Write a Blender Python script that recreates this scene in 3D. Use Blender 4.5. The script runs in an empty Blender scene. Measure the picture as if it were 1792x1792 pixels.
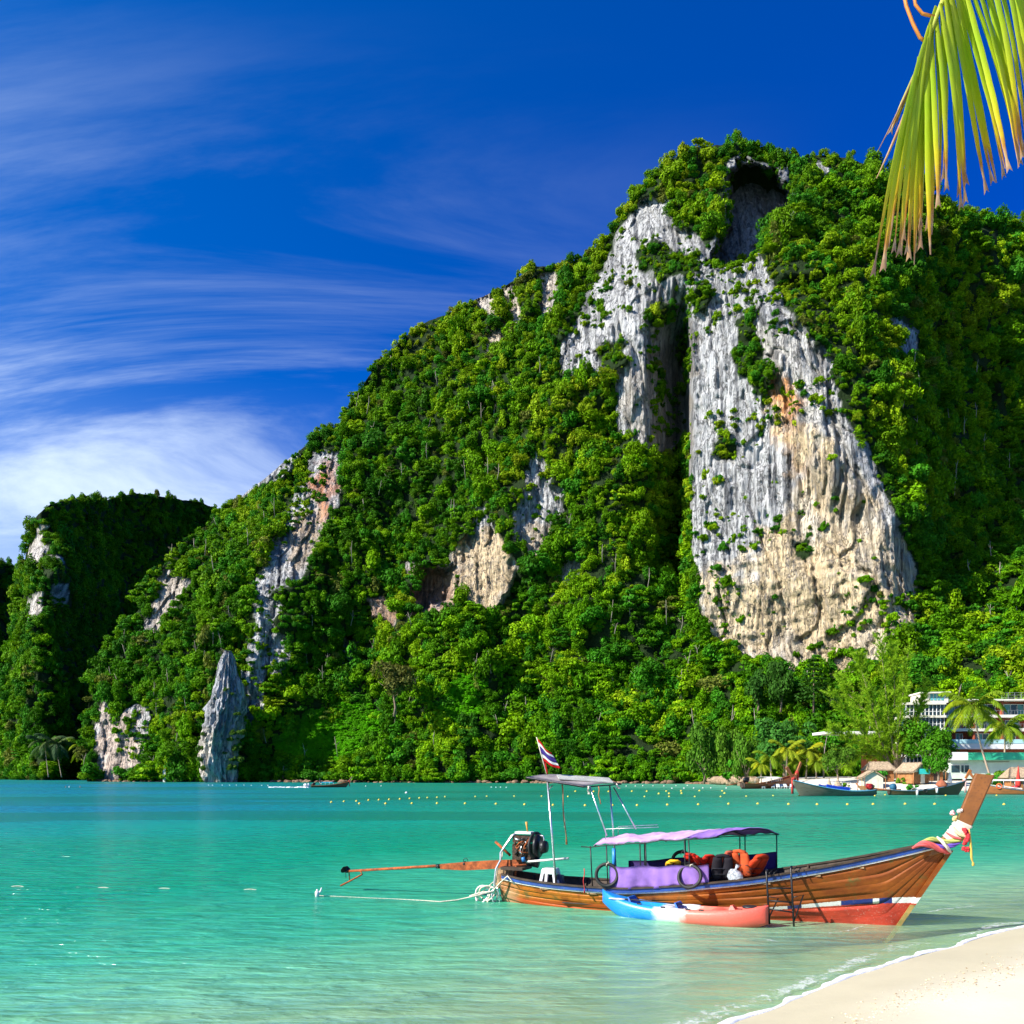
import bpy, bmesh, math, random
import numpy as np
from mathutils import Vector, Matrix
R = math.radians
random.seed(7)
rng = np.random.default_rng(11)
scene = bpy.context.scene
C = scene.collection

# ------------------------------------------------------------------ camera, sky, sun, exposure
F, HX, HY, CH = 1500.0, 896.0, 1355.0, 3.0        # focal length, principal column, horizon row (photo pixels), eye height
cam_d = bpy.data.cameras.new('camera')
cam = bpy.data.objects.new('camera', cam_d); C.objects.link(cam)
cam_d.sensor_width = 36.0
cam_d.lens = 36.0 * F / 1792.0
cam_d.shift_y = (HY - 896.0) / 1792.0
cam_d.clip_end = 20000.0
cam_d.clip_start = 0.1
cam.location = (0, 0, CH)
cam.rotation_euler = (R(90), 0, 0)
scene.camera = cam

SUN_EL, SUN_AZ = 36.0, 24.0                        # elevation; degrees behind the camera plane, from the left
sx, sy = -math.cos(R(SUN_AZ)), -math.sin(R(SUN_AZ))
to_sun = Vector((sx * math.cos(R(SUN_EL)), sy * math.cos(R(SUN_EL)), math.sin(R(SUN_EL))))
sun_d = bpy.data.lights.new('sun', 'SUN')
sun_d.energy = 5.0
sun_d.angle = R(0.5)
sun_d.color = (1.0, 0.95, 0.84)
sun = bpy.data.objects.new('sun', sun_d); C.objects.link(sun)
sun.rotation_euler = (-to_sun).to_track_quat('-Z', 'Y').to_euler()

world = bpy.data.worlds.new('World'); scene.world = world
world.use_nodes = True
wn = world.node_tree; wn.nodes.clear()
def W(t, **kw):
    n = wn.nodes.new(t)
    for k, v in kw.items(): setattr(n, k, v)
    return n
def WL(a, b): wn.links.new(a, b)
w_out = W('ShaderNodeOutputWorld'); w_bg = W('ShaderNodeBackground')
w_sky = W('ShaderNodeTexSky', sky_type='NISHITA')
w_sky.sun_disc = False
w_sky.sun_elevation = R(SUN_EL)
w_sky.sun_rotation = math.atan2(to_sun.x, to_sun.y)
w_sky.air_density = 1.0; w_sky.dust_density = 0.5; w_sky.ozone_density = 5.0
w_tc = W('ShaderNodeTexCoord')
w_hsv = W('ShaderNodeHueSaturation')
w_hsv.inputs['Saturation'].default_value = 1.45
w_hsv.inputs['Value'].default_value = 0.66
WL(w_sky.outputs['Color'], w_hsv.inputs['Color'])
# clouds on a flat layer overhead: direction / height
w_sep = W('ShaderNodeSeparateXYZ'); WL(w_tc.outputs['Generated'], w_sep.inputs[0])
def wmath(op, a, b=None, c=None):
    n = W('ShaderNodeMath', operation=op)
    for i, v in enumerate((a, b, c)):
        if v is None: continue
        if isinstance(v, (int, float)): n.inputs[i].default_value = v
        else: WL(v, n.inputs[i])
    return n.outputs[0]
wz = wmath('ADD', wmath('MAXIMUM', w_sep.outputs[2], 0.0), 0.30)
wu = wmath('DIVIDE', w_sep.outputs[0], wz); wv = wmath('DIVIDE', w_sep.outputs[1], wz)
w_cmb = W('ShaderNodeCombineXYZ'); WL(wu, w_cmb.inputs[0]); WL(wv, w_cmb.inputs[1])
w_map = W('ShaderNodeMapping'); w_map.inputs['Rotation'].default_value = (0, 0, R(4)); w_map.inputs['Scale'].default_value = (1.15, 3.6, 1)
w_map.inputs['Location'].default_value = (1.35, 0.55, 0)
WL(w_cmb.outputs[0], w_map.inputs['Vector'])
w_n1 = W('ShaderNodeTexNoise'); w_n1.inputs['Scale'].default_value = 0.80; w_n1.inputs['Detail'].default_value = 10; w_n1.inputs['Roughness'].default_value = 0.62; w_n1.inputs['Distortion'].default_value = 0.7
WL(w_map.outputs[0], w_n1.inputs['Vector'])
w_n2 = W('ShaderNodeTexNoise'); w_n2.inputs['Scale'].default_value = 0.33; w_n2.inputs['Detail'].default_value = 2
WL(w_map.outputs[0], w_n2.inputs['Vector'])
w_r1 = W('ShaderNodeMapRange'); w_r1.interpolation_type = 'SMOOTHSTEP'
w_r1.inputs['From Min'].default_value = 0.41; w_r1.inputs['From Max'].default_value = 0.70
WL(w_n1.outputs[0], w_r1.inputs['Value'])
# more cloud on the sun's side of the sky, less in the clear blue away from it
w_side = W('ShaderNodeMapRange'); w_side.interpolation_type = 'SMOOTHSTEP'
w_side.inputs['From Min'].default_value = 0.32; w_side.inputs['From Max'].default_value = -0.42
WL(w_sep.outputs[0], w_side.inputs['Value'])
w_ele = W('ShaderNodeMapRange'); w_ele.interpolation_type = 'SMOOTHSTEP'
w_ele.inputs['From Min'].default_value = 0.68; w_ele.inputs['From Max'].default_value = 0.30
WL(w_sep.outputs[2], w_ele.inputs['Value'])
w_cl = wmath('MULTIPLY', wmath('MULTIPLY', w_r1.outputs[0], w_side.outputs[0]), wmath('MULTIPLY', w_ele.outputs[0], 0.74))
# thin haze low over the sea on the sun's side
w_low = W('ShaderNodeMapRange'); w_low.interpolation_type = 'SMOOTHSTEP'; w_low.inputs['From Min'].default_value = 0.42; w_low.inputs['From Max'].default_value = 0.10
WL(w_sep.outputs[2], w_low.inputs['Value'])
w_cl = wmath('MINIMUM', wmath('ADD', w_cl, wmath('MULTIPLY', wmath('MULTIPLY', w_low.outputs[0], w_side.outputs[0]), 0.58)), 0.9)
w_mix = W('ShaderNodeMix', data_type='RGBA')
WL(w_cl, w_mix.inputs['Factor'])
w_tint = W('ShaderNodeMix', data_type='RGBA', blend_type='MULTIPLY'); w_tint.inputs['Factor'].default_value = 1.0
w_dot = W('ShaderNodeVectorMath', operation='DOT_PRODUCT'); WL(w_tc.outputs['Generated'], w_dot.inputs[0]); w_dot.inputs[1].default_value = tuple(to_sun)
w_ang = W('ShaderNodeMapRange'); w_ang.inputs['From Min'].default_value = -0.35; w_ang.inputs['From Max'].default_value = 0.45   # deeper blue away from the sun
WL(w_dot.outputs['Value'], w_ang.inputs['Value'])
w_tc2 = W('ShaderNodeMix', data_type='RGBA'); w_hor = W('ShaderNodeMapRange'); w_hor.interpolation_type = 'SMOOTHSTEP'; w_hor.inputs['From Min'].default_value = 0.42; w_hor.inputs['From Max'].default_value = 0.05
w_gz = W('ShaderNodeSeparateXYZ'); WL(w_tc.outputs['Generated'], w_gz.inputs[0]); WL(w_gz.outputs[2], w_hor.inputs['Value'])
w_mx = W('ShaderNodeMath', operation='MAXIMUM'); WL(w_ang.outputs[0], w_mx.inputs[0]); WL(w_hor.outputs[0], w_mx.inputs[1]); w_mx.use_clamp = True
WL(w_mx.outputs[0], w_tc2.inputs['Factor']); w_tc2.inputs[6].default_value = (0.62, 0.42, 1.05, 1); w_tc2.inputs[7].default_value = (0.80, 0.84, 1.16, 1)
WL(w_tc2.outputs[2], w_tint.inputs[7])
WL(w_hsv.outputs['Color'], w_tint.inputs[6]); WL(w_tint.outputs[2], w_mix.inputs[6])
w_mix.inputs[7].default_value = (3.9, 4.6, 5.4, 1)
WL(w_mix.outputs[2], w_bg.inputs['Color'])
w_bg.inputs['Strength'].default_value = 0.125
WL(w_bg.outputs[0], w_out.inputs['Surface'])

vs = scene.view_settings
vs.view_transform = 'Standard'; vs.look = 'None'; vs.gamma = 1.0; vs.use_curve_mapping = False
vs.exposure = 1.0
cy = scene.cycles
cy.max_bounces = 5; cy.diffuse_bounces = 2; cy.glossy_bounces = 3; cy.transmission_bounces = 4; cy.transparent_max_bounces = 10
cy.caustics_reflective = False; cy.caustics_refractive = False
cy.use_denoising = True
cy.use_adaptive_sampling = True; cy.adaptive_threshold = 0.02
try: cy.denoiser = 'OPENIMAGEDENOISE'
except Exception: pass
cy.sample_clamp_indirect = 6.0

# ------------------------------------------------------------------ helpers
def at(px, py, D):
    """the point of the place at distance D (metres along the view axis) behind photo pixel (px, py)"""
    return Vector(((px - HX) / F * D, D, CH - (py - HY) / F * D))
def on(px, py, z=0.0):
    """the point at height z behind a photo pixel below the horizon"""
    D = (CH - z) * F / (py - HY)
    return Vector(((px - HX) / F * D, D, z))

def hash3(ix, iy, iz):
    h = (ix.astype(np.int64) * 374761393 + iy.astype(np.int64) * 668265263 + iz.astype(np.int64) * 2147483647) & 0xffffffff
    h = ((h ^ (h >> 13)) * 1274126177) & 0xffffffff
    h = (h ^ (h >> 16)) * 2246822519 & 0xffffffff
    return ((h ^ (h >> 13)) & 0xffffff) / float(0xffffff)
def vnoise(x, y, z):
    x, y, z = np.broadcast_arrays(np.asarray(x, float), np.asarray(y, float), np.asarray(z, float))
    ix, iy, iz = np.floor(x), np.floor(y), np.floor(z)
    fx, fy, fz = x - ix, y - iy, z - iz
    fx, fy, fz = [f * f * f * (f * (f * 6 - 15) + 10) for f in (fx, fy, fz)]
    ix, iy, iz = ix.astype(np.int64), iy.astype(np.int64), iz.astype(np.int64)
    r = 0
    for dx in (0, 1):
        for dy in (0, 1):
            for dz in (0, 1):
                r = r + hash3(ix + dx, iy + dy, iz + dz) * (fx if dx else 1 - fx) * (fy if dy else 1 - fy) * (fz if dz else 1 - fz)
    return r * 2 - 1
def fbm(x, y, z, oct=4, gain=0.5, lac=2.03):
    a, s, t = 1.0, 0, 0
    for o in range(oct):
        s = s + a * vnoise(x + 17.3 * o, y - 9.1 * o, z + 4.7 * o); t += a
        a *= gain; x, y, z = x * lac, y * lac, z * lac
    return s / t
def sstep(a, b, x):
    t = np.clip((x - a) / (b - a), 0, 1); return t * t * (3 - 2 * t)
def in_poly(px, py, poly):
    r = np.zeros(px.shape, bool); n = len(poly)
    for i in range(n):
        x0, y0 = poly[i]; x1, y1 = poly[(i + 1) % n]
        if y0 == y1: continue
        c = ((y0 > py) != (y1 > py)) & (px < (x1 - x0) * (py - y0) / (y1 - y0) + x0)
        r ^= c
    return r

def tag(o, label=None, cat=None, group=None, kind=None):
    if label: o['label'] = label
    if cat: o['category'] = cat
    if group: o['group'] = group
    if kind: o['kind'] = kind
    return o
def empty(name, loc=(0, 0, 0), rz=0.0, label=None, cat=None, group=None):
    o = bpy.data.objects.new(name, None); C.objects.link(o)
    o.location = loc; o.rotation_euler = (0, 0, rz); o.empty_display_size = 0.3
    return tag(o, label, cat, group)
def copy_tree(o, parent=None):
    c = o.copy(); C.objects.link(c); c.parent = parent
    for ch in o.children: copy_tree(ch, c)
    return c

class MB:
    """collects faces for one mesh"""
    def __init__(self): self.v, self.f, self.s = [], [], []
    def add(self, vs, fs, smooth=False):
        b = len(self.v); self.v.extend([tuple(p) for p in vs])
        for f in fs: self.f.append(tuple(b + i for i in f)); self.s.append(smooth)
        return self
    def box(self, c, d, rot=None):
        h = [x / 2 for x in d]
        vs = [Vector((sx * h[0], sy * h[1], sz * h[2])) for sx in (-1, 1) for sy in (-1, 1) for sz in (-1, 1)]
        if rot is not None: vs = [rot @ v for v in vs]
        c = Vector(c)
        return self.add([v + c for v in vs], [(0, 1, 3, 2), (4, 6, 7, 5), (0, 4, 5, 1), (2, 3, 7, 6), (0, 2, 6, 4), (1, 5, 7, 3)])
    def hexa(self, p):
        """8 points: bottom quad then top quad"""
        return self.add(p, [(3, 2, 1, 0), (4, 5, 6, 7), (0, 1, 5, 4), (1, 2, 6, 5), (2, 3, 7, 6), (3, 0, 4, 7)])
    def tube(self, pts, r, n=8, caps=True, flat=1.0, smooth=True):
        pts = [Vector(p) for p in pts]; m = len(pts)
        rs = r if isinstance(r, (list, tuple)) else [r] * m
        up = Vector((0, 0, 1)); rings = []; prev = None
        for i, p in enumerate(pts):
            t = (pts[min(i + 1, m - 1)] - pts[max(i - 1, 0)])
            if t.length < 1e-9: t = Vector((0, 0, 1))
            t.normalize()
            if prev is None:
                a = t.cross(up)
                if a.length < 1e-3: a = t.cross(Vector((1, 0, 0)))
            else:
                a = prev - t * prev.dot(t)
                if a.length < 1e-4: a = t.cross(up)
            a.normalize(); b = t.cross(a).normalized(); prev = a
            rings.append([p + (a * math.cos(2 * math.pi * k / n) + b * math.sin(2 * math.pi * k / n) * flat) * rs[i] for k in range(n)])
        vs = [q for rg in rings for q in rg]
        fs = [(i * n + k, i * n + (k + 1) % n, (i + 1) * n + (k + 1) % n, (i + 1) * n + k) for i in range(m - 1) for k in range(n)]
        if caps: fs += [tuple(range(n - 1, -1, -1)), tuple((m - 1) * n + k for k in range(n))]
        return self.add(vs, fs, smooth)
    def lathe(self, prof, n=16, c=(0, 0, 0), smooth=True, caps=True):
        c = Vector(c); vs = []
        for r, z in prof:
            for k in range(n): vs.append(c + Vector((r * math.cos(2 * math.pi * k / n), r * math.sin(2 * math.pi * k / n), z)))
        m = len(prof)
        fs = [(i * n + k, i * n + (k + 1) % n, (i + 1) * n + (k + 1) % n, (i + 1) * n + k) for i in range(m - 1) for k in range(n)]
        if caps: fs += [tuple(range(n - 1, -1, -1)), tuple((m - 1) * n + k for k in range(n))]
        return self.add(vs, fs, smooth)
    def torus(self, c, rad, r, axis='Y', n=28, m=8, rot=None):
        vs = []
        for i in range(n):
            a = 2 * math.pi * i / n
            for k in range(m):
                b = 2 * math.pi * k / m
                q = (rad + r * math.cos(b)); p = Vector((q * math.cos(a), r * math.sin(b), q * math.sin(a)))
                if axis == 'Z': p = Vector((p.x, p.z, p.y))
                if rot is not None: p = rot @ p
                vs.append(p + Vector(c))
        fs = [(i * m + k, ((i + 1) % n) * m + k, ((i + 1) % n) * m + (k + 1) % m, i * m + (k + 1) % m) for i in range(n) for k in range(m)]
        return self.add(vs, fs, True)
    def blob(self, c, rad, seg=12, rings=8, jit=0.0, seed=0, rot=None):
        """an uneven rounded lump"""
        rd = random.Random(seed); c = Vector(c); vs = []; rad = Vector(rad) if not isinstance(rad, (int, float)) else Vector((rad,) * 3)
        ph = [rd.uniform(0, 6.28) for _ in range(6)]
        for i in range(rings + 1):
            th = math.pi * i / rings
            for k in range(seg):
                a = 2 * math.pi * k / seg
                n = Vector((math.sin(th) * math.cos(a), math.sin(th) * math.sin(a), math.cos(th)))
                q = 1 + jit * (math.sin(3 * n.x + ph[0] + 2 * n.z) + math.sin(4 * n.y + ph[1] - 3 * n.x) + 0.6 * math.sin(7 * n.z + ph[2] + 5 * n.y)) / 2
                p = Vector((n.x * rad.x, n.y * rad.y, n.z * rad.z)) * q
                if rot is not None: p = rot @ p
                vs.append(c + p)
        fs = [(i * seg + k, (i + 1) * seg + k, (i + 1) * seg + (k + 1) % seg, i * seg + (k + 1) % seg) for i in range(rings) for k in range(seg)]
        return self.add(vs, fs, True)
    def sheet(self, grid, th=0.0, smooth=True):
        """grid[i][j] points; th gives it thickness along its own normal"""
        m, n = len(grid), len(grid[0]); P = [[Vector(p) for p in row] for row in grid]
        if th <= 0:
            return self.add([p for row in P for p in row], [(i * n + j, i * n + j + 1, (i + 1) * n + j + 1, (i + 1) * n + j) for i in range(m - 1) for j in range(n - 1)], smooth)
        top, bot = [], []
        for i in range(m):
            for j in range(n):
                du = P[min(i + 1, m - 1)][j] - P[max(i - 1, 0)][j]; dv = P[i][min(j + 1, n - 1)] - P[i][max(j - 1, 0)]
                nn = du.cross(dv)
                nn = nn.normalized() if nn.length > 1e-9 else Vector((0, 0, 1))
                top.append(P[i][j] + nn * th / 2); bot.append(P[i][j] - nn * th / 2)
        N = m * n; fs = []
        for i in range(m - 1):
            for j in range(n - 1):
                a, b, c, d = i * n + j, i * n + j + 1, (i + 1) * n + j + 1, (i + 1) * n + j
                fs.append((d, c, b, a)); fs.append((N + a, N + b, N + c, N + d))
        for i in range(m - 1):
            for j in (0, n - 1):
                a, b = i * n + j, (i + 1) * n + j; fs.append((a, b, N + b, N + a))
        for j in range(n - 1):
            for i in (0, m - 1):
                a, b = i * n + j, i * n + j + 1; fs.append((a, N + a, N + b, b))
        return self.add(top + bot, fs, smooth)
    def mesh(self, name, mat=None):
        me = bpy.data.meshes.new(name)
        me.from_pydata([tuple(p) for p in self.v], [], self.f)
        me.polygons.foreach_set('use_smooth', self.s)
        if mat is not None: me.materials.append(mat)
        me.validate(); me.update()
        return me
    def build(self, name, mat=None, parent=None, label=None, cat=None, group=None, kind=None, loc=None, rz=None):
        o = bpy.data.objects.new(name, self.mesh(name, mat)); C.objects.link(o)
        if parent is not None: o.parent = parent
        if loc is not None: o.location = loc
        if rz is not None: o.rotation_euler = (0, 0, rz)
        return tag(o, label, cat, group, kind)

def mesh_np(name, V, Fq, mat=None, smooth=True):
    me = bpy.data.meshes.new(name)
    nv, nf = len(V), len(Fq); k = Fq.shape[1]
    me.vertices.add(nv); me.vertices.foreach_set('co', np.ascontiguousarray(V, dtype=np.float32).ravel())
    me.loops.add(nf * k); me.loops.foreach_set('vertex_index', np.ascontiguousarray(Fq, dtype=np.int32).ravel())
    me.polygons.add(nf); me.polygons.foreach_set('loop_start', np.arange(0, nf * k, k, dtype=np.int32))
    me.polygons.foreach_set('use_smooth', np.full(nf, smooth))
    if mat is not None: me.materials.append(mat)
    me.update(calc_edges=True)
    return me
def vcol(me, name, rgb):
    a = me.attributes.new(name, 'FLOAT_COLOR', 'POINT')
    c = np.ones((len(rgb), 4), np.float32); c[:, :3] = rgb
    a.data.foreach_set('color', c.ravel())
def vflt(me, name, val):
    a = me.attributes.new(name, 'FLOAT', 'POINT'); a.data.foreach_set('value', np.asarray(val, np.float32))

# ---- materials
class NT:
    def __init__(self, name):
        self.m = bpy.data.materials.new(name); self.m.use_nodes = True
        self.t = self.m.node_tree; self.t.nodes.clear()
        self.out = self.n('ShaderNodeOutputMaterial')
    def n(self, ty, ins=None, **kw):
        nd = self.t.nodes.new(ty)
        for k, v in kw.items(): setattr(nd, k, v)
        for k, v in (ins or {}).items(): self.set(nd.inputs[k], v)
        return nd
    def set(self, sock, v):
        if hasattr(v, 'is_output') or isinstance(v, bpy.types.NodeSocket): self.t.links.new(v, sock)
        elif isinstance(v, (tuple, list)) and len(v) == 3 and sock.type == 'RGBA': sock.default_value = (*v, 1)
        else: sock.default_value = v
    def math(self, op, a, b=None, c=None, clamp=False):
        nd = self.n('ShaderNodeMath', operation=op, use_clamp=clamp)
        for i, v in enumerate((a, b, c)):
            if v is not None: self.set(nd.inputs[i], v)
        return nd.outputs[0]
    def mix(self, f, a, b, blend='MIX'):
        nd = self.n('ShaderNodeMix', data_type='RGBA', blend_type=blend)
        self.set(nd.inputs['Factor'], f); self.set(nd.inputs[6], a); self.set(nd.inputs[7], b)
        return nd.outputs[2]
    def coord(self, which='Object', scale=(1, 1, 1), rot=(0, 0, 0)):
        tc = self.n('ShaderNodeTexCoord')
        mp = self.n('ShaderNodeMapping', {'Vector': tc.outputs[which], 'Scale': scale, 'Rotation': rot})
        return mp.outputs[0]
    def noise(self, vec, scale=5, detail=4, rough=0.55, dist=0.0):
        nd = self.n('ShaderNodeTexNoise', {'Vector': vec, 'Scale': scale, 'Detail': detail, 'Roughness': rough, 'Distortion': dist})
        return nd.outputs['Fac']
    def rng(self, v, a, b, c=0.0, d=1.0, smooth=True):
        nd = self.n('ShaderNodeMapRange', {'Value': v, 'From Min': a, 'From Max': b, 'To Min': c, 'To Max': d})
        if smooth: nd.interpolation_type = 'SMOOTHSTEP'
        return nd.outputs[0]
    def ramp(self, v, stops, interp='LINEAR'):
        nd = self.n('ShaderNodeValToRGB', {'Fac': v}); e = nd.color_ramp; e.interpolation = interp
        while len(e.elements) < len(stops): e.elements.new(0.5)
        for el, (p, c) in zip(e.elements, stops): el.position = p; el.color = (*c, 1)
        return nd.outputs['Color']
    def bump(self, h, strength=0.3, dist=0.02, normal=None):
        ins = {'Height': h, 'Strength': strength, 'Distance': dist}
        if normal is not None: ins['Normal'] = normal
        return self.n('ShaderNodeBump', ins).outputs[0]
    def bsdf(self, col, rough=0.6, metal=0.0, normal=None, spec=0.5, **extra):
        ins = {'Base Color': col, 'Roughness': rough, 'Metallic': metal, 'Specular IOR Level': spec}
        ins.update(extra)
        if normal is not None: ins['Normal'] = normal
        b = self.n('ShaderNodeBsdfPrincipled', ins)
        return b.outputs[0]
    def done(self, sh):
        self.t.links.new(sh, self.out.inputs['Surface']); return self.m
MATS = {}
def plain(name, col, rough=0.6, metal=0.0, var=0.25, scale=6.0, bump=0.15, dist=0.01, dirt=None, spec=0.4):
    """one paint or stuff: base colour with worn, blotchy variation and slight relief"""
    if name in MATS: return MATS[name]
    n = NT(name); v = n.coord('Object')
    a = n.noise(v, scale, 5, 0.6); b = n.noise(v, scale * 6, 3, 0.6)
    dark = tuple(c * (1 - var) for c in col); lite = tuple(min(1, c * (1 + var * 0.6)) for c in col)
    c = n.mix(n.rng(a, 0.3, 0.7), dark, lite)
    if dirt is not None: c = n.mix(n.math('MULTIPLY', n.rng(b, 0.52, 0.72), 0.8), c, dirt)
    nm = n.bump(b, bump, dist)
    MATS[name] = n.done(n.bsdf(c, n.rng(b, 0.2, 0.8, max(0.02, rough - 0.12), min(1, rough + 0.12)), metal, nm, spec))
    return MATS[name]
# ------------------------------------------------------------------ mountains
def thin_plate(ctrl):
    c = np.array(ctrl, float); P = c[:, :2] / 1000.0; d = c[:, 2]; n = len(c)
    def U(r2): return 0.5 * r2 * np.log(r2 + 1e-12)
    A = np.zeros((n + 3, n + 3))
    A[:n, :n] = U(((P[:, None] - P[None]) ** 2).sum(-1)) + np.eye(n) * 2e-4
    A[:n, n] = 1; A[:n, n + 1:] = P; A[n, :n] = 1; A[n + 1:, :n] = P.T
    w = np.linalg.solve(A, np.concatenate([d, np.zeros(3)]))
    def f(px, py):
        X, Y = px / 1000.0, py / 1000.0; r = w[n] + w[n + 1] * X + w[n + 2] * Y
        for i in range(n): r = r + w[i] * U((X - P[i, 0]) ** 2 + (Y - P[i, 1]) ** 2)
        return r
    return f
def soft_polys(px, py, polys, jit=7.0, seed=0.0, soft=5.0):
    jx = px + jit * (fbm(px / 26 + seed, py / 26, seed, 3)) * 2
    jy = py + jit * (fbm(px / 26 - 31 + seed, py / 26, seed + 5, 3)) * 2
    m = np.zeros(px.shape)
    for ox, oy in ((0, 0), (-soft, 0), (soft, 0), (0, -soft), (0, soft)):
        k = np.zeros(px.shape, bool)
        for p in polys: k |= in_poly(jx + ox, jy + oy, p)
        m += k
    return m / 5.0

def rock_material():
    n = NT('karst_rock')
    at_ = n.n('ShaderNodeAttribute', attribute_name='rockcol')
    geo = n.n('ShaderNodeNewGeometry')
    mp = n.n('ShaderNodeMapping', {'Vector': geo.outputs['Position'], 'Scale': (1, 1, 0.10)})
    a = n.noise(mp.outputs[0], 0.75, 7, 0.68); b = n.noise(geo.outputs['Position'], 0.5, 8, 0.7)
    rk_ = n.n('ShaderNodeAttribute', attribute_name='rocky').outputs['Fac']
    c = n.mix(n.math('MULTIPLY', n.math('MULTIPLY', n.rng(a, 0.50, 0.66), 0.75), rk_), at_.outputs['Color'], (0.09, 0.10, 0.12))
    c = n.mix(n.math('MULTIPLY', n.math('MULTIPLY', n.rng(b, 0.50, 0.66), 0.30), rk_), c, (0.46, 0.44, 0.41))
    def cracks(sc_, zz, w):
        q = n.noise(n.n('ShaderNodeMapping', {'Vector': geo.outputs['Position'], 'Scale': (1, 1, zz)}).outputs[0], sc_, 5, 0.62, 0.3)
        return n.rng(n.math('ABSOLUTE', n.math('SUBTRACT', q, 0.5)), 0.0, w, 1.0, 0.0)
    k1, k2 = cracks(0.55, 0.07, 0.022), cracks(0.16, 0.35, 0.012)
    kk = n.math('MULTIPLY', n.math('MAXIMUM', n.math('MULTIPLY', k1, n.rng(b, 0.38, 0.58, 0.15, 0.85)), n.math('MULTIPLY', k2, 0.8)), rk_)
    c = n.mix(n.math('MULTIPLY', kk, 0.85), c, (0.05, 0.05, 0.055))
    h = n.math('SUBTRACT', n.math('ADD', n.math('MULTIPLY', a, 1.3), b), n.math('MULTIPLY', kk, 0.9))
    return n.done(n.bsdf(c, 0.9, 0, n.bump(h, 1.0, 1.1), 0.15))
ROCK = rock_material()

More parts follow.
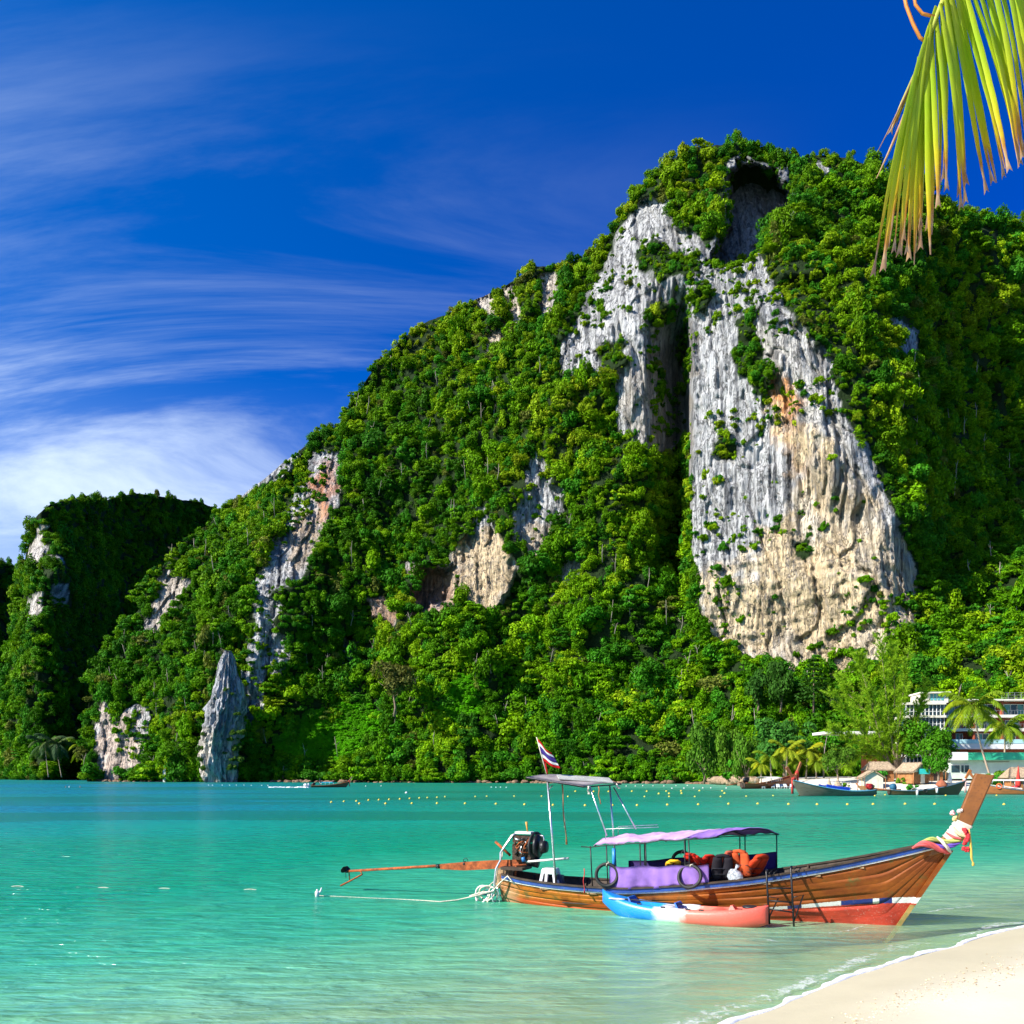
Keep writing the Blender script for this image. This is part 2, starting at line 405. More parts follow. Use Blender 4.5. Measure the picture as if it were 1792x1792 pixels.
def ridge(name, px0, px1, dpx, rows, crest, base, ctrl, rocks, recess=(), warm_shade=(), extra=None, greens=(), left_close=True, back=160, seed=0.0, lump=1.0, label=None):
    cx = np.arange(px0, px1 + dpx, dpx); nc = len(cx)
    cr = np.array(crest, float); cy_ = np.interp(cx, cr[:, 0], cr[:, 1]); cy_ = cy_ + 5 * fbm(cx / 28 + seed, 0.5, 0, 4) * lump
    bs = np.array(base, float); bd = np.interp(cx, bs[:, 0], bs[:, 1])
    by = HY + (CH + 2.0) * F / bd
    t = np.linspace(0, 1, rows)
    PX = np.repeat(cx[None], rows, 0); PY = by[None] + (cy_ - by)[None] * t[:, None]
    f = thin_plate(list(ctrl) + [(b[0], HY + (CH + 2.0) * F / b[1], b[1]) for b in base])
    D = f(PX, PY)
    fade = sstep(0.0, 0.05, t)[:, None]
    m = soft_polys(PX, PY, rocks, 7, seed) if rocks else np.zeros(PX.shape)
    wide = soft_polys(PX, PY, rocks, 7, seed, 11) if rocks else np.zeros(PX.shape)
    if greens:
        gm = 1 - soft_polys(PX, PY, greens, 9, seed + 2, 6); m = m * gm
    rc = np.zeros(PX.shape)
    for poly, dep in recess:
        q = soft_polys(PX, PY, [poly], 6, seed + 3, 7); D = D + dep * q * fade; rc = np.maximum(rc, q)
    if extra is not None: D = D + extra(PX, PY)
    X0 = (PX - HX) / F * D; Z0 = CH - (PY - HY) / F * D
    veg = 1 - m
    D = D - fade * lump * (veg * (12.0 * fbm(X0 / 30 + seed, Z0 / 34, seed, 3) + 5.0 * fbm(X0 / 9, Z0 / 10, seed + 2, 3)) + (1 - veg) * 2.5 * fbm(X0 / 26, Z0 / 40, seed, 2))
    fl = 1 - np.abs(vnoise(X0 * 0.55 + 1.0 * fbm(X0 / 12, Z0 / 30, 3, 2), Z0 * 0.03, seed)) * 2
    fl2 = vnoise(X0 * 1.15, Z0 * 0.07, seed + 9); fl3 = fbm(X0 * 0.5, Z0 * 0.4, seed + 4, 3)
    low = sstep(890, 1000, PY); md = 0.25 + 0.75 * sstep(-0.25, 0.35, fbm(X0 / 17, Z0 / 26, seed + 30, 3))
    crag = 1 - 2 * np.abs(fbm(X0 / 8, Z0 / 26, seed + 33, 4)) * 2.0
    crk = 1 - sstep(0.0, 0.10, np.abs(fbm(X0 / 9 + 0.25 * Z0 / 9, Z0 / 30, seed + 41, 4)))
    bed = vnoise(X0 * 0.10, Z0 * 0.50, seed + 35) + 0.5 * vnoise(X0 * 0.3, Z0 * 1.1, seed + 36)
    D = D - fade * m * ((0.75 * fl + 0.9 * fl2) * md * (1 - 0.6 * low) + 0.7 * fl3 + 0.7 * crag + low * 0.45 * bed - 1.4 * crk)
    D = D + fade * m * 1.6 * (1 - sstep(0.15, 0.3, np.abs(vnoise(X0 * 0.11 + fbm(X0 / 9, Z0 / 14, 7, 2), Z0 * 0.012, seed + 21))))
    V = np.stack([(PX - HX) / F * D, D, CH - (PY - HY) / F * D], -1)
    # colours of the bare rock, plus painted shade for cave and cleft
    g = 0.5 + 0.5 * fbm(X0 / 5, Z0 / 30, seed + 6, 4); s1 = vnoise(X0 * 1.25, Z0 * 0.05, seed + 8) + 0.4 * vnoise(X0 * 2.4, Z0 * 0.12, seed + 18)
    col = np.array([0.52, 0.52, 0.52])[None, None] * (0.62 + 0.62 * g)[..., None]
    dk = sstep(0.22, 0.66, s1)[..., None]; col = col * (1 - 0.8 * dk) + np.array([0.075, 0.08, 0.095]) * 0.8 * dk
    wm = np.zeros(PX.shape)
    for poly, cc, amt in warm_shade:
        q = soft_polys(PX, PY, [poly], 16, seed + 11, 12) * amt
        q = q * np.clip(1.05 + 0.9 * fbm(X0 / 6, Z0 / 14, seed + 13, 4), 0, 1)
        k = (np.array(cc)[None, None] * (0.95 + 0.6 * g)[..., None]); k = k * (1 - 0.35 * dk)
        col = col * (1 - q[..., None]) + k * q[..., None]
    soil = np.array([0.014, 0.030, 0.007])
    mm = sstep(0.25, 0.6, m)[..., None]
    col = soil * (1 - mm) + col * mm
    # back of the mountain, and its left side
    add, addc = [], []
    for k, (dy, dz) in enumerate(((6, 0.985), (20, 0.93), (45, 0.8), (80, 0.55), (120, 0.25), (back, -0.02))):
        r = V[-1].copy(); sc = (r[:, 1] + dy) / r[:, 1]
        r[:, 0] *= sc; r[:, 1] += dy; r[:, 2] = r[:, 2] * dz; add.append(r); addc.append(np.tile(soil, (nc, 1)))
    VV = np.concatenate([V, np.array(add)], 0); CC = np.concatenate([col, np.array(addc)], 0)
    if left_close:
        e = VV[:, :1].copy(); cl = []
        for dy in (110, 60, 25, 8):
            q = e.copy(); sc = (q[..., 1] + dy) / q[..., 1]; q[..., 0] = q[..., 0] * sc + 0.06 * dy; q[..., 1] += dy; cl.append(q)
        VV = np.concatenate(cl + [VV], 1); CC = np.concatenate([np.tile(soil, (VV.shape[0], 4, 1)), CC], 1)
    nr, ncc = VV.shape[:2]
    RKY = np.zeros((nr, ncc)); RKY[:rows, ncc - nc:] = sstep(0.25, 0.6, m)
    I = np.arange(nr * ncc).reshape(nr, ncc)
    Fq = np.stack([I[:-1, :-1], I[:-1, 1:], I[1:, 1:], I[1:, :-1]], -1).reshape(-1, 4)
    me = mesh_np(name, VV.reshape(-1, 3), Fq, ROCK, True)
    vcol(me, 'rockcol', CC.reshape(-1, 3)); vflt(me, 'rocky', RKY.reshape(-1))
    o = bpy.data.objects.new(name, me); C.objects.link(o); tag(o, label, kind='structure')
    return dict(obj=o, V=V, PX=PX, PY=PY, m=m, rc=rc, wide=wide)

# ---- the big limestone mountain
A_crest = [(150, 1250), (160, 1215), (168, 1180), (178, 1135), (200, 1115), (245, 1065), (250, 1040), (268, 1008), (300, 975), (335, 940), (372, 912), (400, 880), (420, 872), (445, 852), (505, 803),
           (560, 760), (592, 748), (604, 722), (642, 664), (662, 634), (702, 594), (750, 562), (790, 550), (832, 524), (880, 503), (932, 468), (1000, 459), (1030, 446), (1052, 424), (1076, 398),
           (1088, 372), (1112, 342), (1132, 313), (1162, 283), (1200, 268), (1240, 256), (1300, 247), (1340, 262), (1380, 277), (1440, 272), (1500, 280), (1540, 294), (1600, 324), (1640, 343), (1680, 363), (1720, 378), (1760, 384), (1800, 392), (1900, 440), (2000, 520), (2120, 680), (2240, 920), (2330, 1180), (2380, 1350)]
A_base = [(150, 352), (300, 338), (450, 326), (600, 315), (750, 305), (900, 296), (1000, 287), (1100, 279), (1200, 270), (1260, 258), (1300, 240), (1350, 222), (1420, 214), (1500, 212), (1650, 212), (1800, 210), (2000, 214), (2200, 222), (2380, 236)]
A_ctrl = [(200, 1115, 376), (300, 1150, 348), (300, 975, 378), (372, 912, 392), (440, 860, 402),
          (450, 1250, 336), (450, 1100, 346), (450, 950, 366), (450, 845, 392),
          (600, 1250, 330), (600, 1050, 346), (600, 900, 360), (600, 735, 390),
          (750, 1200, 326), (750, 1050, 340), (750, 900, 350), (750, 700, 365), (750, 562, 386),
          (900, 1200, 315), (900, 1000, 333), (900, 800, 344), (900, 600, 358), (900, 490, 375),
          (1000, 1200, 306), (1000, 1000, 324), (1000, 800, 332), (1000, 600, 339), (1000, 459, 362),
          (1080, 1200, 301), (1080, 1000, 318), (1080, 800, 322), (1080, 600, 324), (1080, 400, 350),
          (1160, 1200, 294), (1160, 1000, 308), (1160, 800, 312), (1160, 600, 316), (1160, 450, 324), (1160, 290, 348),
          (1230, 1100, 294), (1230, 900, 300), (1230, 700, 305), (1230, 520, 312), (1230, 400, 326),
          (1300, 1150, 286), (1300, 900, 292), (1300, 600, 300), (1300, 450, 311), (1300, 330, 326), (1300, 250, 345),
          (1400, 1170, 276), (1400, 900, 282), (1400, 600, 290), (1400, 450, 302), (1400, 275, 340),
          (1500, 1170, 266), (1500, 900, 272), (1500, 700, 279), (1500, 500, 294), (1500, 280, 342),
          (1585, 1110, 259), (1590, 900, 268), (1590, 700, 285), (1590, 400, 325), (1590, 320, 345),
          (1650, 1110, 268), (1650, 900, 305), (1650, 700, 322), (1650, 500, 337),
          (1720, 1150, 255), (1720, 900, 318), (1720, 700, 338), (1720, 500, 346), (1720, 378, 356),
          (1790, 1150, 246), (1790, 900, 326), (1790, 700, 352), (1790, 500, 360), (1790, 390, 366), (1900, 1150, 245), (1900, 800, 365), (1900, 450, 385), (2100, 1150, 262), (2100, 900, 360), (2200, 1000, 350), (2300, 1200, 300)]
A_rocks = [[(1202, 560), (1212, 480), (1260, 462), (1310, 455), (1345, 438), (1395, 480), (1440, 530), (1470, 600), (1488, 700), (1530, 790), (1560, 900), (1600, 990), (1606, 1100), (1570, 1140), (1500, 1195), (1400, 1185), (1310, 1150), (1240, 1110), (1215, 1010), (1206, 900), (1203, 750)],
           [(1135, 345), (1100, 385), (1068, 440), (1038, 500), (1018, 560), (985, 600), (978, 650), (1075, 662), (1085, 760), (1130, 795), (1198, 710), (1200, 560), (1208, 500), (1245, 445), (1200, 410), (1165, 385), (1172, 355)],
           [(1290, 275), (1268, 330), (1262, 400), (1225, 470), (1330, 450), (1345, 400), (1405, 365), (1372, 300)],
           [(1085, 640), (1205, 560), (1210, 760), (1140, 800)],
           [(938, 480), (978, 476), (982, 545), (945, 560)], [(880, 505), (912, 495), (918, 560), (885, 580)], [(850, 575), (880, 570), (882, 610), (858, 618)], [(835, 525), (862, 515), (865, 550), (840, 560)],
           [(553, 815), (588, 830), (572, 900), (545, 950), (520, 1000), (482, 1020), (470, 1060), (462, 1020), (478, 975), (500, 920), (528, 870)],
           [(462, 1060), (485, 1070), (478, 1100), (500, 1128), (494, 1165), (432, 1185), (442, 1125)], [(415, 1185), (460, 1200), (450, 1260), (415, 1250)],
           [(838, 890), (858, 930), (875, 965), (893, 1000), (884, 1025), (858, 1052), (800, 1015), (798, 980), (825, 950)],
           [(725, 1000), (800, 985), (790, 1050), (735, 1080)], [(648, 1045), (692, 1062), (685, 1088), (650, 1082)],
           [(905, 925), (930, 850), (975, 870), (968, 945), (932, 968)], [(930, 800), (960, 815), (950, 850), (925, 850)],
           [(290, 1008), (322, 1030), (300, 1062), (262, 1108), (252, 1090), (272, 1055)],
           [(180, 1245), (200, 1262), (248, 1245), (252, 1285), (236, 1320), (205, 1368), (170, 1375)],
           [(1560, 548), (1602, 585), (1595, 625), (1570, 600)], [(1425, 285), (1450, 288), (1448, 310), (1428, 312)],
           [(415, 850), (450, 838), (500, 800), (512, 815), (455, 860), (420, 870)], [(600, 1120), (632, 1125), (620, 1165), (605, 1160)], [(970, 990), (1010, 985), (1005, 1040), (975, 1040)]]
def swell(p, k):
    c = (sum(q[0] for q in p) / len(p), sum(q[1] for q in p) / len(p)); return [(c[0] + (q[0] - c[0]) * k, c[1] + (q[1] - c[1]) * k) for q in p]
A_rocks = A_rocks[:8] + [swell(p, 1.28) for p in A_rocks[8:]]
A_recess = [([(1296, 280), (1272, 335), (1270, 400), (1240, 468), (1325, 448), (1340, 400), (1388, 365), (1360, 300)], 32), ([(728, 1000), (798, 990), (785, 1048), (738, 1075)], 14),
            ([(595, 1110), (632, 1115), (622, 1165), (590, 1160)], 10)]
A_warm_shade = [([(1285, 275), (1262, 335), (1262, 400), (1225, 472), (1330, 452), (1345, 400), (1400, 365), (1370, 300)], (0.14, 0.15, 0.17), 0.8), ([(1135, 640), (1160, 600), (1206, 560), (1206, 800), (1150, 800)], (0.13, 0.12, 0.105), 0.8), ([(1300, 560), (1420, 600), (1470, 760), (1400, 800)], (0.50, 0.46, 0.40), 0.5), ([(1330, 660), (1362, 655), (1400, 760), (1420, 830), (1395, 830), (1350, 740)], (0.56, 0.23, 0.06), 1.0), ([(1330, 700), (1450, 780), (1540, 900), (1612, 990), (1612, 1200), (1380, 1200), (1230, 1120), (1210, 1010), (1300, 1000), (1335, 930), (1380, 900), (1400, 850)], (0.54, 0.42, 0.26), 1.0),  # opening dark polygons paint the cave's and cleft's shade into the rock colour
          ([(930, 470), (985, 470), (985, 600), (850, 640), (830, 520)], (0.446, 0.360, 0.259), 0.8), ([(548, 810), (595, 825), (580, 900), (545, 905)], (0.396, 0.144, 0.058), 0.9), ([(530, 880), (575, 870), (530, 990), (500, 1000)], (0.418, 0.302, 0.187), 0.85),
          ([(790, 930), (900, 930), (900, 1060), (790, 1060)], (0.475, 0.360, 0.216), 0.95), ([(720, 990), (800, 985), (790, 1090), (640, 1100), (640, 1030)], (0.324, 0.173, 0.086), 0.8), ([(900, 920), (980, 910), (975, 980), (920, 980)], (0.432, 0.331, 0.216), 0.8),
          ([(160, 1240), (255, 1240), (255, 1380), (160, 1380)], (0.446, 0.317, 0.230), 0.7), ([(245, 1000), (325, 1000), (325, 1110), (245, 1110)], (0.432, 0.360, 0.288), 0.8), ([(1090, 640), (1210, 600), (1210, 800), (1090, 800)], (0.374, 0.324, 0.259), 0.6)]
def A_extra(px, py):
    # the deep cleft left of the pale wall: a face that runs back, then the wall's sharp edge
    k = np.clip((px - 1128) / (1196 - 1128), 0, 1) * (1 - sstep(1197, 1213, px))
    d = 46 * k * sstep(470, 640, py) * (1 - sstep(960, 1110, py))
    # talus of forest steps out in front of the cliffs; a notch right of the wall
    d = d + 10 * np.exp(-((px - 1640) / 40) ** 2) * sstep(420, 600, py) * (1 - sstep(1000, 1100, py))
    # a slanting buttress edge across the pale wall
    ln = px - (1306 + (py - 480) * 0.33)
    d = d - 5.5 * sstep(-5, 9, ln) * (1 - sstep(30, 150, ln)) * sstep(470, 560, py) * (1 - sstep(820, 930, py))
    # the wall leans out over its foot
    d = d - 5 * np.exp(-((py - 1010) / 70) ** 2) * sstep(1205, 1260, px) * (1 - sstep(1540, 1610, px))
    # broad ribs and gullies down the forested flank
    g = np.sin((px + 0.35 * (py - 1000)) / 62.0) * 5.0 * sstep(1010, 900, px) * sstep(160, 330, px)
    return d - g
A_green = [[(1282, 560), (1312, 545), (1342, 640), (1350, 690), (1310, 700), (1290, 640)], [(1335, 430), (1400, 440), (1455, 500), (1505, 620), (1510, 780), (1478, 730), (1455, 640), (1420, 590), (1375, 545), (1345, 500)], [(1212, 500), (1245, 500), (1240, 560), (1215, 550)],
           [(1110, 440), (1150, 425), (1215, 445), (1210, 480), (1150, 487), (1118, 470)], [(1115, 545), (1142, 518), (1180, 520), (1178, 560), (1140, 575)], [(1030, 612), (1060, 590), (1095, 610), (1098, 645), (1060, 655)], [(1492, 690), (1560, 770), (1585, 850), (1550, 840), (1512, 770)], [(1250, 765), (1292, 760), (1296, 800), (1262, 805)], [(1390, 935), (1420, 930), (1432, 970), (1400, 975)]]
A = ridge('mountain', 152, 2376, 2.1, 400, A_crest, A_base, A_ctrl, A_rocks, A_recess, A_warm_shade, A_extra, A_green, seed=1.0)

# ---- the shadowed headland behind it on the left, and the hill beyond that
B_crest = [(-260, 1335), (-60, 1315), (-10, 1250), (8, 1190), (24, 1115), (36, 1035), (44, 975), (53, 935), (62, 905), (88, 882), (130, 875), (180, 874), (240, 865), (300, 872), (350, 880), (378, 890), (440, 884), (520, 900)]
B_base = [(-260, 640), (-80, 580), (0, 500), (40, 455), (80, 432), (120, 462), (160, 505), (300, 610), (520, 700)]
B_ctrl = [(0, 1150, 510), (30, 1150, 478), (75, 1180, 440), (95, 1000, 446), (70, 1090, 440), (130, 1100, 505), (200, 1150, 560), (200, 980, 585), (75, 900, 470), (75, 960, 476), (100, 885, 480), (50, 945, 500), (160, 900, 555), (260, 880, 625), (300, 1000, 650), (400, 895, 700), (0, 1060, 530), (-200, 1120, 620)]
B_rocks = [[(62, 925), (85, 915), (84, 960), (70, 1000), (50, 1000)], [(48, 1060), (72, 1035), (70, 1075), (42, 1090)], [(92, 975), (105, 965), (110, 985), (98, 988)], [(95, 1015), (125, 1020), (120, 1060), (92, 1060)]]
B = ridge('headland', -250, 520, 3.2, 170, B_crest, B_base, B_ctrl, B_rocks, (), [([(40, 900), (90, 900), (90, 1100), (30, 1100)], (0.55, 0.48, 0.40), 0.6)], seed=4.0, left_close=False, label=None)
Cc = [(-400, 900), (-150, 930), (0, 982), (25, 990), (50, 1018), (90, 1100), (140, 1200), (200, 1300)]
Cb = [(-400, 560), (0, 690), (200, 830)]
Ch = ridge('far_hill', -400, 200, 5, 90, Cc, Cb, [(-300, 1000, 610), (-100, 1050, 670), (0, 1000, 720), (0, 1200, 700), (100, 1200, 800), (-60, 1250, 675)], (), seed=8.0, left_close=False)

# ------------------------------------------------------------------ forest
def leaf_material(name, use_tint=True, col=(0.07, 0.16, 0.02), trans=0.22, rough=0.5):
    n = NT(name)
    if use_tint: c = n.n('ShaderNodeAttribute', attribute_name='tint', attribute_type='INSTANCER').outputs['Color']
    else: c = n.n('ShaderNodeRGB').outputs[0]; c.default_value = (*col, 1)
    v = n.n('ShaderNodeAttribute', attribute_name='shade').outputs['Fac']
    c = n.mix(1.0, c, n.n('ShaderNodeCombineColor', {'Red': v, 'Green': v, 'Blue': v}).outputs[0], 'MULTIPLY')
    d = n.bsdf(c, 0.65, 0, None, 0.08)
    yl = n.mix(1.0, c, (1.25, 1.25, 0.5), 'MULTIPLY')
    t = n.n('ShaderNodeBsdfTranslucent', {'Color': yl}).outputs[0]
    mx = n.n('ShaderNodeMixShader', {0: trans, 1: d, 2: t})
    return n.done(mx.outputs[0])
LEAF = leaf_material('forest_leaf')

def crown_mesh(name, seed, lobes, quads, leaf=0.2, flat=0.8, mat=None, droop=0.0, hollow=0.55, form=None):
    """leaf sprays spread through a few overlapping lobes of a crown of radius 1 (base near z=0)"""
    r = np.random.default_rng(seed)
    L = []
    for i in range(lobes):
        a = r.uniform(0, 2 * np.pi); q = 0.62 * np.sqrt(r.uniform(0.05, 1)); L.append((q * np.cos(a) * 1.12, q * np.sin(a) * 1.12, r.uniform(0.25, 1.2) * flat * (1.15 - 0.5 * q), r.uniform(0.17, 0.46)))
    if form == 'vine': L = [(0.28 * math.sin(i * 2.1), 0.28 * math.cos(i * 1.7), -0.9 + 2.0 * i / (lobes - 1), r.uniform(0.26, 0.46)) for i in range(lobes)]
    if form == 'tier': L = [(q * math.cos(a), q * math.sin(a), z, 0.34) for z, q, c in ((1.0, 0.25, 3), (0.62, 0.62, 5), (0.22, 0.75, 6)) for a in r.uniform(0, 6.28, c)]; lobes = len(L)
    L = np.array(L)
    k = r.choice(lobes, quads, p=L[:, 3] ** 2 / (L[:, 3] ** 2).sum())
    n = r.normal(size=(quads, 3)); n[:, 2] = n[:, 2] * 0.8 + 0.35; n /= np.linalg.norm(n, axis=1)[:, None]
    rad = L[k, 3] * (hollow + (1 - hollow) * r.uniform(0, 1, quads) ** 0.5)
    c = L[k, :3] + n * rad[:, None] * np.array([1, 1, flat])
    c[:, 2] -= droop * (c[:, 0] ** 2 + c[:, 1] ** 2)
    nn = n + r.normal(size=(quads, 3)) * 0.55; nn /= np.linalg.norm(nn, axis=1)[:, None]
    up = r.normal(size=(quads, 3)); u = np.cross(nn, up); u /= np.linalg.norm(u, axis=1)[:, None] + 1e-9; v = np.cross(nn, u)
    s = leaf * r.uniform(0.6, 1.35, quads)[:, None]; w = s * r.uniform(0.4, 0.75, quads)[:, None]
    bend = nn * s * 0.22
    P = np.stack([c - u * s - bend, c - v * w, c + u * s - bend, c + v * w], 1).reshape(-1, 3)
    Fq = np.arange(quads * 4).reshape(-1, 4)
    # split each spray along its spine so it bends
    T = np.concatenate([Fq[:, [0, 1, 3]], Fq[:, [1, 2, 3]]])
    me = mesh_np(name, P, T, mat or LEAF, False)
    vflt(me, 'shade', np.repeat(r.uniform(0.55, 1.4, quads), 4))
    return me
PROTO = [bpy.data.objects.new('tree_crown_%d' % i, crown_mesh('tree_crown_%d' % i, 40 + i, lo, qd, lf, fl, droop=dr, form=fm, hollow=0.35))
         for i, (lo, qd, lf, fl, dr, fm) in enumerate(((18, 1300, 0.085, 0.75, 0, None), (14, 1150, 0.09, 0.95, 0, None), (24, 1450, 0.075, 0.6, 0.1, None), (13, 1100, 0.095, 1.2, 0, None), (20, 1350, 0.08, 0.85, 0.25, None), (9, 520, 0.135, 0.9, 0, None), (11, 1000, 0.085, 0.9, 0, 'vine'), (14, 1000, 0.095, 0.4, 0, 'tier')))]

def scatter(name, pts, scl, rz, idx, tint, protos, label=None, tilt=None):
    me = bpy.data.meshes.new(name); me.vertices.add(len(pts)); me.vertices.foreach_set('co', np.asarray(pts, np.float32).ravel())
    a = me.attributes.new('scl', 'FLOAT_VECTOR', 'POINT'); a.data.foreach_set('vector', np.asarray(scl, np.float32).ravel())
    rot = np.zeros((len(pts), 3), np.float32); rot[:, 2] = rz
    if tilt is not None: rot[:, 0] = tilt
    a = me.attributes.new('rot', 'FLOAT_VECTOR', 'POINT'); a.data.foreach_set('vector', rot.ravel())
    a = me.attributes.new('idx', 'INT', 'POINT'); a.data.foreach_set('value', np.asarray(idx, np.int32))
    vcol(me, 'tint', np.asarray(tint))
    o = bpy.data.objects.new(name, me); C.objects.link(o); tag(o, label, kind='stuff')
    g = bpy.data.node_groups.new(name + '_nodes', 'GeometryNodeTree')
    g.interface.new_socket('Geometry', in_out='INPUT', socket_type='NodeSocketGeometry')
    g.interface.new_socket('Geometry', in_out='OUTPUT', socket_type='NodeSocketGeometry')
    N = g.nodes.new; Lk = g.links.new
    gi, go = N('NodeGroupInput'), N('NodeGroupOutput')
    jn = N('GeometryNodeJoinGeometry')
    for p in reversed(protos):       # the join keeps the newest link first
        oi = N('GeometryNodeObjectInfo'); oi.inputs['Object'].default_value = p; oi.inputs['As Instance'].default_value = False
        g2 = N('GeometryNodeGeometryToInstance'); Lk(oi.outputs['Geometry'], g2.inputs[0]); Lk(g2.outputs[0], jn.inputs[0])
    ip = N('GeometryNodeInstanceOnPoints')
    Lk(gi.outputs[0], ip.inputs['Points']); Lk(jn.outputs[0], ip.inputs['Instance'])
    ip.inputs['Pick Instance'].default_value = True
    def na(nm, ty):
        q = N('GeometryNodeInputNamedAttribute'); q.data_type = ty; q.inputs['Name'].default_value = nm
        return q.outputs['Attribute']
    Lk(na('idx', 'INT'), ip.inputs['Instance Index'])
    Lk(na('rot', 'FLOAT_VECTOR'), ip.inputs['Rotation']); Lk(na('scl', 'FLOAT_VECTOR'), ip.inputs['Scale'])
    Lk(ip.outputs[0], go.inputs[0])
    md = o.modifiers.new('scatter', 'NODES'); md.node_group = g
    return o

def grow(M, count, rmin, rmax, seed, greens, shrub=0.05, name='forest', label=None, pale=None):
    r = np.random.default_rng(seed)
    V, m = M['V'], M['m']
    d1 = V[1:, :-1] - V[:-1, :-1]; d2 = V[:-1, 1:] - V[:-1, :-1]
    nrm = np.cross(d2, d1); ar = np.linalg.norm(nrm, axis=2)
    nrm = nrm / (ar[..., None] + 1e-9); nrm[nrm[..., 1] > 0] *= -1
    cen = (V[1:, :-1] + V[:-1, 1:]) / 2; mc = m[:-1, :-1]; rc = M['rc'][:-1, :-1]
    PX, PY = M['PX'][:-1, :-1], M['PY'][:-1, :-1]
    cl = fbm(cen[..., 0] / 14, cen[..., 2] / 14, seed, 3)
    rock_d = shrub * np.clip(0.12 + 5.0 * sstep(0.05, 0.35, cl), 0, 3.2)
    wd = M['wide'][:-1, :-1]
    dens = np.where(mc < 0.35, np.where(wd > 0.3, 1.9, 1.0), rock_d) * (1 - rc)
    w = np.minimum(ar, np.percentile(ar, 99.97)) * dens; w = (w / w.sum()).ravel()
    pick = r.choice(w.size, count, p=w, replace=True)
    P = cen.reshape(-1, 3)[pick]; Nn = nrm.reshape(-1, 3)[pick]; mk = mc.ravel()[pick]; px, py = PX.ravel()[pick], PY.ravel()[pick]
    u_ = r.uniform(size=count); rad = np.where(u_ < 0.55, rmin * r.uniform(0.7, 1.7, count), np.where(u_ < 0.90, rmin * 1.6 + (rmax - rmin * 1.6) * r.uniform(0, 0.7, count), rmax * r.uniform(0.75, 1.35, count)))
    wk_ = wd.ravel()[pick]; rad = np.where((wk_ > 0.3) & (mk <= 0.3), rad * 0.5, rad)
    rad = np.where(mk > 0.3, 0.7 + 2.1 * r.uniform(0, 1, count) ** 1.6, rad)
    hi = np.clip((P[:, 2] - 15) / 160, 0, 1); rad = rad * (1 - 0.18 * hi)
    P = P + Nn * (rad * 0.15)[:, None] - np.array([0, 0, 1.0]) * (rad * 0.45)[:, None] + r.normal(size=P.shape) * 0.4
    P[:, 2] = np.maximum(P[:, 2], 0.6)
    steep = 1 - np.abs(Nn[:, 2])
    sc = np.stack([rad * r.uniform(0.8, 1.25, count), rad * r.uniform(0.8, 1.25, count), rad * r.uniform(0.7, 1.25, count) * (1 + 0.45 * steep * (r.uniform(size=count) < 0.45))], 1)
    G = np.array(greens)
    big = 0.5 + 0.5 * fbm(P[:, 0] / 24, P[:, 2] / 24, seed + 5, 3) + r.normal(size=count) * 0.17
    a = np.clip(big, 0, 0.999) * (len(G) - 1); i0 = a.astype(int); fr = (a - i0)[:, None]
    T = G[i0] * (1 - fr) + G[np.minimum(i0 + 1, len(G) - 1)] * fr
    T = T * (1 + hi[:, None] * np.array([0.10, -0.06, 0.10])) * r.uniform(0.8, 1.2, count)[:, None]
    sp = r.uniform(size=count); T = np.where((sp < 0.24)[:, None], np.array([0.040, 0.175, 0.006]) * r.uniform(0.7, 1.3, count)[:, None], T); T = np.where((sp > 0.972)[:, None], np.array([0.135, 0.165, 0.022]) * r.uniform(0.7, 1.2, count)[:, None], T)
    if pale is not None:
        for poly, c in pale:
            q = soft_polys(px, py, [poly], 14, 2.0, 8)[:, None]; T = T * (1 - q) + np.array(c) * r.uniform(0.85, 1.15, count)[:, None] * q
            sc = sc * (1 - 0.55 * q)
    idx = r.choice([0, 1, 2, 3, 4, 6, 7], count, p=[.16, .16, .16, .14, .14, .12, .12]); idx = np.where(mk > 0.3, 5, idx)
    return scatter(name, P, sc, r.uniform(0, 6.28, count), idx, T, PROTO, label)
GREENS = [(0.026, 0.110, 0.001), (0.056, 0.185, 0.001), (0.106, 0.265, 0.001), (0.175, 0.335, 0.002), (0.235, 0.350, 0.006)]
A_pale = [([(520, 1330), (480, 1300), (540, 1245), (640, 1225), (675, 1270), (640, 1320), (600, 1340)], (0.085, 0.27, 0.012)), ([(770, 1240), (800, 1180), (850, 1200), (840, 1250), (800, 1280)], (0.075, 0.23, 0.012)), ([(690, 900), (720, 840), (740, 900)], (0.09, 0.2, 0.015))]
grow(A, 21500, 1.5, 5.2, 3, GREENS, 0.22, 'forest', 'dense green jungle covering the big limestone mountain', A_pale)
# the bright open patch of creepers low on the slope
def patch_points(M, poly, count, seed):
    r = np.random.default_rng(seed); q = np.argwhere(in_poly(M['PX'], M['PY'], poly)); k = q[r.choice(len(q), count)]
    P = M['V'][k[:, 0], k[:, 1]] + r.normal(size=(count, 3)) * 0.3 + np.array([0, -0.8, 0.1]); rad = r.uniform(0.8, 2.0, count)
    return P, np.stack([rad, rad, rad * 0.7], 1), r.uniform(0, 6.28, count), r.choice(5, count), np.array([0.11, 0.40, 0.004]) * r.uniform(0.8, 1.2, (count, 1))
a1 = patch_points(A, [(505, 1335), (480, 1305), (540, 1250), (640, 1228), (678, 1262), (640, 1310), (600, 1340)], 1500, 3); a2 = patch_points(A, [(770, 1240), (800, 1180), (850, 1200), (840, 1250), (800, 1285)], 500, 4)
scatter('creepers', *[np.concatenate([x, y]) for x, y in zip(a1, a2)], PROTO, 'bright green creepers filling the open patches low on the jungle slope')
grow(B, 7000, 2.0, 5.6, 5, GREENS[:4], 0.08, 'headland_forest', 'jungle covering the shadowed headland behind the big mountain')
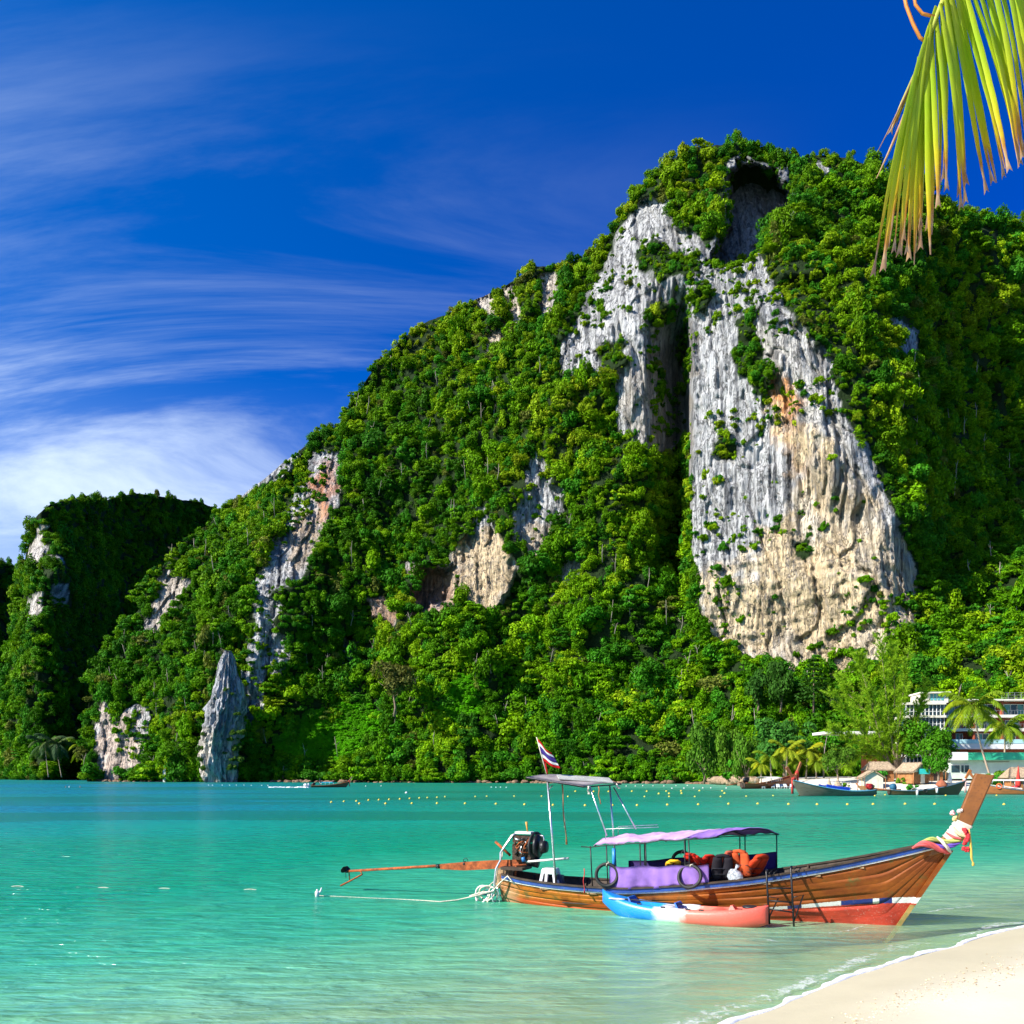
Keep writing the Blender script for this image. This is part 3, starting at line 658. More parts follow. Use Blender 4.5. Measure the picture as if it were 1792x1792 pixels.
grow(Ch, 1300, 3.0, 7.0, 6, GREENS[:4], 0.05, 'far_forest', 'jungle covering the farthest dark hill at the frame edge')

# pale bare trunks leaning out of the canopy
def bare_trunks(M, count, seed):
    r = random.Random(seed); ok = np.argwhere((M['m'] < 0.1) & (M['wide'] < 0.1) & (M['PY'] > 640)); mb = MB()
    for i in range(count):
        k = ok[r.randrange(len(ok))]; p = Vector(M['V'][k[0], k[1]]) + Vector((0, -2.6, -1.0)); h = r.uniform(4, 9); e = p + Vector((r.uniform(-1.6, 1.6), r.uniform(-1.5, 0.5), h))
        mid = p + (e - p) * 0.55 + Vector((r.uniform(-.4, .4), 0, 0)); mb.tube([p, mid, e], [0.17, 0.12, 0.05], 5)
        for q in range(2): mb.tube([mid, mid + Vector((r.uniform(-1.6, 1.6), r.uniform(-1, 0.5), r.uniform(1, 2.4)))], [0.07, 0.03], 4)
    n = NT('pale_bark'); v = n.coord('Object'); a = n.noise(v, 1.5, 3)
    mb.build('bare_trunks', n.done(n.bsdf(n.mix(a, (0.16, 0.13, 0.10), (0.42, 0.37, 0.30)), 0.9)), label='pale bare trunks and limbs showing through the jungle', kind='stuff')
bare_trunks(A, 240, 5)
# ------------------------------------------------------------------ shore, sea bed, water
SH = [on(*p) for p in ((1290, 1786), (1343, 1768), (1430, 1729), (1494, 1707), (1576, 1682), (1670, 1655), (1756, 1629), (1792, 1622))]
SHX = np.array([-60, -25, -9, -3.2] + [p.x for p in SH] + [14.5, 20, 30, 45, 70, 120])
SHY = np.array([-48, -14, 0.2, 5.6] + [p.y for p in SH] + [19.6, 21.6, 24.5, 29, 36, 50])
def shore_dist(x, y):
    """metres seaward (+) of the near waterline"""
    best = np.full(x.shape, 1e9); sgn = np.ones(x.shape)
    for i in range(len(SHX) - 1):
        ax, ay, bx, by = SHX[i], SHY[i], SHX[i + 1], SHY[i + 1]; ex, ey = bx - ax, by - ay
        t = np.clip(((x - ax) * ex + (y - ay) * ey) / (ex * ex + ey * ey), 0, 1)
        qx, qy = x - ax - t * ex, y - ay - t * ey; d = np.hypot(qx, qy); s = np.sign(ex * qy - ey * qx)
        k = d < best; best = np.where(k, d, best); sgn = np.where(k, s, sgn)
    return best * sgn
FARX = np.array([88.0, 96, 104, 112, 130, 160, 220, 300])      # waterline of the far beach
FARY = np.array([262.0, 205, 172, 158, 150, 149, 150, 150])
def far_dist(x, y):
    best = np.full(x.shape, 1e9)
    for i in range(len(FARX) - 1):
        ax, ay, bx, by = FARX[i] - 25, FARY[i], FARX[i + 1] - 25, FARY[i + 1]; ex, ey = bx - ax, by - ay
        t = np.clip(((x - ax) * ex + (y - ay) * ey) / (ex * ex + ey * ey), 0, 1)
        best = np.minimum(best, np.hypot(x - ax - t * ex, y - ay - t * ey))
    return best

def sand_material(name, col, wet=True):
    n = NT(name); v = n.coord('Object')
    a = n.noise(v, 0.6, 5, 0.6); b = n.noise(v, 60, 3, 0.7); e = n.noise(v, 9, 4, 0.6)
    c = n.mix(n.rng(a, 0.3, 0.7), tuple(k * 0.94 for k in col), tuple(min(1, k * 1.04) for k in col))
    c = n.mix(n.math('MULTIPLY', n.rng(b, 0.55, 0.75), 0.22), c, (0.42, 0.34, 0.25))
    rough = 0.9
    if wet:
        w = n.n('ShaderNodeAttribute', attribute_name='wet').outputs['Fac']
        c = n.mix(n.math('MULTIPLY', w, 0.85), c, n.mix(1.0, c, (0.82, 0.80, 0.68), 'MULTIPLY'))
        rough = n.rng(w, 0, 1, 0.9, 0.62)
    h = n.math('ADD', n.math('MULTIPLY', b, 0.3), e)
    return n.done(n.bsdf(c, rough, 0, n.bump(h, 0.35, 0.012), 0.3))
SAND = sand_material('coral_sand', (0.58, 0.53, 0.41))
# beach and sea bed as one sheet
gx = np.concatenate([np.linspace(-80, -14, 40), np.linspace(-13.6, 16, 330), np.linspace(16.5, 110, 80)])
gy = np.concatenate([np.linspace(-40, -0.5, 40), np.linspace(0, 26, 300), np.linspace(26.5, 70, 50)])
GX, GY = np.meshgrid(gx, gy)
sd = shore_dist(GX, GY)
sdw = sd
GZ = np.where(sdw < 0, 1.55 * (1 - np.exp(sdw * 0.085)), -2.6 * (1 - np.exp(-np.maximum(sdw, 0) * 0.085)))
GZ = GZ + 0.018 * fbm(GX / 1.4, GY / 1.4, 3, 3) * sstep(0.3, -2.5, sd) + 0.05 * fbm(GX / 3, GY / 3, 5, 2) * sstep(1, 6, sd)
I = np.arange(GX.size).reshape(GX.shape)
Fq = np.stack([I[:-1, :-1], I[:-1, 1:], I[1:, 1:], I[1:, :-1]], -1).reshape(-1, 4)
me = mesh_np('beach', np.stack([GX, GY, GZ], -1).reshape(-1, 3), Fq, SAND)
wetv = sstep(-2.3, -0.7, sd + 0.5 * fbm(GX / 1.8, GY / 1.8, 8, 3)); vflt(me, 'wet', wetv.ravel())
beach = bpy.data.objects.new('beach', me); C.objects.link(beach); tag(beach, kind='structure')

def water_material():
    n = NT('sea_water')
    dep = n.n('ShaderNodeAttribute', attribute_name='clear').outputs['Fac']
    col = n.n('ShaderNodeAttribute', attribute_name='seacol').outputs['Color']
    geo = n.n('ShaderNodeNewGeometry'); pos = geo.outputs['Position']
    def wave(scale, sx_, sy_, rz, det=3, rough=0.5, dist=0.4):
        mp = n.n('ShaderNodeMapping', {'Vector': pos, 'Scale': (sx_, sy_, 1), 'Rotation': (0, 0, rz)})
        return n.noise(mp.outputs[0], scale, det, rough, dist)
    w1 = wave(2.0, 0.45, 1.5, R(-14), 3, 0.5); w2 = wave(5.0, 0.6, 1.3, R(10), 3, 0.55); w3 = wave(0.16, 0.5, 1.3, R(-8), 2)
    patch = n.rng(w3, 0.35, 0.65, 0.55, 1.25)
    h = n.math('ADD', n.math('MULTIPLY', w1, 1.0), n.math('MULTIPLY', w2, 0.28))
    nm = n.bump(n.math('MULTIPLY', h, patch), 1.0, 0.28)
    tr = n.n('ShaderNodeBsdfTransparent', {'Color': (0.74, 1.0, 0.87, 1)}).outputs[0]
    nm2 = n.bump(h, 0.8, 0.20)
    lite = n.mix(n.rng(w1, 0.40, 0.62), n.mix(1.0, col, (0.80, 0.86, 0.88), 'MULTIPLY'), n.mix(1.0, col, (1.15, 1.08, 1.05), 'MULTIPLY'))  # ripple lights and darks are put into the body colour along the waves
    df = n.n('ShaderNodeBsdfDiffuse', {'Color': lite, 'Normal': nm2}).outputs[0]
    body = n.n('ShaderNodeMixShader', {0: dep, 1: df, 2: tr}).outputs[0]
    gl = n.n('ShaderNodeBsdfGlossy', {'Color': (0.95, 0.97, 1, 1), 'Roughness': 0.20, 'Normal': nm}).outputs[0]
    fr = n.n('ShaderNodeFresnel', {'IOR': 1.33, 'Normal': nm}).outputs[0]
    fr = n.math('MINIMUM', n.math('MULTIPLY', fr, 0.55), 0.28)
    return n.done(n.n('ShaderNodeMixShader', {0: fr, 1: body, 2: gl}).outputs[0])
ang = np.concatenate([np.linspace(-math.pi, -0.9, 60)[:-1], np.linspace(-0.9, 0.9, 420), np.linspace(0.9, math.pi, 60)[1:]])
rad = np.concatenate([np.linspace(0.0, 3.0, 6), np.geomspace(3.2, 9000, 420)])
AA, RR = np.meshgrid(ang, rad); WX, WY = RR * np.sin(AA), RR * np.cos(AA)
sd = shore_dist(WX, WY); fd = far_dist(WX, WY)
def lerp_cols(x, xs, cs):
    cs = np.array(cs); return np.stack([np.interp(x, xs, cs[:, i]) for i in range(3)], -1)
wob = 1 + 0.35 * fbm(WX / 16, WY / 16, 2, 3)
col = lerp_cols(np.maximum(sd, 0) * wob, (0, 2.5, 6, 10, 17, 28, 48, 90), ((0.44, 0.58, 0.34), (0.35, 0.60, 0.35), (0.17, 0.51, 0.29), (0.045, 0.39, 0.225), (0.0, 0.265, 0.140), (0.0, 0.240, 0.132), (0.0, 0.270, 0.180), (0.0, 0.205, 0.125)))
# deeper blue water over to the left, sea-grass darkening in patches
blue = sstep(-0.02, -0.42, WX / (np.abs(WY) + 1)) * sstep(30, 75, RR) * np.clip(0.65 + 0.7 * fbm(WX / 60, WY / 25, 6, 3), 0, 0.85)
col = col * (1 - blue[..., None]) + np.array([0.0, 0.155, 0.25]) * blue[..., None]
grs = sstep(0.12, 0.42, fbm(WX / 34, WY / 15, 9, 3)) * sstep(16, 30, sd) * 0.55
col = col * (1 - grs[..., None]) + np.array([0.0, 0.12, 0.06]) * grs[..., None]
fs = sstep(62, 12, fd * (1 + 0.3 * fbm(WX / 20, WY / 9, 4, 3))) * 0.85
col = col * (1 - fs[..., None]) + np.array([0.10, 0.37, 0.25]) * fs[..., None]
clear = np.exp(-np.maximum(sd, 0) / 3.6) * 0.94
I = np.arange(WX.size).reshape(WX.shape)
Fq = np.stack([I[:-1, :-1], I[1:, :-1], I[1:, 1:], I[:-1, 1:]], -1).reshape(-1, 4)
me = mesh_np('sea', np.stack([WX, WY, np.zeros_like(WX)], -1).reshape(-1, 3), Fq, water_material())
vcol(me, 'seacol', col.reshape(-1, 3)); vflt(me, 'clear', clear.ravel())
sea = bpy.data.objects.new('sea', me); C.objects.link(sea); tag(sea, kind='structure')

# foam along the near waterline, shells and grit on the sand
def foam_material(lace=False):
    n = NT('lace_foam' if lace else 'sea_foam'); v = n.coord('Object'); b = n.noise(v, 45, 4, 0.6)
    sh = n.bsdf(n.mix(n.rng(b, 0.35, 0.6), (0.62, 0.62, 0.64), (0.86, 0.86, 0.87)), 0.5, 0, n.bump(b, 0.6, 0.01), 0.4)
    if lace:
        e = n.n('ShaderNodeAttribute', attribute_name='body').outputs['Fac']; k = n.noise(v, 7, 5, 0.65, 1.2)
        f = n.math('MULTIPLY', n.rng(n.math('ADD', k, n.math('MULTIPLY', e, 0.28)), 0.72, 0.95), 0.5)
        sh = n.n('ShaderNodeMixShader', {0: f, 1: n.n('ShaderNodeBsdfTransparent').outputs[0], 2: sh}).outputs[0]
    return n.done(sh)
FOAM = foam_material(); LACE = foam_material(True)
def shore_frame(xs, smooth=0.0):
    s = np.concatenate([[0], np.cumsum(np.hypot(np.diff(SHX), np.diff(SHY)))]); q = np.linspace(np.interp(xs[0], SHX, s), np.interp(xs[1], SHX, s), int((np.interp(xs[1], SHX, s) - np.interp(xs[0], SHX, s)) / 0.05))
    k = np.exp(-np.linspace(-2, 2, 41) ** 2); k /= k.sum()
    x, y = np.interp(q, s, SHX), np.interp(q, s, SHY); xp, yp = np.pad(x, 20, 'edge'), np.pad(y, 20, 'edge'); x, y = np.convolve(xp, k, 'valid'), np.convolve(yp, k, 'valid')
    tx, ty = np.gradient(x), np.gradient(y); L = np.hypot(tx, ty) + 1e-9
    return q, x, y, -ty / L, tx / L
def foam_roll(name, off, wid, hgt, x0, x1, seed, label):
    q, x, y, nx, ny = shore_frame((x0, x1)); k1 = fbm(q / 1.1, seed, 0, 4); k2 = np.clip(0.5 + 0.8 * fbm(q / 0.4, seed + 4, 0, 3), 0.12, 1.2)
    o = off + 0.10 * k1; w = wid * (0.35 + 0.9 * k2); rows = []
    for i in range(len(q)):
        rows.append([(x[i] + nx[i] * (o[i] + w[i] * a), y[i] + ny[i] * (o[i] + w[i] * a), 0.004 - 0.085 * 0.13 * min(0, o[i]) * 0 + hgt * (0.3 + k2[i]) * b) for a, b in ((0, 0), (0.10, 0.85), (0.35, 1.0), (0.65, 0.55), (0.85, 0.3), (1, -0.1))])
    return MB().sheet(rows).build(name, FOAM, label=label, kind='stuff')
def foam_lace(name, off, wid, x0, x1, seed, label, z=0.007):
    q, x, y, nx, ny = shore_frame((x0, x1)); o = off + 0.30 * fbm(q / 2.5, seed, 0, 3); w = wid * np.clip(0.7 + 0.9 * fbm(q / 1.7, seed + 3, 0, 3), 0.1, 2); A_ = np.linspace(0, 1, 6)
    V = np.stack([np.stack([x + nx * (o + w * a), y + ny * (o + w * a), np.full_like(x, z)], -1) for a in A_], 1); I = np.arange(V.shape[0] * 6).reshape(-1, 6)
    me = mesh_np(name, V.reshape(-1, 3), np.stack([I[:-1, :-1], I[:-1, 1:], I[1:, 1:], I[1:, :-1]], -1).reshape(-1, 4), LACE)
    e = np.sin(np.pi * A_)[None] * np.clip(0.8 + 0.9 * fbm(q / 1.0, seed + 7, 0, 3), 0, 1.3)[:, None] - 0.45 * (A_[None] < 0.02) - 0.45 * (A_[None] > 0.98); vflt(me, 'body', e.ravel())
    ob = bpy.data.objects.new(name, me); C.objects.link(ob); return tag(ob, label, kind='stuff')
foam_roll('foam', -0.06, 0.15, 0.022, -4, 16, 3.0, 'white foam edge where the sea meets the near sand')
foam_lace('wash_foam', 0.08, 0.6, -4, 16, 7.0, 'broken lace of foam washing back off the near sand')
foam_lace('wavelet_foam', 1.9, 0.40, 6, 16, 12.0, 'thin lace of a second wavelet beside the boat bow', 0.010)
mb = MB(); rs = random.Random(5)
bvh_pts = []
for i in range(520):
    u = rs.random(); p = on(1470 + 330 * u + rs.gauss(0, 22), 1766 - 100 * u + rs.gauss(0, 14) , 0.35)
    x, y = p.x, p.y
    d = float(shore_dist(np.array([x]), np.array([y]))[0])
    if d > -0.7: continue
    z = 1.55 * (1 - math.exp(d * 0.085)); s = rs.choice((0.008, 0.010, 0.013, 0.019))
    R3 = Matrix.Rotation(rs.uniform(0, 6.28), 3, 'Z') @ Matrix.Rotation(rs.uniform(-0.5, 0.5), 3, 'X')
    q = [R3 @ Vector(k) * s for k in ((1.3, 0, 0), (0, 0.9, 0), (-1.2, 0, 0), (0, -0.8, 0), (0.1, 0, 0.55), (0, 0, -0.5))]
    mb.add([k + Vector((x, y, z + 0.006)) for k in q], [(0, 1, 4), (1, 2, 4), (2, 3, 4), (3, 0, 4), (1, 0, 5), (2, 1, 5), (3, 2, 5), (0, 3, 5)])
n = NT('shell_grit'); v = n.coord('Object'); a = n.noise(v, 9, 2)
SHELL = n.done(n.bsdf(n.ramp(a, [(0.3, (0.75, 0.68, 0.55)), (0.5, (0.62, 0.50, 0.30)), (0.62, (0.24, 0.15, 0.08)), (0.75, (0.8, 0.75, 0.65))]), 0.7))
mb.build('shell_gravel', SHELL, label='band of broken shells and coral bits on the dry sand', kind='stuff')

# ---- far beach and the land behind it
def strip_land(name, front, back, mat, zf, zb, nx=90, ny=40, seed=0.0):
    xs = np.linspace(0, 1, nx); fr = np.array(front); bk = np.array(back)
    fx = np.interp(xs, np.linspace(0, 1, len(fr)), fr[:, 0]); fy = np.interp(xs, np.linspace(0, 1, len(fr)), fr[:, 1])
    bx = np.interp(xs, np.linspace(0, 1, len(bk)), bk[:, 0]); by = np.interp(xs, np.linspace(0, 1, len(bk)), bk[:, 1])
    t = np.linspace(0, 1, ny)[:, None]
    X = fx + (bx - fx) * t; Y = fy + (by - fy) * t; Z = zf + (zb - zf) * (0.8 * (1 - np.exp(-t * 10)) + 0.2 * t) + 0.12 * fbm(X / 3, Y / 3, seed, 3)
    I = np.arange(X.size).reshape(X.shape)
    Fq = np.stack([I[:-1, :-1], I[:-1, 1:], I[1:, 1:], I[1:, :-1]], -1).reshape(-1, 4)
    me = mesh_np(name, np.stack([X, Y, Z], -1).reshape(-1, 3), Fq, mat); vflt(me, 'wet', (np.clip(1 - t * 25, 0, 1) * np.ones_like(X)).ravel())
    o = bpy.data.objects.new(name, me); C.objects.link(o); tag(o, kind='structure'); return o
FSAND = sand_material('far_coral_sand', (0.64, 0.58, 0.49))
far_beach = strip_land('far_beach', [(60, 262), (62, 232), (60, 205), (60, 184), (62, 166), (70, 159), (93, 156), (140, 154), (200, 155)], [(66, 275), (72, 250), (80, 235), (86, 230), (96, 228), (108, 226), (125, 225), (150, 225), (210, 226)], FSAND, -0.5, 2.6)
# ------------------------------------------------------------------ the moored longtail boat
BZ = math.atan2(-0.39, 0.921)
BO = Vector((-0.1, 20.3, 0))
BU = Vector((math.cos(BZ), math.sin(BZ), 0)); BV = Vector((-math.sin(BZ), math.cos(BZ), 0))
def bw(s, y, z): return BO + BU * s + BV * y + Vector((0, 0, z))     # boat coordinates to the place

S_K = [-0.05, 0.5, 1.5, 3.0, 4.5, 6.0, 7.3, 8.3, 8.8, 9.25]
def hb(s): return float(np.interp(s, S_K, [0.34, 0.52, 0.68, 0.78, 0.78, 0.69, 0.50, 0.29, 0.17, 0.055]))
def gz(s): return float(np.interp(s, [-0.05, 0.4, 1.2, 2.2, 3.1, 4.2, 5.5, 6.4, 7.3, 8.0, 8.7, 9.25], [0.68, 0.60, 0.545, 0.52, 0.535, 0.645, 0.83, 1.00, 1.19, 1.36, 1.55, 1.70]))
def kz(s): return float(np.interp(s, [-0.05, 0.6, 2, 6.5, 8.1, 8.25, 9.38], [-0.16, -0.28, -0.36, -0.36, -0.34, -0.24, 1.62]))
def smooth_f(f, s, w=0.35):
    return sum(f(s + w * k / 4) * c for k, c in zip(range(-4, 5), (1, 2, 3, 4, 5, 4, 3, 2, 1))) / 25
HB = lambda s: smooth_f(hb, s)
GZ_ = lambda s: smooth_f(gz, s)
KZ = lambda s: smooth_f(kz, s, 0.12)
def sect(s, q, off=0.0):
    p = float(np.interp(s, [0, 1, 4, 6.5, 8, 9.2], [0.72, 0.52, 0.46, 0.60, 0.85, 1.0]))
    k, g = KZ(s), GZ_(s); b = HB(s)
    return (b + off) * (q ** p) if q > 0 else 0.0, k + (g - k) * q

def hull_material(base, lite, dark, red, stripes=True, name='hull_wood'):
    n = NT(name); tc = n.n('ShaderNodeTexCoord'); ob = tc.outputs['Object']
    sp = n.n('ShaderNodeSeparateXYZ', {0: ob}); X, Z = sp.outputs[0], sp.outputs[2]
    g1 = n.noise(n.n('ShaderNodeMapping', {'Vector': ob, 'Scale': (0.6, 1, 1.2)}).outputs[0], 3.2, 6, 0.62, 0.3)
    g2 = n.noise(n.n('ShaderNodeMapping', {'Vector': ob, 'Scale': (0.35, 1, 1.4)}).outputs[0], 12, 5, 0.65)
    g3 = n.noise(ob, 2.2, 5, 0.65); g4 = n.noise(ob, 34, 4, 0.7)
    c = n.mix(n.rng(g1, 0.32, 0.70), base, lite)
    c = n.mix(n.math('MULTIPLY', n.rng(g2, 0.50, 0.80), 0.28), c, dark)
    # faded orange towards the stern, green weed stain in blotches
    c = n.mix(n.math('MULTIPLY', n.math('MULTIPLY', n.rng(X, 6.4, 2.5), n.rng(g3, 0.36, 0.58)), 0.95), c, (0.50, 0.150, 0.012))
    c = n.mix(n.math('MULTIPLY', n.rng(g3, 0.56, 0.66), n.rng(g1, 0.40, 0.55, 0.0, 0.75)), c, (0.07, 0.085, 0.02))
    c = n.mix(n.math('MULTIPLY', n.rng(g4, 0.68, 0.76), 0.4), c, (0.45, 0.28, 0.12))
    zl = n.rng(X, 5.0, 8.7, 0.165, 0.46)
    if stripes:
        jag = n.math('MULTIPLY', n.math('SUBTRACT', g4, 0.5), 0.05)
        zz = n.math('ADD', Z, jag)
        wid = n.rng(X, 5.0, 8.6, 0.035, 0.12, False)
        st = n.math('MULTIPLY', n.math('GREATER_THAN', zz, zl), n.math('LESS_THAN', zz, n.math('ADD', zl, wid)))
        st = n.math('MULTIPLY', st, n.math('GREATER_THAN', X, 4.6))
        wb = n.ramp(n.math('DIVIDE', X, 10.0), [(0.0, (0.62, 0.62, 0.58)), (0.635, (0.02, 0.03, 0.10)), (0.662, (0.66, 0.66, 0.62)), (0.735, (0.012, 0.03, 0.16)), (0.793, (0.70, 0.70, 0.66)), (0.805, (0.012, 0.03, 0.16)), (0.832, (0.72, 0.72, 0.68))], 'CONSTANT')
        wb = n.mix(n.math('MULTIPLY', n.rng(g4, 0.6, 0.7), 0.7), wb, (0.35, 0.30, 0.22))
        below = n.math('MULTIPLY', n.math('LESS_THAN', zz, zl), n.rng(X, 4.4, 8.2, 0.25, 1.0)); below = n.math('MULTIPLY', below, n.rng(X, 4.2, 5.0))
        rd = n.mix(n.rng(g1, 0.35, 0.65), red, tuple(min(1, k * 1.5) for k in red))
        rd = n.mix(n.math('MULTIPLY', n.rng(g4, 0.58, 0.70), 0.6), rd, (0.55, 0.42, 0.32))
        c = n.mix(below, c, rd)
        low = n.math('MULTIPLY', n.rng(zz, 0.20, 0.09), n.rng(X, 5.2, 3.6))
        c = n.mix(n.math('MULTIPLY', low, 0.85), c, (0.52, 0.075, 0.012))
        c = n.mix(st, c, wb)
        # paler weathered frame at the stern
        c = n.mix(n.math('MULTIPLY', n.rng(X, 0.55, 0.1), n.rng(g3, 0.4, 0.6, 0.1, 0.7)), c, (0.55, 0.35, 0.20))
    h = n.math('ADD', n.math('MULTIPLY', g2, 0.7), g4)
    g5 = n.noise(n.n('ShaderNodeMapping', {'Vector': ob, 'Scale': (0.06, 1, 2.5)}).outputs[0], 34, 3, 0.6)
    c = n.mix(n.math('MULTIPLY', n.rng(g5, 0.48, 0.72), 0.30), c, dark)
    return n.done(n.bsdf(c, n.rng(g4, 0.3, 0.7, 0.48, 0.72), 0, n.bump(n.math('ADD', h, g5), 0.35, 0.008), 0.3))
HULL = hull_material((0.165, 0.037, 0.004), (0.26, 0.070, 0.006), (0.07, 0.018, 0.004), (0.36, 0.035, 0.018))
WOOD_D = plain('dark_wet_wood', (0.05, 0.032, 0.02), 0.7, 0, 0.5, 5)
WOOD = plain('weathered_wood', (0.30, 0.19, 0.10), 0.75, 0, 0.4, 6, dirt=(0.10, 0.06, 0.03))
BLUE = plain('faded_blue_paint', (0.012, 0.055, 0.25), 0.5, 0, 0.4, 4, dirt=(0.06, 0.08, 0.16))
WHITE = plain('chalky_white_paint', (0.72, 0.71, 0.68), 0.55, 0, 0.12, 5, dirt=(0.35, 0.30, 0.24))
RUST = plain('rusty_steel', (0.36, 0.085, 0.02), 0.8, 0.15, 0.5, 8, 0.4, dirt=(0.10, 0.045, 0.03))
STEEL = plain('galvanised_pipe', (0.62, 0.63, 0.64), 0.32, 0.9, 0.2, 9)
BLACKM = plain('black_painted_steel', (0.012, 0.012, 0.014), 0.42, 0.2, 0.3, 12)
RUBBER = plain('black_rubber', (0.012, 0.012, 0.012), 0.6, 0, 0.3, 20)
ROPE = plain('pale_rope', (0.66, 0.60, 0.48), 0.85, 0, 0.3, 30, 0.6)
ROPE_R = plain('reddish_rope', (0.45, 0.16, 0.06), 0.85, 0, 0.3, 30, 0.5)

boat = empty('longtail_boat', BO, BZ, 'brown wooden longtail boat with purple canopy moored beside the near sand', 'boat')
SS = np.concatenate([np.linspace(-0.05, 8.0, 70), np.linspace(8.05, 9.25, 26)])
QB = [0.0, 0.30, 0.44, 0.57, 0.69, 0.80, 0.905, 1.0]
# strakes: each plank its own piece, edges eased so the seams read
rp = random.Random(3)
for side in (-1, 1):
    for k in range(len(QB) - 1):
        q0, q1 = QB[k], QB[k + 1]; mb = MB(); g = []
        pr = rp.uniform(0.0, 0.0004)
        for s in SS:
            row = []
            for j, (a, o) in enumerate(((0, -0.0006), (0.004, pr), (0.35, pr), (0.65, pr), (0.996, pr), (1, -0.0006))):
                q = q0 + (q1 - q0) * a
                ww = 0.003 * math.sin(s * 2.1 + k * 1.7) * (1 if 0 < k < 6 else 0)
                y, z = sect(s, q + ww * (1 if j in (0, 5) else 0.6), o)
                row.append((s, side * max(y, 0.0), z))
            g.append(row if side < 0 else row[::-1])
        mb.sheet(g); mb.build('hull_plank', HULL, boat)
# inner skin (the dark gap behind the seams, and the inside of the boat)
mb = MB(); g = []
for s in SS:
    row = []
    for q in np.linspace(-1, 1, 23):
        y, z = sect(s, abs(q), -0.014); row.append((s, math.copysign(max(y, 0), q), z if abs(q) > 0 else z + 0.02))
    g.append(row)
mb.sheet(g); mb.build('hull_lining', WOOD_D, boat)
# stern board
mb = MB()
tr = [(-0.05, math.copysign(sect(-0.05, abs(q))[0], q), sect(-0.05, abs(q))[1]) for q in np.linspace(-1, 1, 21)]
mb.add(tr + [(x - 0.05, y * 0.98, z) for x, y, z in tr], [tuple(range(21)), tuple(range(41, 20, -1))] + [(i + 1, i, 21 + i, 22 + i) for i in range(20)] + [(0, 20, 41, 21)]); mb.build('transom', WOOD, boat)
# gunwales: dark cap, blue band, white line
for side in (-1, 1):
    for nm, q, wid, hgt, off, mt in (('gunwale_cap', 1.0, 0.085, 0.035, 0.0, WOOD_D), ('gunwale_band', 0.935, 0.028, 0.075, 0.014, BLUE), ('gunwale_line', 0.865, 0.022, 0.028, 0.012, WHITE)):
        mb = MB(); rows = []
        for s in np.linspace(0.0, 9.15, 90):
            y, z = sect(s, 1.0); g_ = GZ_(s); zz = g_ + {'gunwale_cap': 0.015, 'gunwale_band': -0.045, 'gunwale_line': -0.098}[nm]
            k, = (KZ(s),); qq = min(1, max(0.02, (zz - k) / (g_ - k))); y, _ = sect(s, qq)
            y += off; rows.append([(s, side * (y - wid / 2), zz - hgt / 2), (s, side * (y + wid / 2), zz - hgt / 2), (s, side * (y + wid / 2), zz + hgt / 2), (s, side * (y - wid / 2), zz + hgt / 2)])
        n_ = len(rows); vs_ = [p for r_ in rows for p in r_]
        fs_ = [(i * 4 + k, i * 4 + (k + 1) % 4, (i + 1) * 4 + (k + 1) % 4, (i + 1) * 4 + k) for i in range(n_ - 1) for k in range(4)] + [(3, 2, 1, 0), ((n_ - 1) * 4, (n_ - 1) * 4 + 1, (n_ - 1) * 4 + 2, (n_ - 1) * 4 + 3)]
        mb.add(vs_, fs_); mb.build(nm, mt, boat)
# keel, stem and the tall prow plank
mb = MB(); pts = [(s, 0, KZ(s)) for s in np.linspace(0, 8.2, 24)]
mb.tube([(s, 0, z - 0.02) for s, _, z in pts], 0.045, 6); mb.build('keel', WOOD_D, boat)
def stem_at(z): return float(np.interp(z, [-0.36, -0.3, 1.55], [8.17, 8.24, 9.36]))
STEM_M = plain('bare_stem_wood', (0.30, 0.20, 0.06), 0.7, 0, 0.45, 5, dirt=(0.16, 0.20, 0.05))
mb = MB(); g = []
for z in np.linspace(-0.36, 1.52, 20):
    x = stem_at(z); g.append([(x - 0.03, -0.050, z), (x + 0.065, -0.034, z + 0.0), (x + 0.065, 0.034, z), (x - 0.03, 0.050, z)])
lowg = [r_ for r_ in g if r_[0][2] <= 0.50]; upg = [r_ for r_ in g if r_[0][2] >= 0.40]
def loft(mb, g):
    n_ = len(g); k_ = len(g[0])
    mb.add([p for r_ in g for p in r_], [(i * k_ + j, i * k_ + (j + 1) % k_, (i + 1) * k_ + (j + 1) % k_, (i + 1) * k_ + j) for i in range(n_ - 1) for j in range(k_)] + [tuple(range(k_ - 1, -1, -1)), tuple((n_ - 1) * k_ + j for j in range(k_))])
    return mb
loft(MB(), lowg).build('stem_foot', STEM_M, boat)
loft(MB(), upg).build('stem', HULL, boat)
PROW = plain('varnished_prow_wood', (0.19, 0.068, 0.016), 0.45, 0, 0.25, 3, 0.3, dirt=(0.10, 0.035, 0.012))
mb = MB()
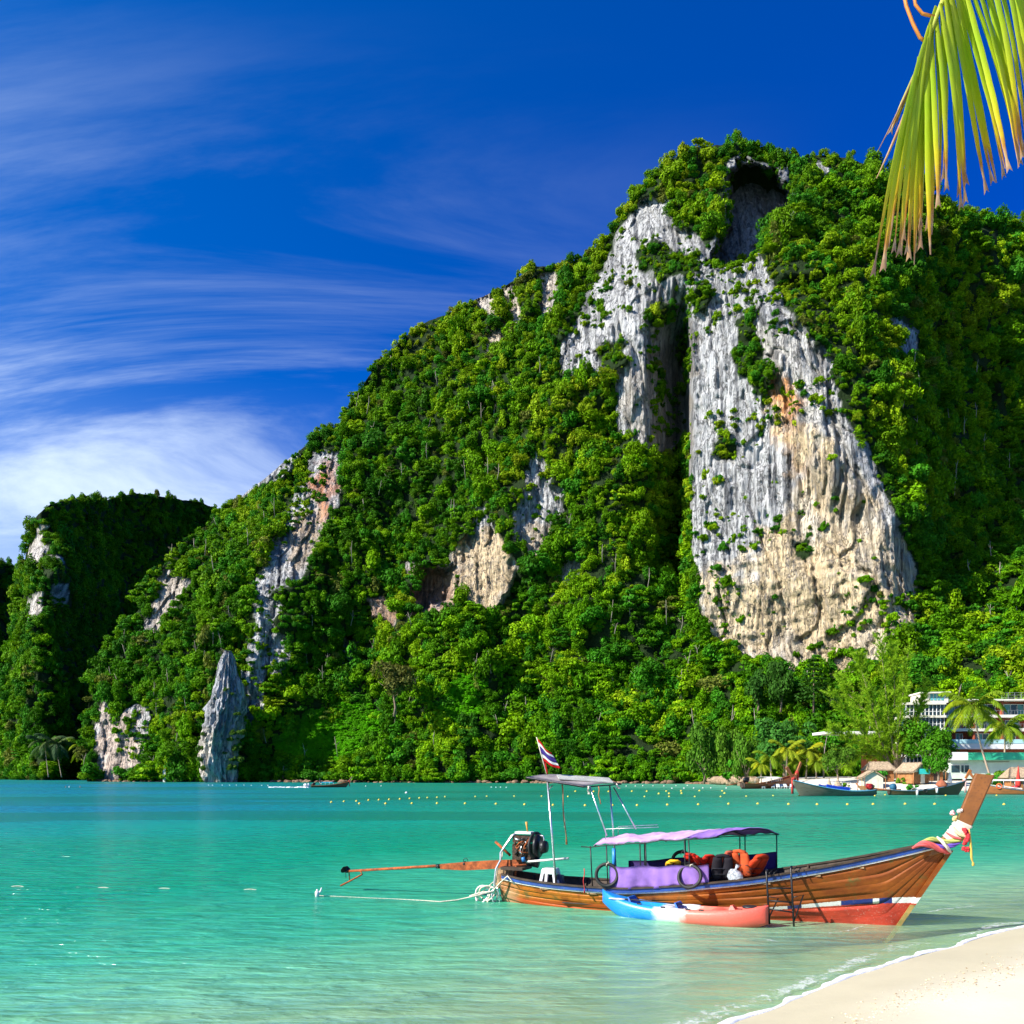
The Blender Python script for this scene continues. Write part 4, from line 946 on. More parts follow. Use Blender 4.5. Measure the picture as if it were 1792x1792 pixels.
# prow plank: from the bow deck up and forward
PRW = [(8.88, 1.44), (9.12, 1.55), (9.34, 1.72), (9.49, 1.90), (9.60, 2.09), (9.72, 2.40), (9.83, 2.70), (9.925, 2.955), (9.945, 3.0)]
PWD = [0.16, 0.20, 0.25, 0.285, 0.29, 0.295, 0.305, 0.315, 0.305]
def prow_frame(i):
    p = Vector((PRW[i][0], 0, PRW[i][1])); a = Vector((PRW[max(i - 1, 0)][0], 0, PRW[max(i - 1, 0)][1])); b = Vector((PRW[min(i + 1, 8)][0], 0, PRW[min(i + 1, 8)][1]))
    ax = (b - a).normalized(); return p, ax, Vector((ax.z, 0, -ax.x))
def prow_ring(i, grow=0.0, e=0.84, n=1):
    c, ax, fw = prow_frame(i); bx = PWD[i] / 2 + grow; th = 0.085 + 0.055 * i / 8 + grow
    return [c + fw * (bx * a) + Vector((0, th * b, 0)) + (ax * 0.05 * a if i >= 7 else Vector()) for a, b in ((-1, -e), (-1, e), (-e, 1), (e, 1), (1, e), (1, -e), (e, -1), (-e, -1))]
g = [prow_ring(i) for i in range(9)]
loft(mb, g).build('prow', PROW, boat)
MB().hexa([Vector((8.55, -0.16, 1.46)), Vector((9.30, -0.05, 1.60)), Vector((9.30, 0.05, 1.60)), Vector((8.55, 0.16, 1.46)), Vector((8.55, -0.17, 1.52)), Vector((9.32, -0.05, 1.69)), Vector((9.32, 0.05, 1.69)), Vector((8.55, 0.17, 1.52))]).build('bow_deck', WOOD_D, boat)
# inside: floor boards, thwarts, ribs
for i in range(5):
    y = -0.44 + i * 0.22; MB().box((3.7, y, 0.13), (5.6 - abs(y) * 3.0, 0.20, 0.03)).build('floor_board', WOOD_D, boat)
for s in (1.15, 2.3, 5.95, 6.9, 7.7):
    w = HB(s) * 2 - 0.06; MB().box((s, 0, GZ_(s) - 0.13), (0.22, w, 0.035)).build('thwart', WOOD, boat)
for s in np.arange(0.5, 7.2, 0.62):
    mb = MB(); pts = [(s, sect(s, q, -0.045)[0] * sd_, sect(s, q, -0.045)[1] + 0.01) for sd_, qs in ((-1, (1, .85, .65, .4, .2)), (1, (.2, .4, .65, .85, 1))) for q in qs]
    mb.tube(pts, 0.025, 5).build('rib', WOOD_D, boat)
# stern post and engine mount
MB().hexa([(-0.28, -0.10, 0.30), (0.05, -0.14, 0.30), (0.05, 0.14, 0.30), (-0.28, 0.10, 0.30), (-0.26, -0.08, 0.74), (0.10, -0.12, 0.80), (0.10, 0.12, 0.80), (-0.26, 0.08, 0.74)]).build('stern_post', WOOD, boat)
MB().box((0.22, 0, 0.80), (0.55, 0.60, 0.07)).build('engine_beam', WOOD_D, boat)

# ---- purple canopy over the middle
CAN = []
def cloth(name, col, var=0.18, trans=0.15, scale=3.0):
    n = NT(name); v = n.coord('Object'); a = n.noise(v, scale, 4, 0.6); b = n.noise(v, 160, 2)
    c = n.mix(n.rng(a, 0.3, 0.7), tuple(k * (1 - var) for k in col), tuple(min(1, k * (1 + var)) for k in col))
    d = n.bsdf(c, 0.85, 0, n.bump(n.math('ADD', n.math('MULTIPLY', a, 3.0), b), 0.25, 0.02), 0.2)
    t = n.n('ShaderNodeBsdfTranslucent', {'Color': c}).outputs[0]
    return n.done(n.n('ShaderNodeMixShader', {0: trans, 1: d, 2: t}).outputs[0])
LILAC = cloth('faded_lilac_canvas', (0.56, 0.36, 0.58), 0.22); PURPLE = cloth('purple_canvas', (0.29, 0.16, 0.50), 0.25); NAVY = cloth('dark_purple_canvas', (0.05, 0.03, 0.14))
S0, S1 = 2.55, 5.55
def roof_z(s): return 1.46 + (s - S0) / (S1 - S0) * 0.26
def skew(s, a): return s + a * (0.18 + 0.36 * max(0.0, s - S0) / (S1 - S0))
def roof_pt(s, a, lift=0.0):      # a -1..1 across; the cloth is cut on a slant
    sag = 0.03 * math.sin((s - S0) * 2 * math.pi / 0.62 - 1.57)
    return (skew(s, a), a * 0.80, roof_z(s) + lift + 0.15 * (1 - abs(a) ** 2.0) + sag * (1 - abs(a)) * 0.7 + 0.012 * math.sin(9 * s + 5 * a) + 0.008 * math.sin(23 * s - 11 * a) + 0.006 * math.sin(31 * s + 17 * a))
mb = MB(); mb.sheet([[roof_pt(s, a) for a in np.linspace(-1, 1, 17)] for s in np.linspace(S0, 4.86, 40)], 0.006)
roof = mb.build('canopy', LILAC, boat, label='faded lilac canvas canopy')
MB().sheet([[roof_pt(s, a) for a in np.linspace(-1, 1, 17)] for s in np.linspace(4.86, S1, 14)], 0.006).build('canopy_end', PURPLE, boat, label='darker purple end of the canopy')
for s in (S0 + 0.03, 3.15, 3.75, 4.35, 4.93, S1 - 0.02):
    MB().tube([roof_pt(s, a, -0.022) for a in np.linspace(-1, 1, 13)], 0.013, 6).build('canopy_hoop', BLACKM, boat)
for a in (-1, -0.35, 0.35, 1):
    MB().tube([roof_pt(s, a, -0.024) for s in np.linspace(S0 - (0.28 if abs(a) == 1 else 0), S1, 16)], 0.012, 6).build('canopy_rail', BLACKM, boat)
for s in (2.48, 2.88, 3.72, 3.86, 4.80, 4.90, 5.50):
    for side in (-1, 1):
        if s in (3.86, 4.90, 2.48) and side > 0 and s != 4.90: continue
        if s == 5.50 and side < 0: continue
        x1 = s; top = roof_pt(max(s, S0), side, -0.03) if s >= S0 else (skew(s, side), side * 0.80, roof_z(s) - 0.02)
        MB().tube([(skew(s, side) + 0.02, side * (HB(skew(s, side)) - 0.03), GZ_(skew(s, side)) - 0.05), top], 0.014, 7).build('canopy_post', BLACKM, boat)
# a light rail frame standing above the canopy's after end
MB().tube([(S0 + 0.02, -0.55, roof_z(S0) + 0.10), (S0 + 0.02, -0.55, roof_z(S0) + 0.34), (3.72, -0.42, roof_z(3.4) + 0.33)], 0.010, 6).build('roof_rack_bar', STEEL, boat)
MB().tube([(S0 + 0.02, 0.45, roof_z(S0) + 0.12), (S0 + 0.02, 0.45, roof_z(S0) + 0.34), (3.5, 0.42, roof_z(3.4) + 0.33)], 0.010, 6).build('roof_rack_bar', STEEL, boat)
# side curtains
def curtain(side, sa, sb, zt, zb, mat, nm='side_curtain'):
    g = []
    for s in np.linspace(sa, sb, 60):
        f = 0.012 * math.sin(s * 23) + 0.02 * math.sin(s * 9.3 + 1); sagz = -0.03 * math.sin((s - sa) / (sb - sa) * math.pi * 3) ** 2
        y = side * (HB(s) + 0.02)
        g.append([(s + 0.01 * f, y + f * (1 - t) * 0.4 + f * t, zt(s) + sagz + (zb(s) - zt(s)) * t) for t in np.linspace(0, 1, 8)])
    return MB().sheet(g, 0.005).build(nm, mat, boat)
curtain(-1, 2.72, 4.85, lambda s: 1.02 + (s - 2.72) * 0.055, lambda s: GZ_(s) + 0.02, PURPLE)
curtain(1, 2.72, 6.05, lambda s: 0.99 + (s - 2.72) * 0.10, lambda s: GZ_(s) + 0.02, NAVY)
# passenger benches under the canopy
for s in (3.2, 4.0, 4.7, 5.2):
    MB().box((s, 0, GZ_(s) - 0.06), (0.26, 1.30, 0.04)).build('bench', WOOD_D, boat)

# ---- stern awning: tilted panel on pipes
def bp(px, py, y):
    """boat coordinates of the point at athwart offset y seen at a photo pixel"""
    k = (px - HX) / F
    s = (k * (BO.y + BV.y * y) - BO.x - BV.x * y) / (BU.x - k * BU.y)
    D = BO.y + BU.y * s + BV.y * y
    return Vector((s, y, CH - (py - HY) / F * D))
pL, pN, pR, pF = bp(921, 1360, -0.42), bp(1021, 1376, -0.55), bp(1087, 1371, 0.55), bp(985, 1356, 0.62)
g = [[pL + (pN - pL) * i / 8 + ((pF + (pR - pF) * i / 8) - (pL + (pN - pL) * i / 8)) * j / 6 + Vector((0, 0, 0.035 * math.sin(j / 6 * math.pi))) for j in range(7)] for i in range(9)]
AWN = cloth('grey_awning_canvas', (0.30, 0.27, 0.27)); aw = MB().sheet(g, 0.01).build('awning', AWN, boat)
mb = MB()
for e0, e1 in ((pL, pN), (pN, pR), (pR, pF), (pF, pL)): mb.tube([e0 + Vector((0, 0, -0.018)), e1 + Vector((0, 0, -0.018))], 0.016, 6)
mb.build('awning_frame', BLACKM, boat)
c0 = (pL + pN + pR + pF) / 4
SOL = plain('solar_panel_glass', (0.55, 0.55, 0.52), 0.25, 0.0, 0.2, 4)
ux = (pR - pL).normalized(); uy = (pF - pN); uy = (uy - ux * uy.dot(ux)).normalized(); un = ux.cross(uy)
if un.z < 0: un = -un
cs = c0 + ux * 0.25 + un * 0.06
MB().hexa([cs + ux * a * 0.62 + uy * b * 0.30 + un * c for c in (-0.012, 0.012) for a, b in ((-1, -1), (1, -1), (1, 1), (-1, 1))]).build('roof_panel', SOL, boat, label='pale flat panel lying on the stern awning')
MB().tube([bp(958, 1366, -0.45), bp(973, 1547, -0.58)], 0.024, 8).build('awning_pole', STEEL, boat)
MB().tube([bp(1067, 1374, 0.50), bp(1078, 1520, 0.60)], 0.021, 8).build('awning_pole', STEEL, boat)
MB().tube([bp(1032, 1376, -0.40), bp(1062, 1463, -0.40)], 0.017, 8).build('awning_strut', STEEL, boat)
MB().tube([bp(1074, 1378, 0.45), bp(1113, 1451, 0.20)], 0.017, 8).build('awning_strut', STEEL, boat)
MB().tube([bp(958, 1384, -0.45), bp(968, 1374, -0.30)], 0.014, 6).build('awning_bracket', STEEL, boat)
def dangle(p, q, r, mt, nm, knot=True):
    p, q = Vector(p), Vector(q); pts = [p + (q - p) * t + Vector((0.012 * math.sin(9 * t), 0.012 * math.cos(7 * t), 0)) for t in np.linspace(0, 1, 9)]
    rr = [r] * 8 + [r * 2.0 if knot else r]
    return MB().tube(pts, rr, 6).build(nm, mt, boat)
dangle(bp(983, 1373, -0.2), bp(991, 1478, -0.2), 0.012, ROPE_R, 'hanging_rope')
dangle(bp(984, 1373, -0.18), bp(988, 1448, -0.18), 0.010, ROPE, 'hanging_rope')
dangle(bp(1047, 1376, -0.3), bp(1050, 1407, -0.3), 0.010, ROPE_R, 'hanging_rope')
dangle(bp(1029, 1376, -0.45), bp(1030, 1390, -0.45), 0.020, ROPE, 'hanging_rope')
dangle(bp(1078, 1372, 0.3), bp(1083, 1380, 0.3), 0.022, ROPE, 'hanging_rope')
dangle(bp(1022, 1520, -0.80), bp(1022, 1563, -0.80), 0.010, plain('red_twine', (0.5, 0.03, 0.03), 0.8), 'hanging_twine')

# ---- engine and long tail
eng = empty('tail_engine', bw(0.15, 0, 0), BZ, 'greasy black car engine with rusty long tail shaft on the stern', 'engine')
def ep(px, py, y): v = bp(px, py, y); return Vector((v.x - 0.15, v.y, v.z))
def ebox(px, py, y, d, nm, mt, rot=None): return MB().box(ep(px, py, y), d, rot).build(nm, mt, eng)
GREASE = plain('greasy_iron', (0.045, 0.030, 0.022), 0.5, 0.5, 0.6, 14, 0.6, dirt=(0.22, 0.08, 0.03))
ebox(918, 1490, -0.02, (0.46, 0.40, 0.36), 'engine_block', GREASE)
rt = Matrix.Rotation(R(8), 3, 'Y')
ebox(916, 1468, -0.02, (0.44, 0.26, 0.16), 'cylinder_head', GREASE)
ebox(918, 1457, -0.02, (0.40, 0.24, 0.05), 'rocker_cover', WHITE)
mb = MB(); c = ep(938, 1480, -0.04)
mb.torus(c, 0.30, 0.032, 'Y', 30, 8, Matrix.Rotation(R(78), 3, 'Z')); mb.build('flywheel_ring', RUBBER, eng)
mb = MB(); mb.tube([c + Vector((0.02, 0, 0)), c + Vector((0.09, 0, 0))], [0.285, 0.26], 22); mb.build('flywheel', BLACKM, eng)
mb = MB(); mb.tube([ep(948, 1482, -0.1), ep(957, 1482, -0.1)], [0.17, 0.13], 14); mb.build('alternator', BLACKM, eng)
mb = MB(); q0 = ep(928, 1505, -0.05); mb.tube([q0 + Vector((-0.16, 0, -0.02)), q0 + Vector((0.20, 0, -0.06))], [0.10, 0.12], 12); mb.build('oil_sump', BLACKM, eng)
rr = random.Random(9)
for i in range(16):
    p0 = ep(905 + rr.uniform(-4, 24), 1470 + rr.uniform(-6, 26), -0.24); p1 = ep(905 + rr.uniform(-4, 24), 1476 + rr.uniform(-6, 26), -0.23)
    md = (p0 + p1) / 2 + Vector((rr.uniform(-.05, .05), -0.05, rr.uniform(-.06, .06)))
    MB().tube([p0, md, p1], 0.012 + 0.010 * rr.random(), 6).build('hose', (GREASE, RUST, BLACKM, STEEL)[i % 4], eng)
for i in range(5):
    p0 = ep(902 + i * 6, 1476 + (i % 2) * 8, -0.23); MB().tube([p0, p0 + Vector((0, -0.05, 0.0))], 0.030, 8).build('manifold_port', (GREASE, RUST)[i % 2], eng)
MB().tube([ep(915, 1500, -0.28), ep(917, 1508, -0.28)], 0.045, 12).build('oil_filter', plain('blue_filter', (0.02, 0.16, 0.42), 0.4), eng)
# exhaust and hose running down over the stern
MB().tube([ep(905, 1458, -0.1), ep(897, 1462, -0.16), ep(881, 1485, -0.22), ep(876, 1492, -0.24), ep(876, 1505, -0.26), ep(868, 1520, -0.30), ep(865, 1545, -0.34), ep(865, 1562, -0.36)], 0.024, 8).build('exhaust_pipe', STEEL, eng)
MB().tube([ep(905, 1457, 0.0), ep(895, 1462, -0.06), ep(880, 1484, -0.12), ep(879, 1498, -0.16), ep(871, 1516, -0.22), ep(868, 1545, -0.28)], 0.016, 8).build('water_hose', ROPE, eng)
MB().tube([ep(945, 1462, -0.1), ep(951, 1463, -0.1), ep(952, 1470, -0.1), ep(948, 1476, -0.1)], 0.018, 8).build('coolant_pipe', STEEL, eng)
MB().tube([ep(923, 1455, 0), ep(921, 1438, 0)], [0.016, 0.030], 8).build('starter_handle', plain('yellow_wood_handle', (0.55, 0.26, 0.04), 0.5), eng)
MB().tube([ep(867, 1473, 0), ep(893, 1497, 0)], 0.032, 8).build('steering_arm', RUST, eng)
sh0, sh1 = ep(915, 1508, 0), ep(602, 1525, 0)
def along(t, dz=0.0): p = sh0 + (sh1 - sh0) * t; return p + Vector((0, 0, dz))
mb = MB(); tt = (0.0, 0.12, 0.42, 0.44)
g = []
for t, hh in ((-0.02, 0.06), (0.13, 0.10), (0.30, 0.10), (0.435, 0.06)):
    c = along(t, 0.02 - hh / 2); g.append([c + Vector((0, -0.05, -hh)), c + Vector((0, 0.05, -hh)), c + Vector((0, 0.05, hh)), c + Vector((0, -0.05, hh))])
loft(mb, g).build('tail_beam', RUST, eng)
MB().tube([along(0.05, 0.02), along(0.985)], [0.042, 0.030], 9).build('tail_shaft', RUST, eng)
MB().tube([along(0.44), along(0.46)], 0.055, 10).build('shaft_collar', BLACKM, eng)
MB().torus(along(0.30, 0.10), 0.06, 0.008, 'Y', 16, 6).build('lifting_ring', BLACKM, eng)
MB().tube([along(0.30, 0.03), along(0.31, 0.03)], 0.06, 10).build('shaft_collar', BLACKM, eng)
# propeller: three blades on a hub
hubp = along(0.99); axd = (sh1 - sh0).normalized()
pr = MB().tube([hubp - axd * 0.06, hubp + axd * 0.05], [0.045, 0.03], 10).build('propeller', BLACKM, eng)
bu = axd.cross(Vector((0, 0, 1))).normalized(); bv = bu.cross(axd).normalized()
for k in range(3):
    a = 2 * math.pi * k / 3 + 0.5; rd = bu * math.cos(a) + bv * math.sin(a); tg = bv * math.cos(a) - bu * math.sin(a)
    MB().sheet([[hubp + rd * (0.03 + 0.15 * t) + (tg * 0.8 + axd * 0.5) * (w * (0.03 + 0.065 * math.sin(math.pi * (0.15 + 0.75 * t)))) for w in (-1, -0.3, 0.3, 1)] for t in np.linspace(0, 1, 7)], 0.008).build('propeller_blade', BLACKM, pr)
MB().tube([along(0.90, -0.02), ep(634, 1530, 0), ep(610, 1543, 0), ep(596, 1550, 0)], [0.02, 0.022, 0.022, 0.024], 7).build('skeg', RUST, eng)
MB().tube([along(0.97, -0.01), ep(612, 1541, 0)], 0.014, 6).build('skeg_stay', RUST, eng)
MB().tube([ep(896, 1514, 0), ep(922, 1512, -0.1)], 0.040, 6).build('engine_cradle', RUST, eng)
MB().tube([ep(921, 1508, -0.22), ep(995, 1502, -0.30)], 0.026, 10).build('tiller', WHITE, eng)
MB().tube([ep(903, 1515, -0.12), ep(902, 1534, -0.12)], 0.022, 8).build('pivot_post', RUST, eng)
MB().tube([ep(908, 1515, 0.10), ep(900, 1534, 0.10)], 0.022, 8).build('pivot_post', RUST, eng)

# ---- flag
flag = empty('flag', bw(*bp(957, 1355, -0.1)), BZ, 'small red white and blue striped flag on the stern awning', 'flag')
def fp(px, py, y=-0.1): return bp(px, py, y) - bp(957, 1355, -0.1)
MB().tube([fp(957, 1357), fp(939, 1290)], 0.011, 7).build('flagpole', ROPE, flag)
FL = [(0.0, 1 / 6, (0.55, 0.012, 0.015)), (1 / 6, 2 / 6, (0.78, 0.78, 0.78)), (2 / 6, 4 / 6, (0.06, 0.035, 0.26)), (4 / 6, 5 / 6, (0.78, 0.78, 0.78)), (5 / 6, 1.0, (0.55, 0.012, 0.015))]
P00, P01, P10, P11 = fp(939, 1292), fp(951, 1334), fp(964, 1318), fp(980, 1346)
def flg(u, v):
    p = (P00 + (P01 - P00) * v) * (1 - u) + (P10 + (P11 - P10) * v) * u
    return p + Vector((0, 0.05 * math.sin(7 * u + 2 * v) * u, 0.02 * math.sin(6 * u + 1)))
for i, (a, b, c) in enumerate(FL):
    m_ = cloth('flag_cloth_%d' % (0 if i in (0, 4) else 1 if i in (1, 3) else 2), c, 0.08, 0.3) if i < 3 else (FM[0] if i == 4 else FM[1])
    if i == 0: FM = []
    FM.append(m_)
    MB().sheet([[flg(u, a + (b - a) * t) for t in (0, 0.5, 1)] for u in np.linspace(0, 1, 14)], 0.003).build('stripe', m_, flag)
MB().sheet([[fp(952 + 4 * t + 3 * w, 1333 + 22 * t) for w in (0, 0.5, 1)] for t in np.linspace(0, 1, 6)], 0.003).build('red_ribbon', FM[0], flag)

# ---- bow cloths, garland, streamer, flowers
gar = empty('bow_garland', bw(9.15, 0, 1.60), BZ, 'pink green and white cloths with flower garland tied round the prow', 'garland')
g0 = Vector((9.15, 0, 1.60))
def gp(px, py, y): return bp(px, py, y) - g0
PINK = cloth('pink_silk', (0.80, 0.14, 0.14), 0.2, 0.2); GRN = cloth('lime_silk', (0.42, 0.47, 0.13), 0.2, 0.2); CREAM = cloth('cream_silk', (0.78, 0.70, 0.58), 0.12, 0.2)
VIO = cloth('violet_silk', (0.14, 0.08, 0.42), 0.2, 0.2); YEL = cloth('yellow_ribbon', (0.80, 0.56, 0.12), 0.15, 0.25); REDF = plain('red_flowers', (0.62, 0.03, 0.04), 0.7, 0, 0.5, 40, 1.0)
def swag(pts, w, mt, nm, seed=0):
    rd = random.Random(seed); P = [gp(*p) for p in pts]; Q = []
    for i in range(len(P) - 1):
        for t in np.linspace(0, 1, 7)[:-1]:
            a = P[max(i - 1, 0)]; b = P[i]; c = P[i + 1]; d = P[min(i + 2, len(P) - 1)]
            Q.append(0.5 * ((2 * b) + (c - a) * t + (2 * a - 5 * b + 4 * c - d) * t * t + (3 * b - a - 3 * c + d) * t ** 3))
    Q.append(P[-1]); mb = MB(); m_ = len(Q)
    ww = w if isinstance(w, (list, tuple)) else [w, w]
    rs = [float(np.interp(i / (m_ - 1), np.linspace(0, 1, len(ww)), ww)) for i in range(m_)]
    for k in range(3):           # three twisted folds
        ph = k * 2.1
        mb.tube([Q[i] + Vector((0, math.cos(ph + i * 0.35) * rs[i] * 0.4, math.sin(ph + i * 0.35) * rs[i] * 0.45)) for i in range(m_)], [r_ * 0.62 for r_ in rs], 8, True, 0.8)
    return mb.build(nm, mt, gar)
swag([(1596, 1484, -0.34), (1618, 1476, -0.30), (1640, 1484, -0.20), (1655, 1490, -0.10), (1664, 1491, 0.0)], [0.015, 0.075, 0.07, 0.06, 0.03], PINK, 'pink_cloth', 1)
swag([(1612, 1473, -0.26), (1632, 1468, -0.20), (1655, 1473, -0.14), (1680, 1469, -0.10), (1688, 1463, -0.06)], [0.02, 0.05, 0.055, 0.055, 0.02], GRN, 'green_cloth', 2)
swag([(1628, 1475, -0.23), (1645, 1481, -0.20), (1665, 1480, -0.15), (1682, 1474, -0.10)], [0.02, 0.045, 0.05, 0.02], VIO, 'violet_cloth', 3)
swag([(1640, 1465, -0.20), (1650, 1474, -0.24), (1659, 1485, -0.20), (1664, 1491, -0.08)], [0.03, 0.045, 0.045, 0.03], CREAM, 'cream_cloth', 4)
mb = MB(); rows_ = []
for q in np.linspace(1.9, 3.9, 15):
    i0 = int(q); f = q - i0; a_, b_ = prow_ring(i0, 0.012), prow_ring(i0 + 1, 0.012); sl = []
    for k in range(8):
        p = a_[k] + (b_[k] - a_[k]) * f; c_ = (sum(a_, Vector()) * (1 - f) + sum(b_, Vector()) * f) / 8
        sl.append(p + (p - c_).normalized() * (0.012 * math.sin(q * 17 + k * 1.3) + 0.006 * math.sin(q * 31)) + Vector((0.0, 0, 0.05 * (1 if k in (3, 4, 5) else -0.3) * 0)) - g0)
    rows_.append(sl)
loft(mb, rows_); mb.s = [True] * len(mb.s); mb.build('cream_wrap', CREAM, gar)
swag([(1668, 1447, -0.13), (1672, 1454, -0.16), (1680, 1460, -0.17), (1690, 1464, -0.15)], [0.02, 0.04, 0.04, 0.03], cloth('yellow_white_silk', (0.75, 0.66, 0.38), 0.12, 0.2), 'yellow_wrap', 6)
swag([(1656, 1457, -0.10), (1668, 1464, -0.16), (1682, 1468, -0.16)], [0.02, 0.03, 0.02], PINK, 'pink_band', 8)
mb = MB(); rd = random.Random(2)
for i in range(46):
    t = i / 45; p = gp(1687 + 6 * math.sin(t * 3.1) + 2 * rd.uniform(-1, 1), 1451 + 26 * t, -0.17 + rd.uniform(-.03, .03)); mb.blob(p, 0.026 + 0.008 * rd.random(), 7, 5, 0.3, i)
mb.build('flower_garland', REDF, gar)
mb = MB()
for i in range(12): mb.blob(gp(1690 + rd.uniform(-5, 5), 1486 + rd.uniform(-3, 3), -0.17), 0.026, 7, 5, 0.3, i)
mb.build('garland_tassel', REDF, gar)
swag([(1696, 1452, -0.13), (1698, 1468, -0.14), (1699, 1485, -0.14), (1700, 1500, -0.13), (1702, 1508, -0.12), (1703, 1513, -0.12)], [0.02, 0.03, 0.04, 0.035, 0.02, 0.045], YEL, 'yellow_streamer', 7)
for i, (px, py, c) in enumerate(((1667, 1422, (0.80, 0.45, 0.45)), (1680, 1419, (0.82, 0.72, 0.68)), (1671, 1432, (0.75, 0.55, 0.2)))):
    mb = MB()
    for k in range(10): mb.blob(gp(px, py, -0.10) + Vector((rd.uniform(-.03, .03), rd.uniform(-.03, .03), rd.uniform(-.03, .03))), 0.028, 7, 5, 0.2, k)
    fl_ = mb.build('flower', plain('blossom_%d' % i, c, 0.7, 0, 0.3, 40), gar)
    MB().tube([gp(px, py + 2, -0.10), gp(1676, 1442, -0.12)], 0.006, 5).build('flower_stem', plain('flower_stem_green', (0.08, 0.2, 0.03), 0.7), fl_)

# ---- things aboard
def thing_at(name, p, label, cat, group=None): return empty(name, bw(*p), BZ, label, cat, group)
# white plastic stool
st = thing_at('stool', (0.95, -0.16, 0.0), 'white plastic stool standing in the boat stern beside the awning pole', 'stool')
b0 = bp(964, 1548, -0.16); b1 = bp(963, 1519, -0.16); zt, zb = b1.z, b0.z - 0.14; x0 = (b0.x + b1.x) / 2 - 0.95
PL = plain('white_plastic', (0.74, 0.74, 0.76), 0.4, 0, 0.06, 4, 0.05)
MB().hexa([(x0 + a * 0.16, b * 0.16, zt - 0.03) for a, b in ((-1, -1), (1, -1), (1, 1), (-1, 1))] + [(x0 + a * 0.145, b * 0.145, zt) for a, b in ((-1, -1), (1, -1), (1, 1), (-1, 1))]).build('seat', PL, st)
for a in (-1, 1):
    for b in (-1, 1):
        MB().hexa([(x0 + a * 0.21 + i * 0.03, b * 0.21 + j * 0.03, zb) for i, j in ((-1, -1), (1, -1), (1, 1), (-1, 1))] + [(x0 + a * 0.125 + i * 0.035, b * 0.125 + j * 0.035, zt - 0.028) for i, j in ((-1, -1), (1, -1), (1, 1), (-1, 1))]).build('leg', PL, st)
for a, d in ((-1, (0.02, 0.30, 0.09)), (1, (0.02, 0.30, 0.09))): MB().box((x0 + a * 0.148, 0, zt - 0.075), d).build('apron', PL, st)
for b, d in ((-1, (0.28, 0.02, 0.09)), (1, (0.28, 0.02, 0.09))): MB().box((x0, b * 0.148, zt - 0.075), d).build('apron', PL, st)
bl = bp(980, 1540, -0.1); MB().hexa([Vector((bl.x + a * 0.09, bl.y + b * 0.09, bl.z - 0.22)) for a, b in ((-1, -1), (1, -1), (1, 1), (-1, 1))] + [Vector((bl.x + a * 0.07, bl.y + b * 0.07, bl.z + 0.12)) for a, b in ((-1, -1), (1, -1), (1, 1), (-1, 1))]).build('jerry_can', plain('navy_plastic', (0.015, 0.03, 0.09), 0.4), None, 'dark blue jerry can beside the white stool', 'can', loc=BO, rz=BZ)
pb_ = bp(1075, 1500, 0.45); MB().tube([pb_ + Vector((0, 0, -0.25)), pb_ + Vector((-0.01, 0, 0.20))], 0.045, 10).build('blue_pipe', plain('blue_pvc', (0.03, 0.22, 0.62), 0.4), None, 'short bright blue pipe standing by the far awning pole', 'pipe', loc=BO, rz=BZ)
# tyres used as fenders
def tyre(px, py, y, rad, label, yaw=0, tilt=0, seed=0):
    p = bp(px, py, y); t = empty('tyre', bw(*p), BZ, label, 'tyre')
    rot = Matrix.Rotation(yaw, 3, 'Z') @ Matrix.Rotation(tilt, 3, 'X')
    MB().torus((0, 0, 0), rad, 0.036, 'Y', 36, 9, rot).build('tread', RUBBER, t)
    MB().torus((0, 0, 0), rad - 0.026, 0.014, 'Y', 30, 6, rot).build('bead', BLACKM, t)
    MB().tube([rot @ Vector((0.05, -0.01, rad + 0.03)), rot @ Vector((0.0, -0.045, rad)), rot @ Vector((-0.02, 0.0, rad - 0.06)), rot @ Vector((0.02, 0.04, rad + 0.05))], 0.012, 6).build('lashing', ROPE, t)
    return t
tyre(1062, 1531, -0.80, 0.235, 'motorbike tyre at the curtain end nearest the stool', R(6), R(-8))
tyre(1207, 1534, -0.86, 0.235, 'motorbike tyre lashed in front of the purple curtain', R(-6), R(-22))
tyre(1193, 1506, 0.50, 0.20, 'motorbike tyre standing up behind the orange life jackets', R(10), 0)
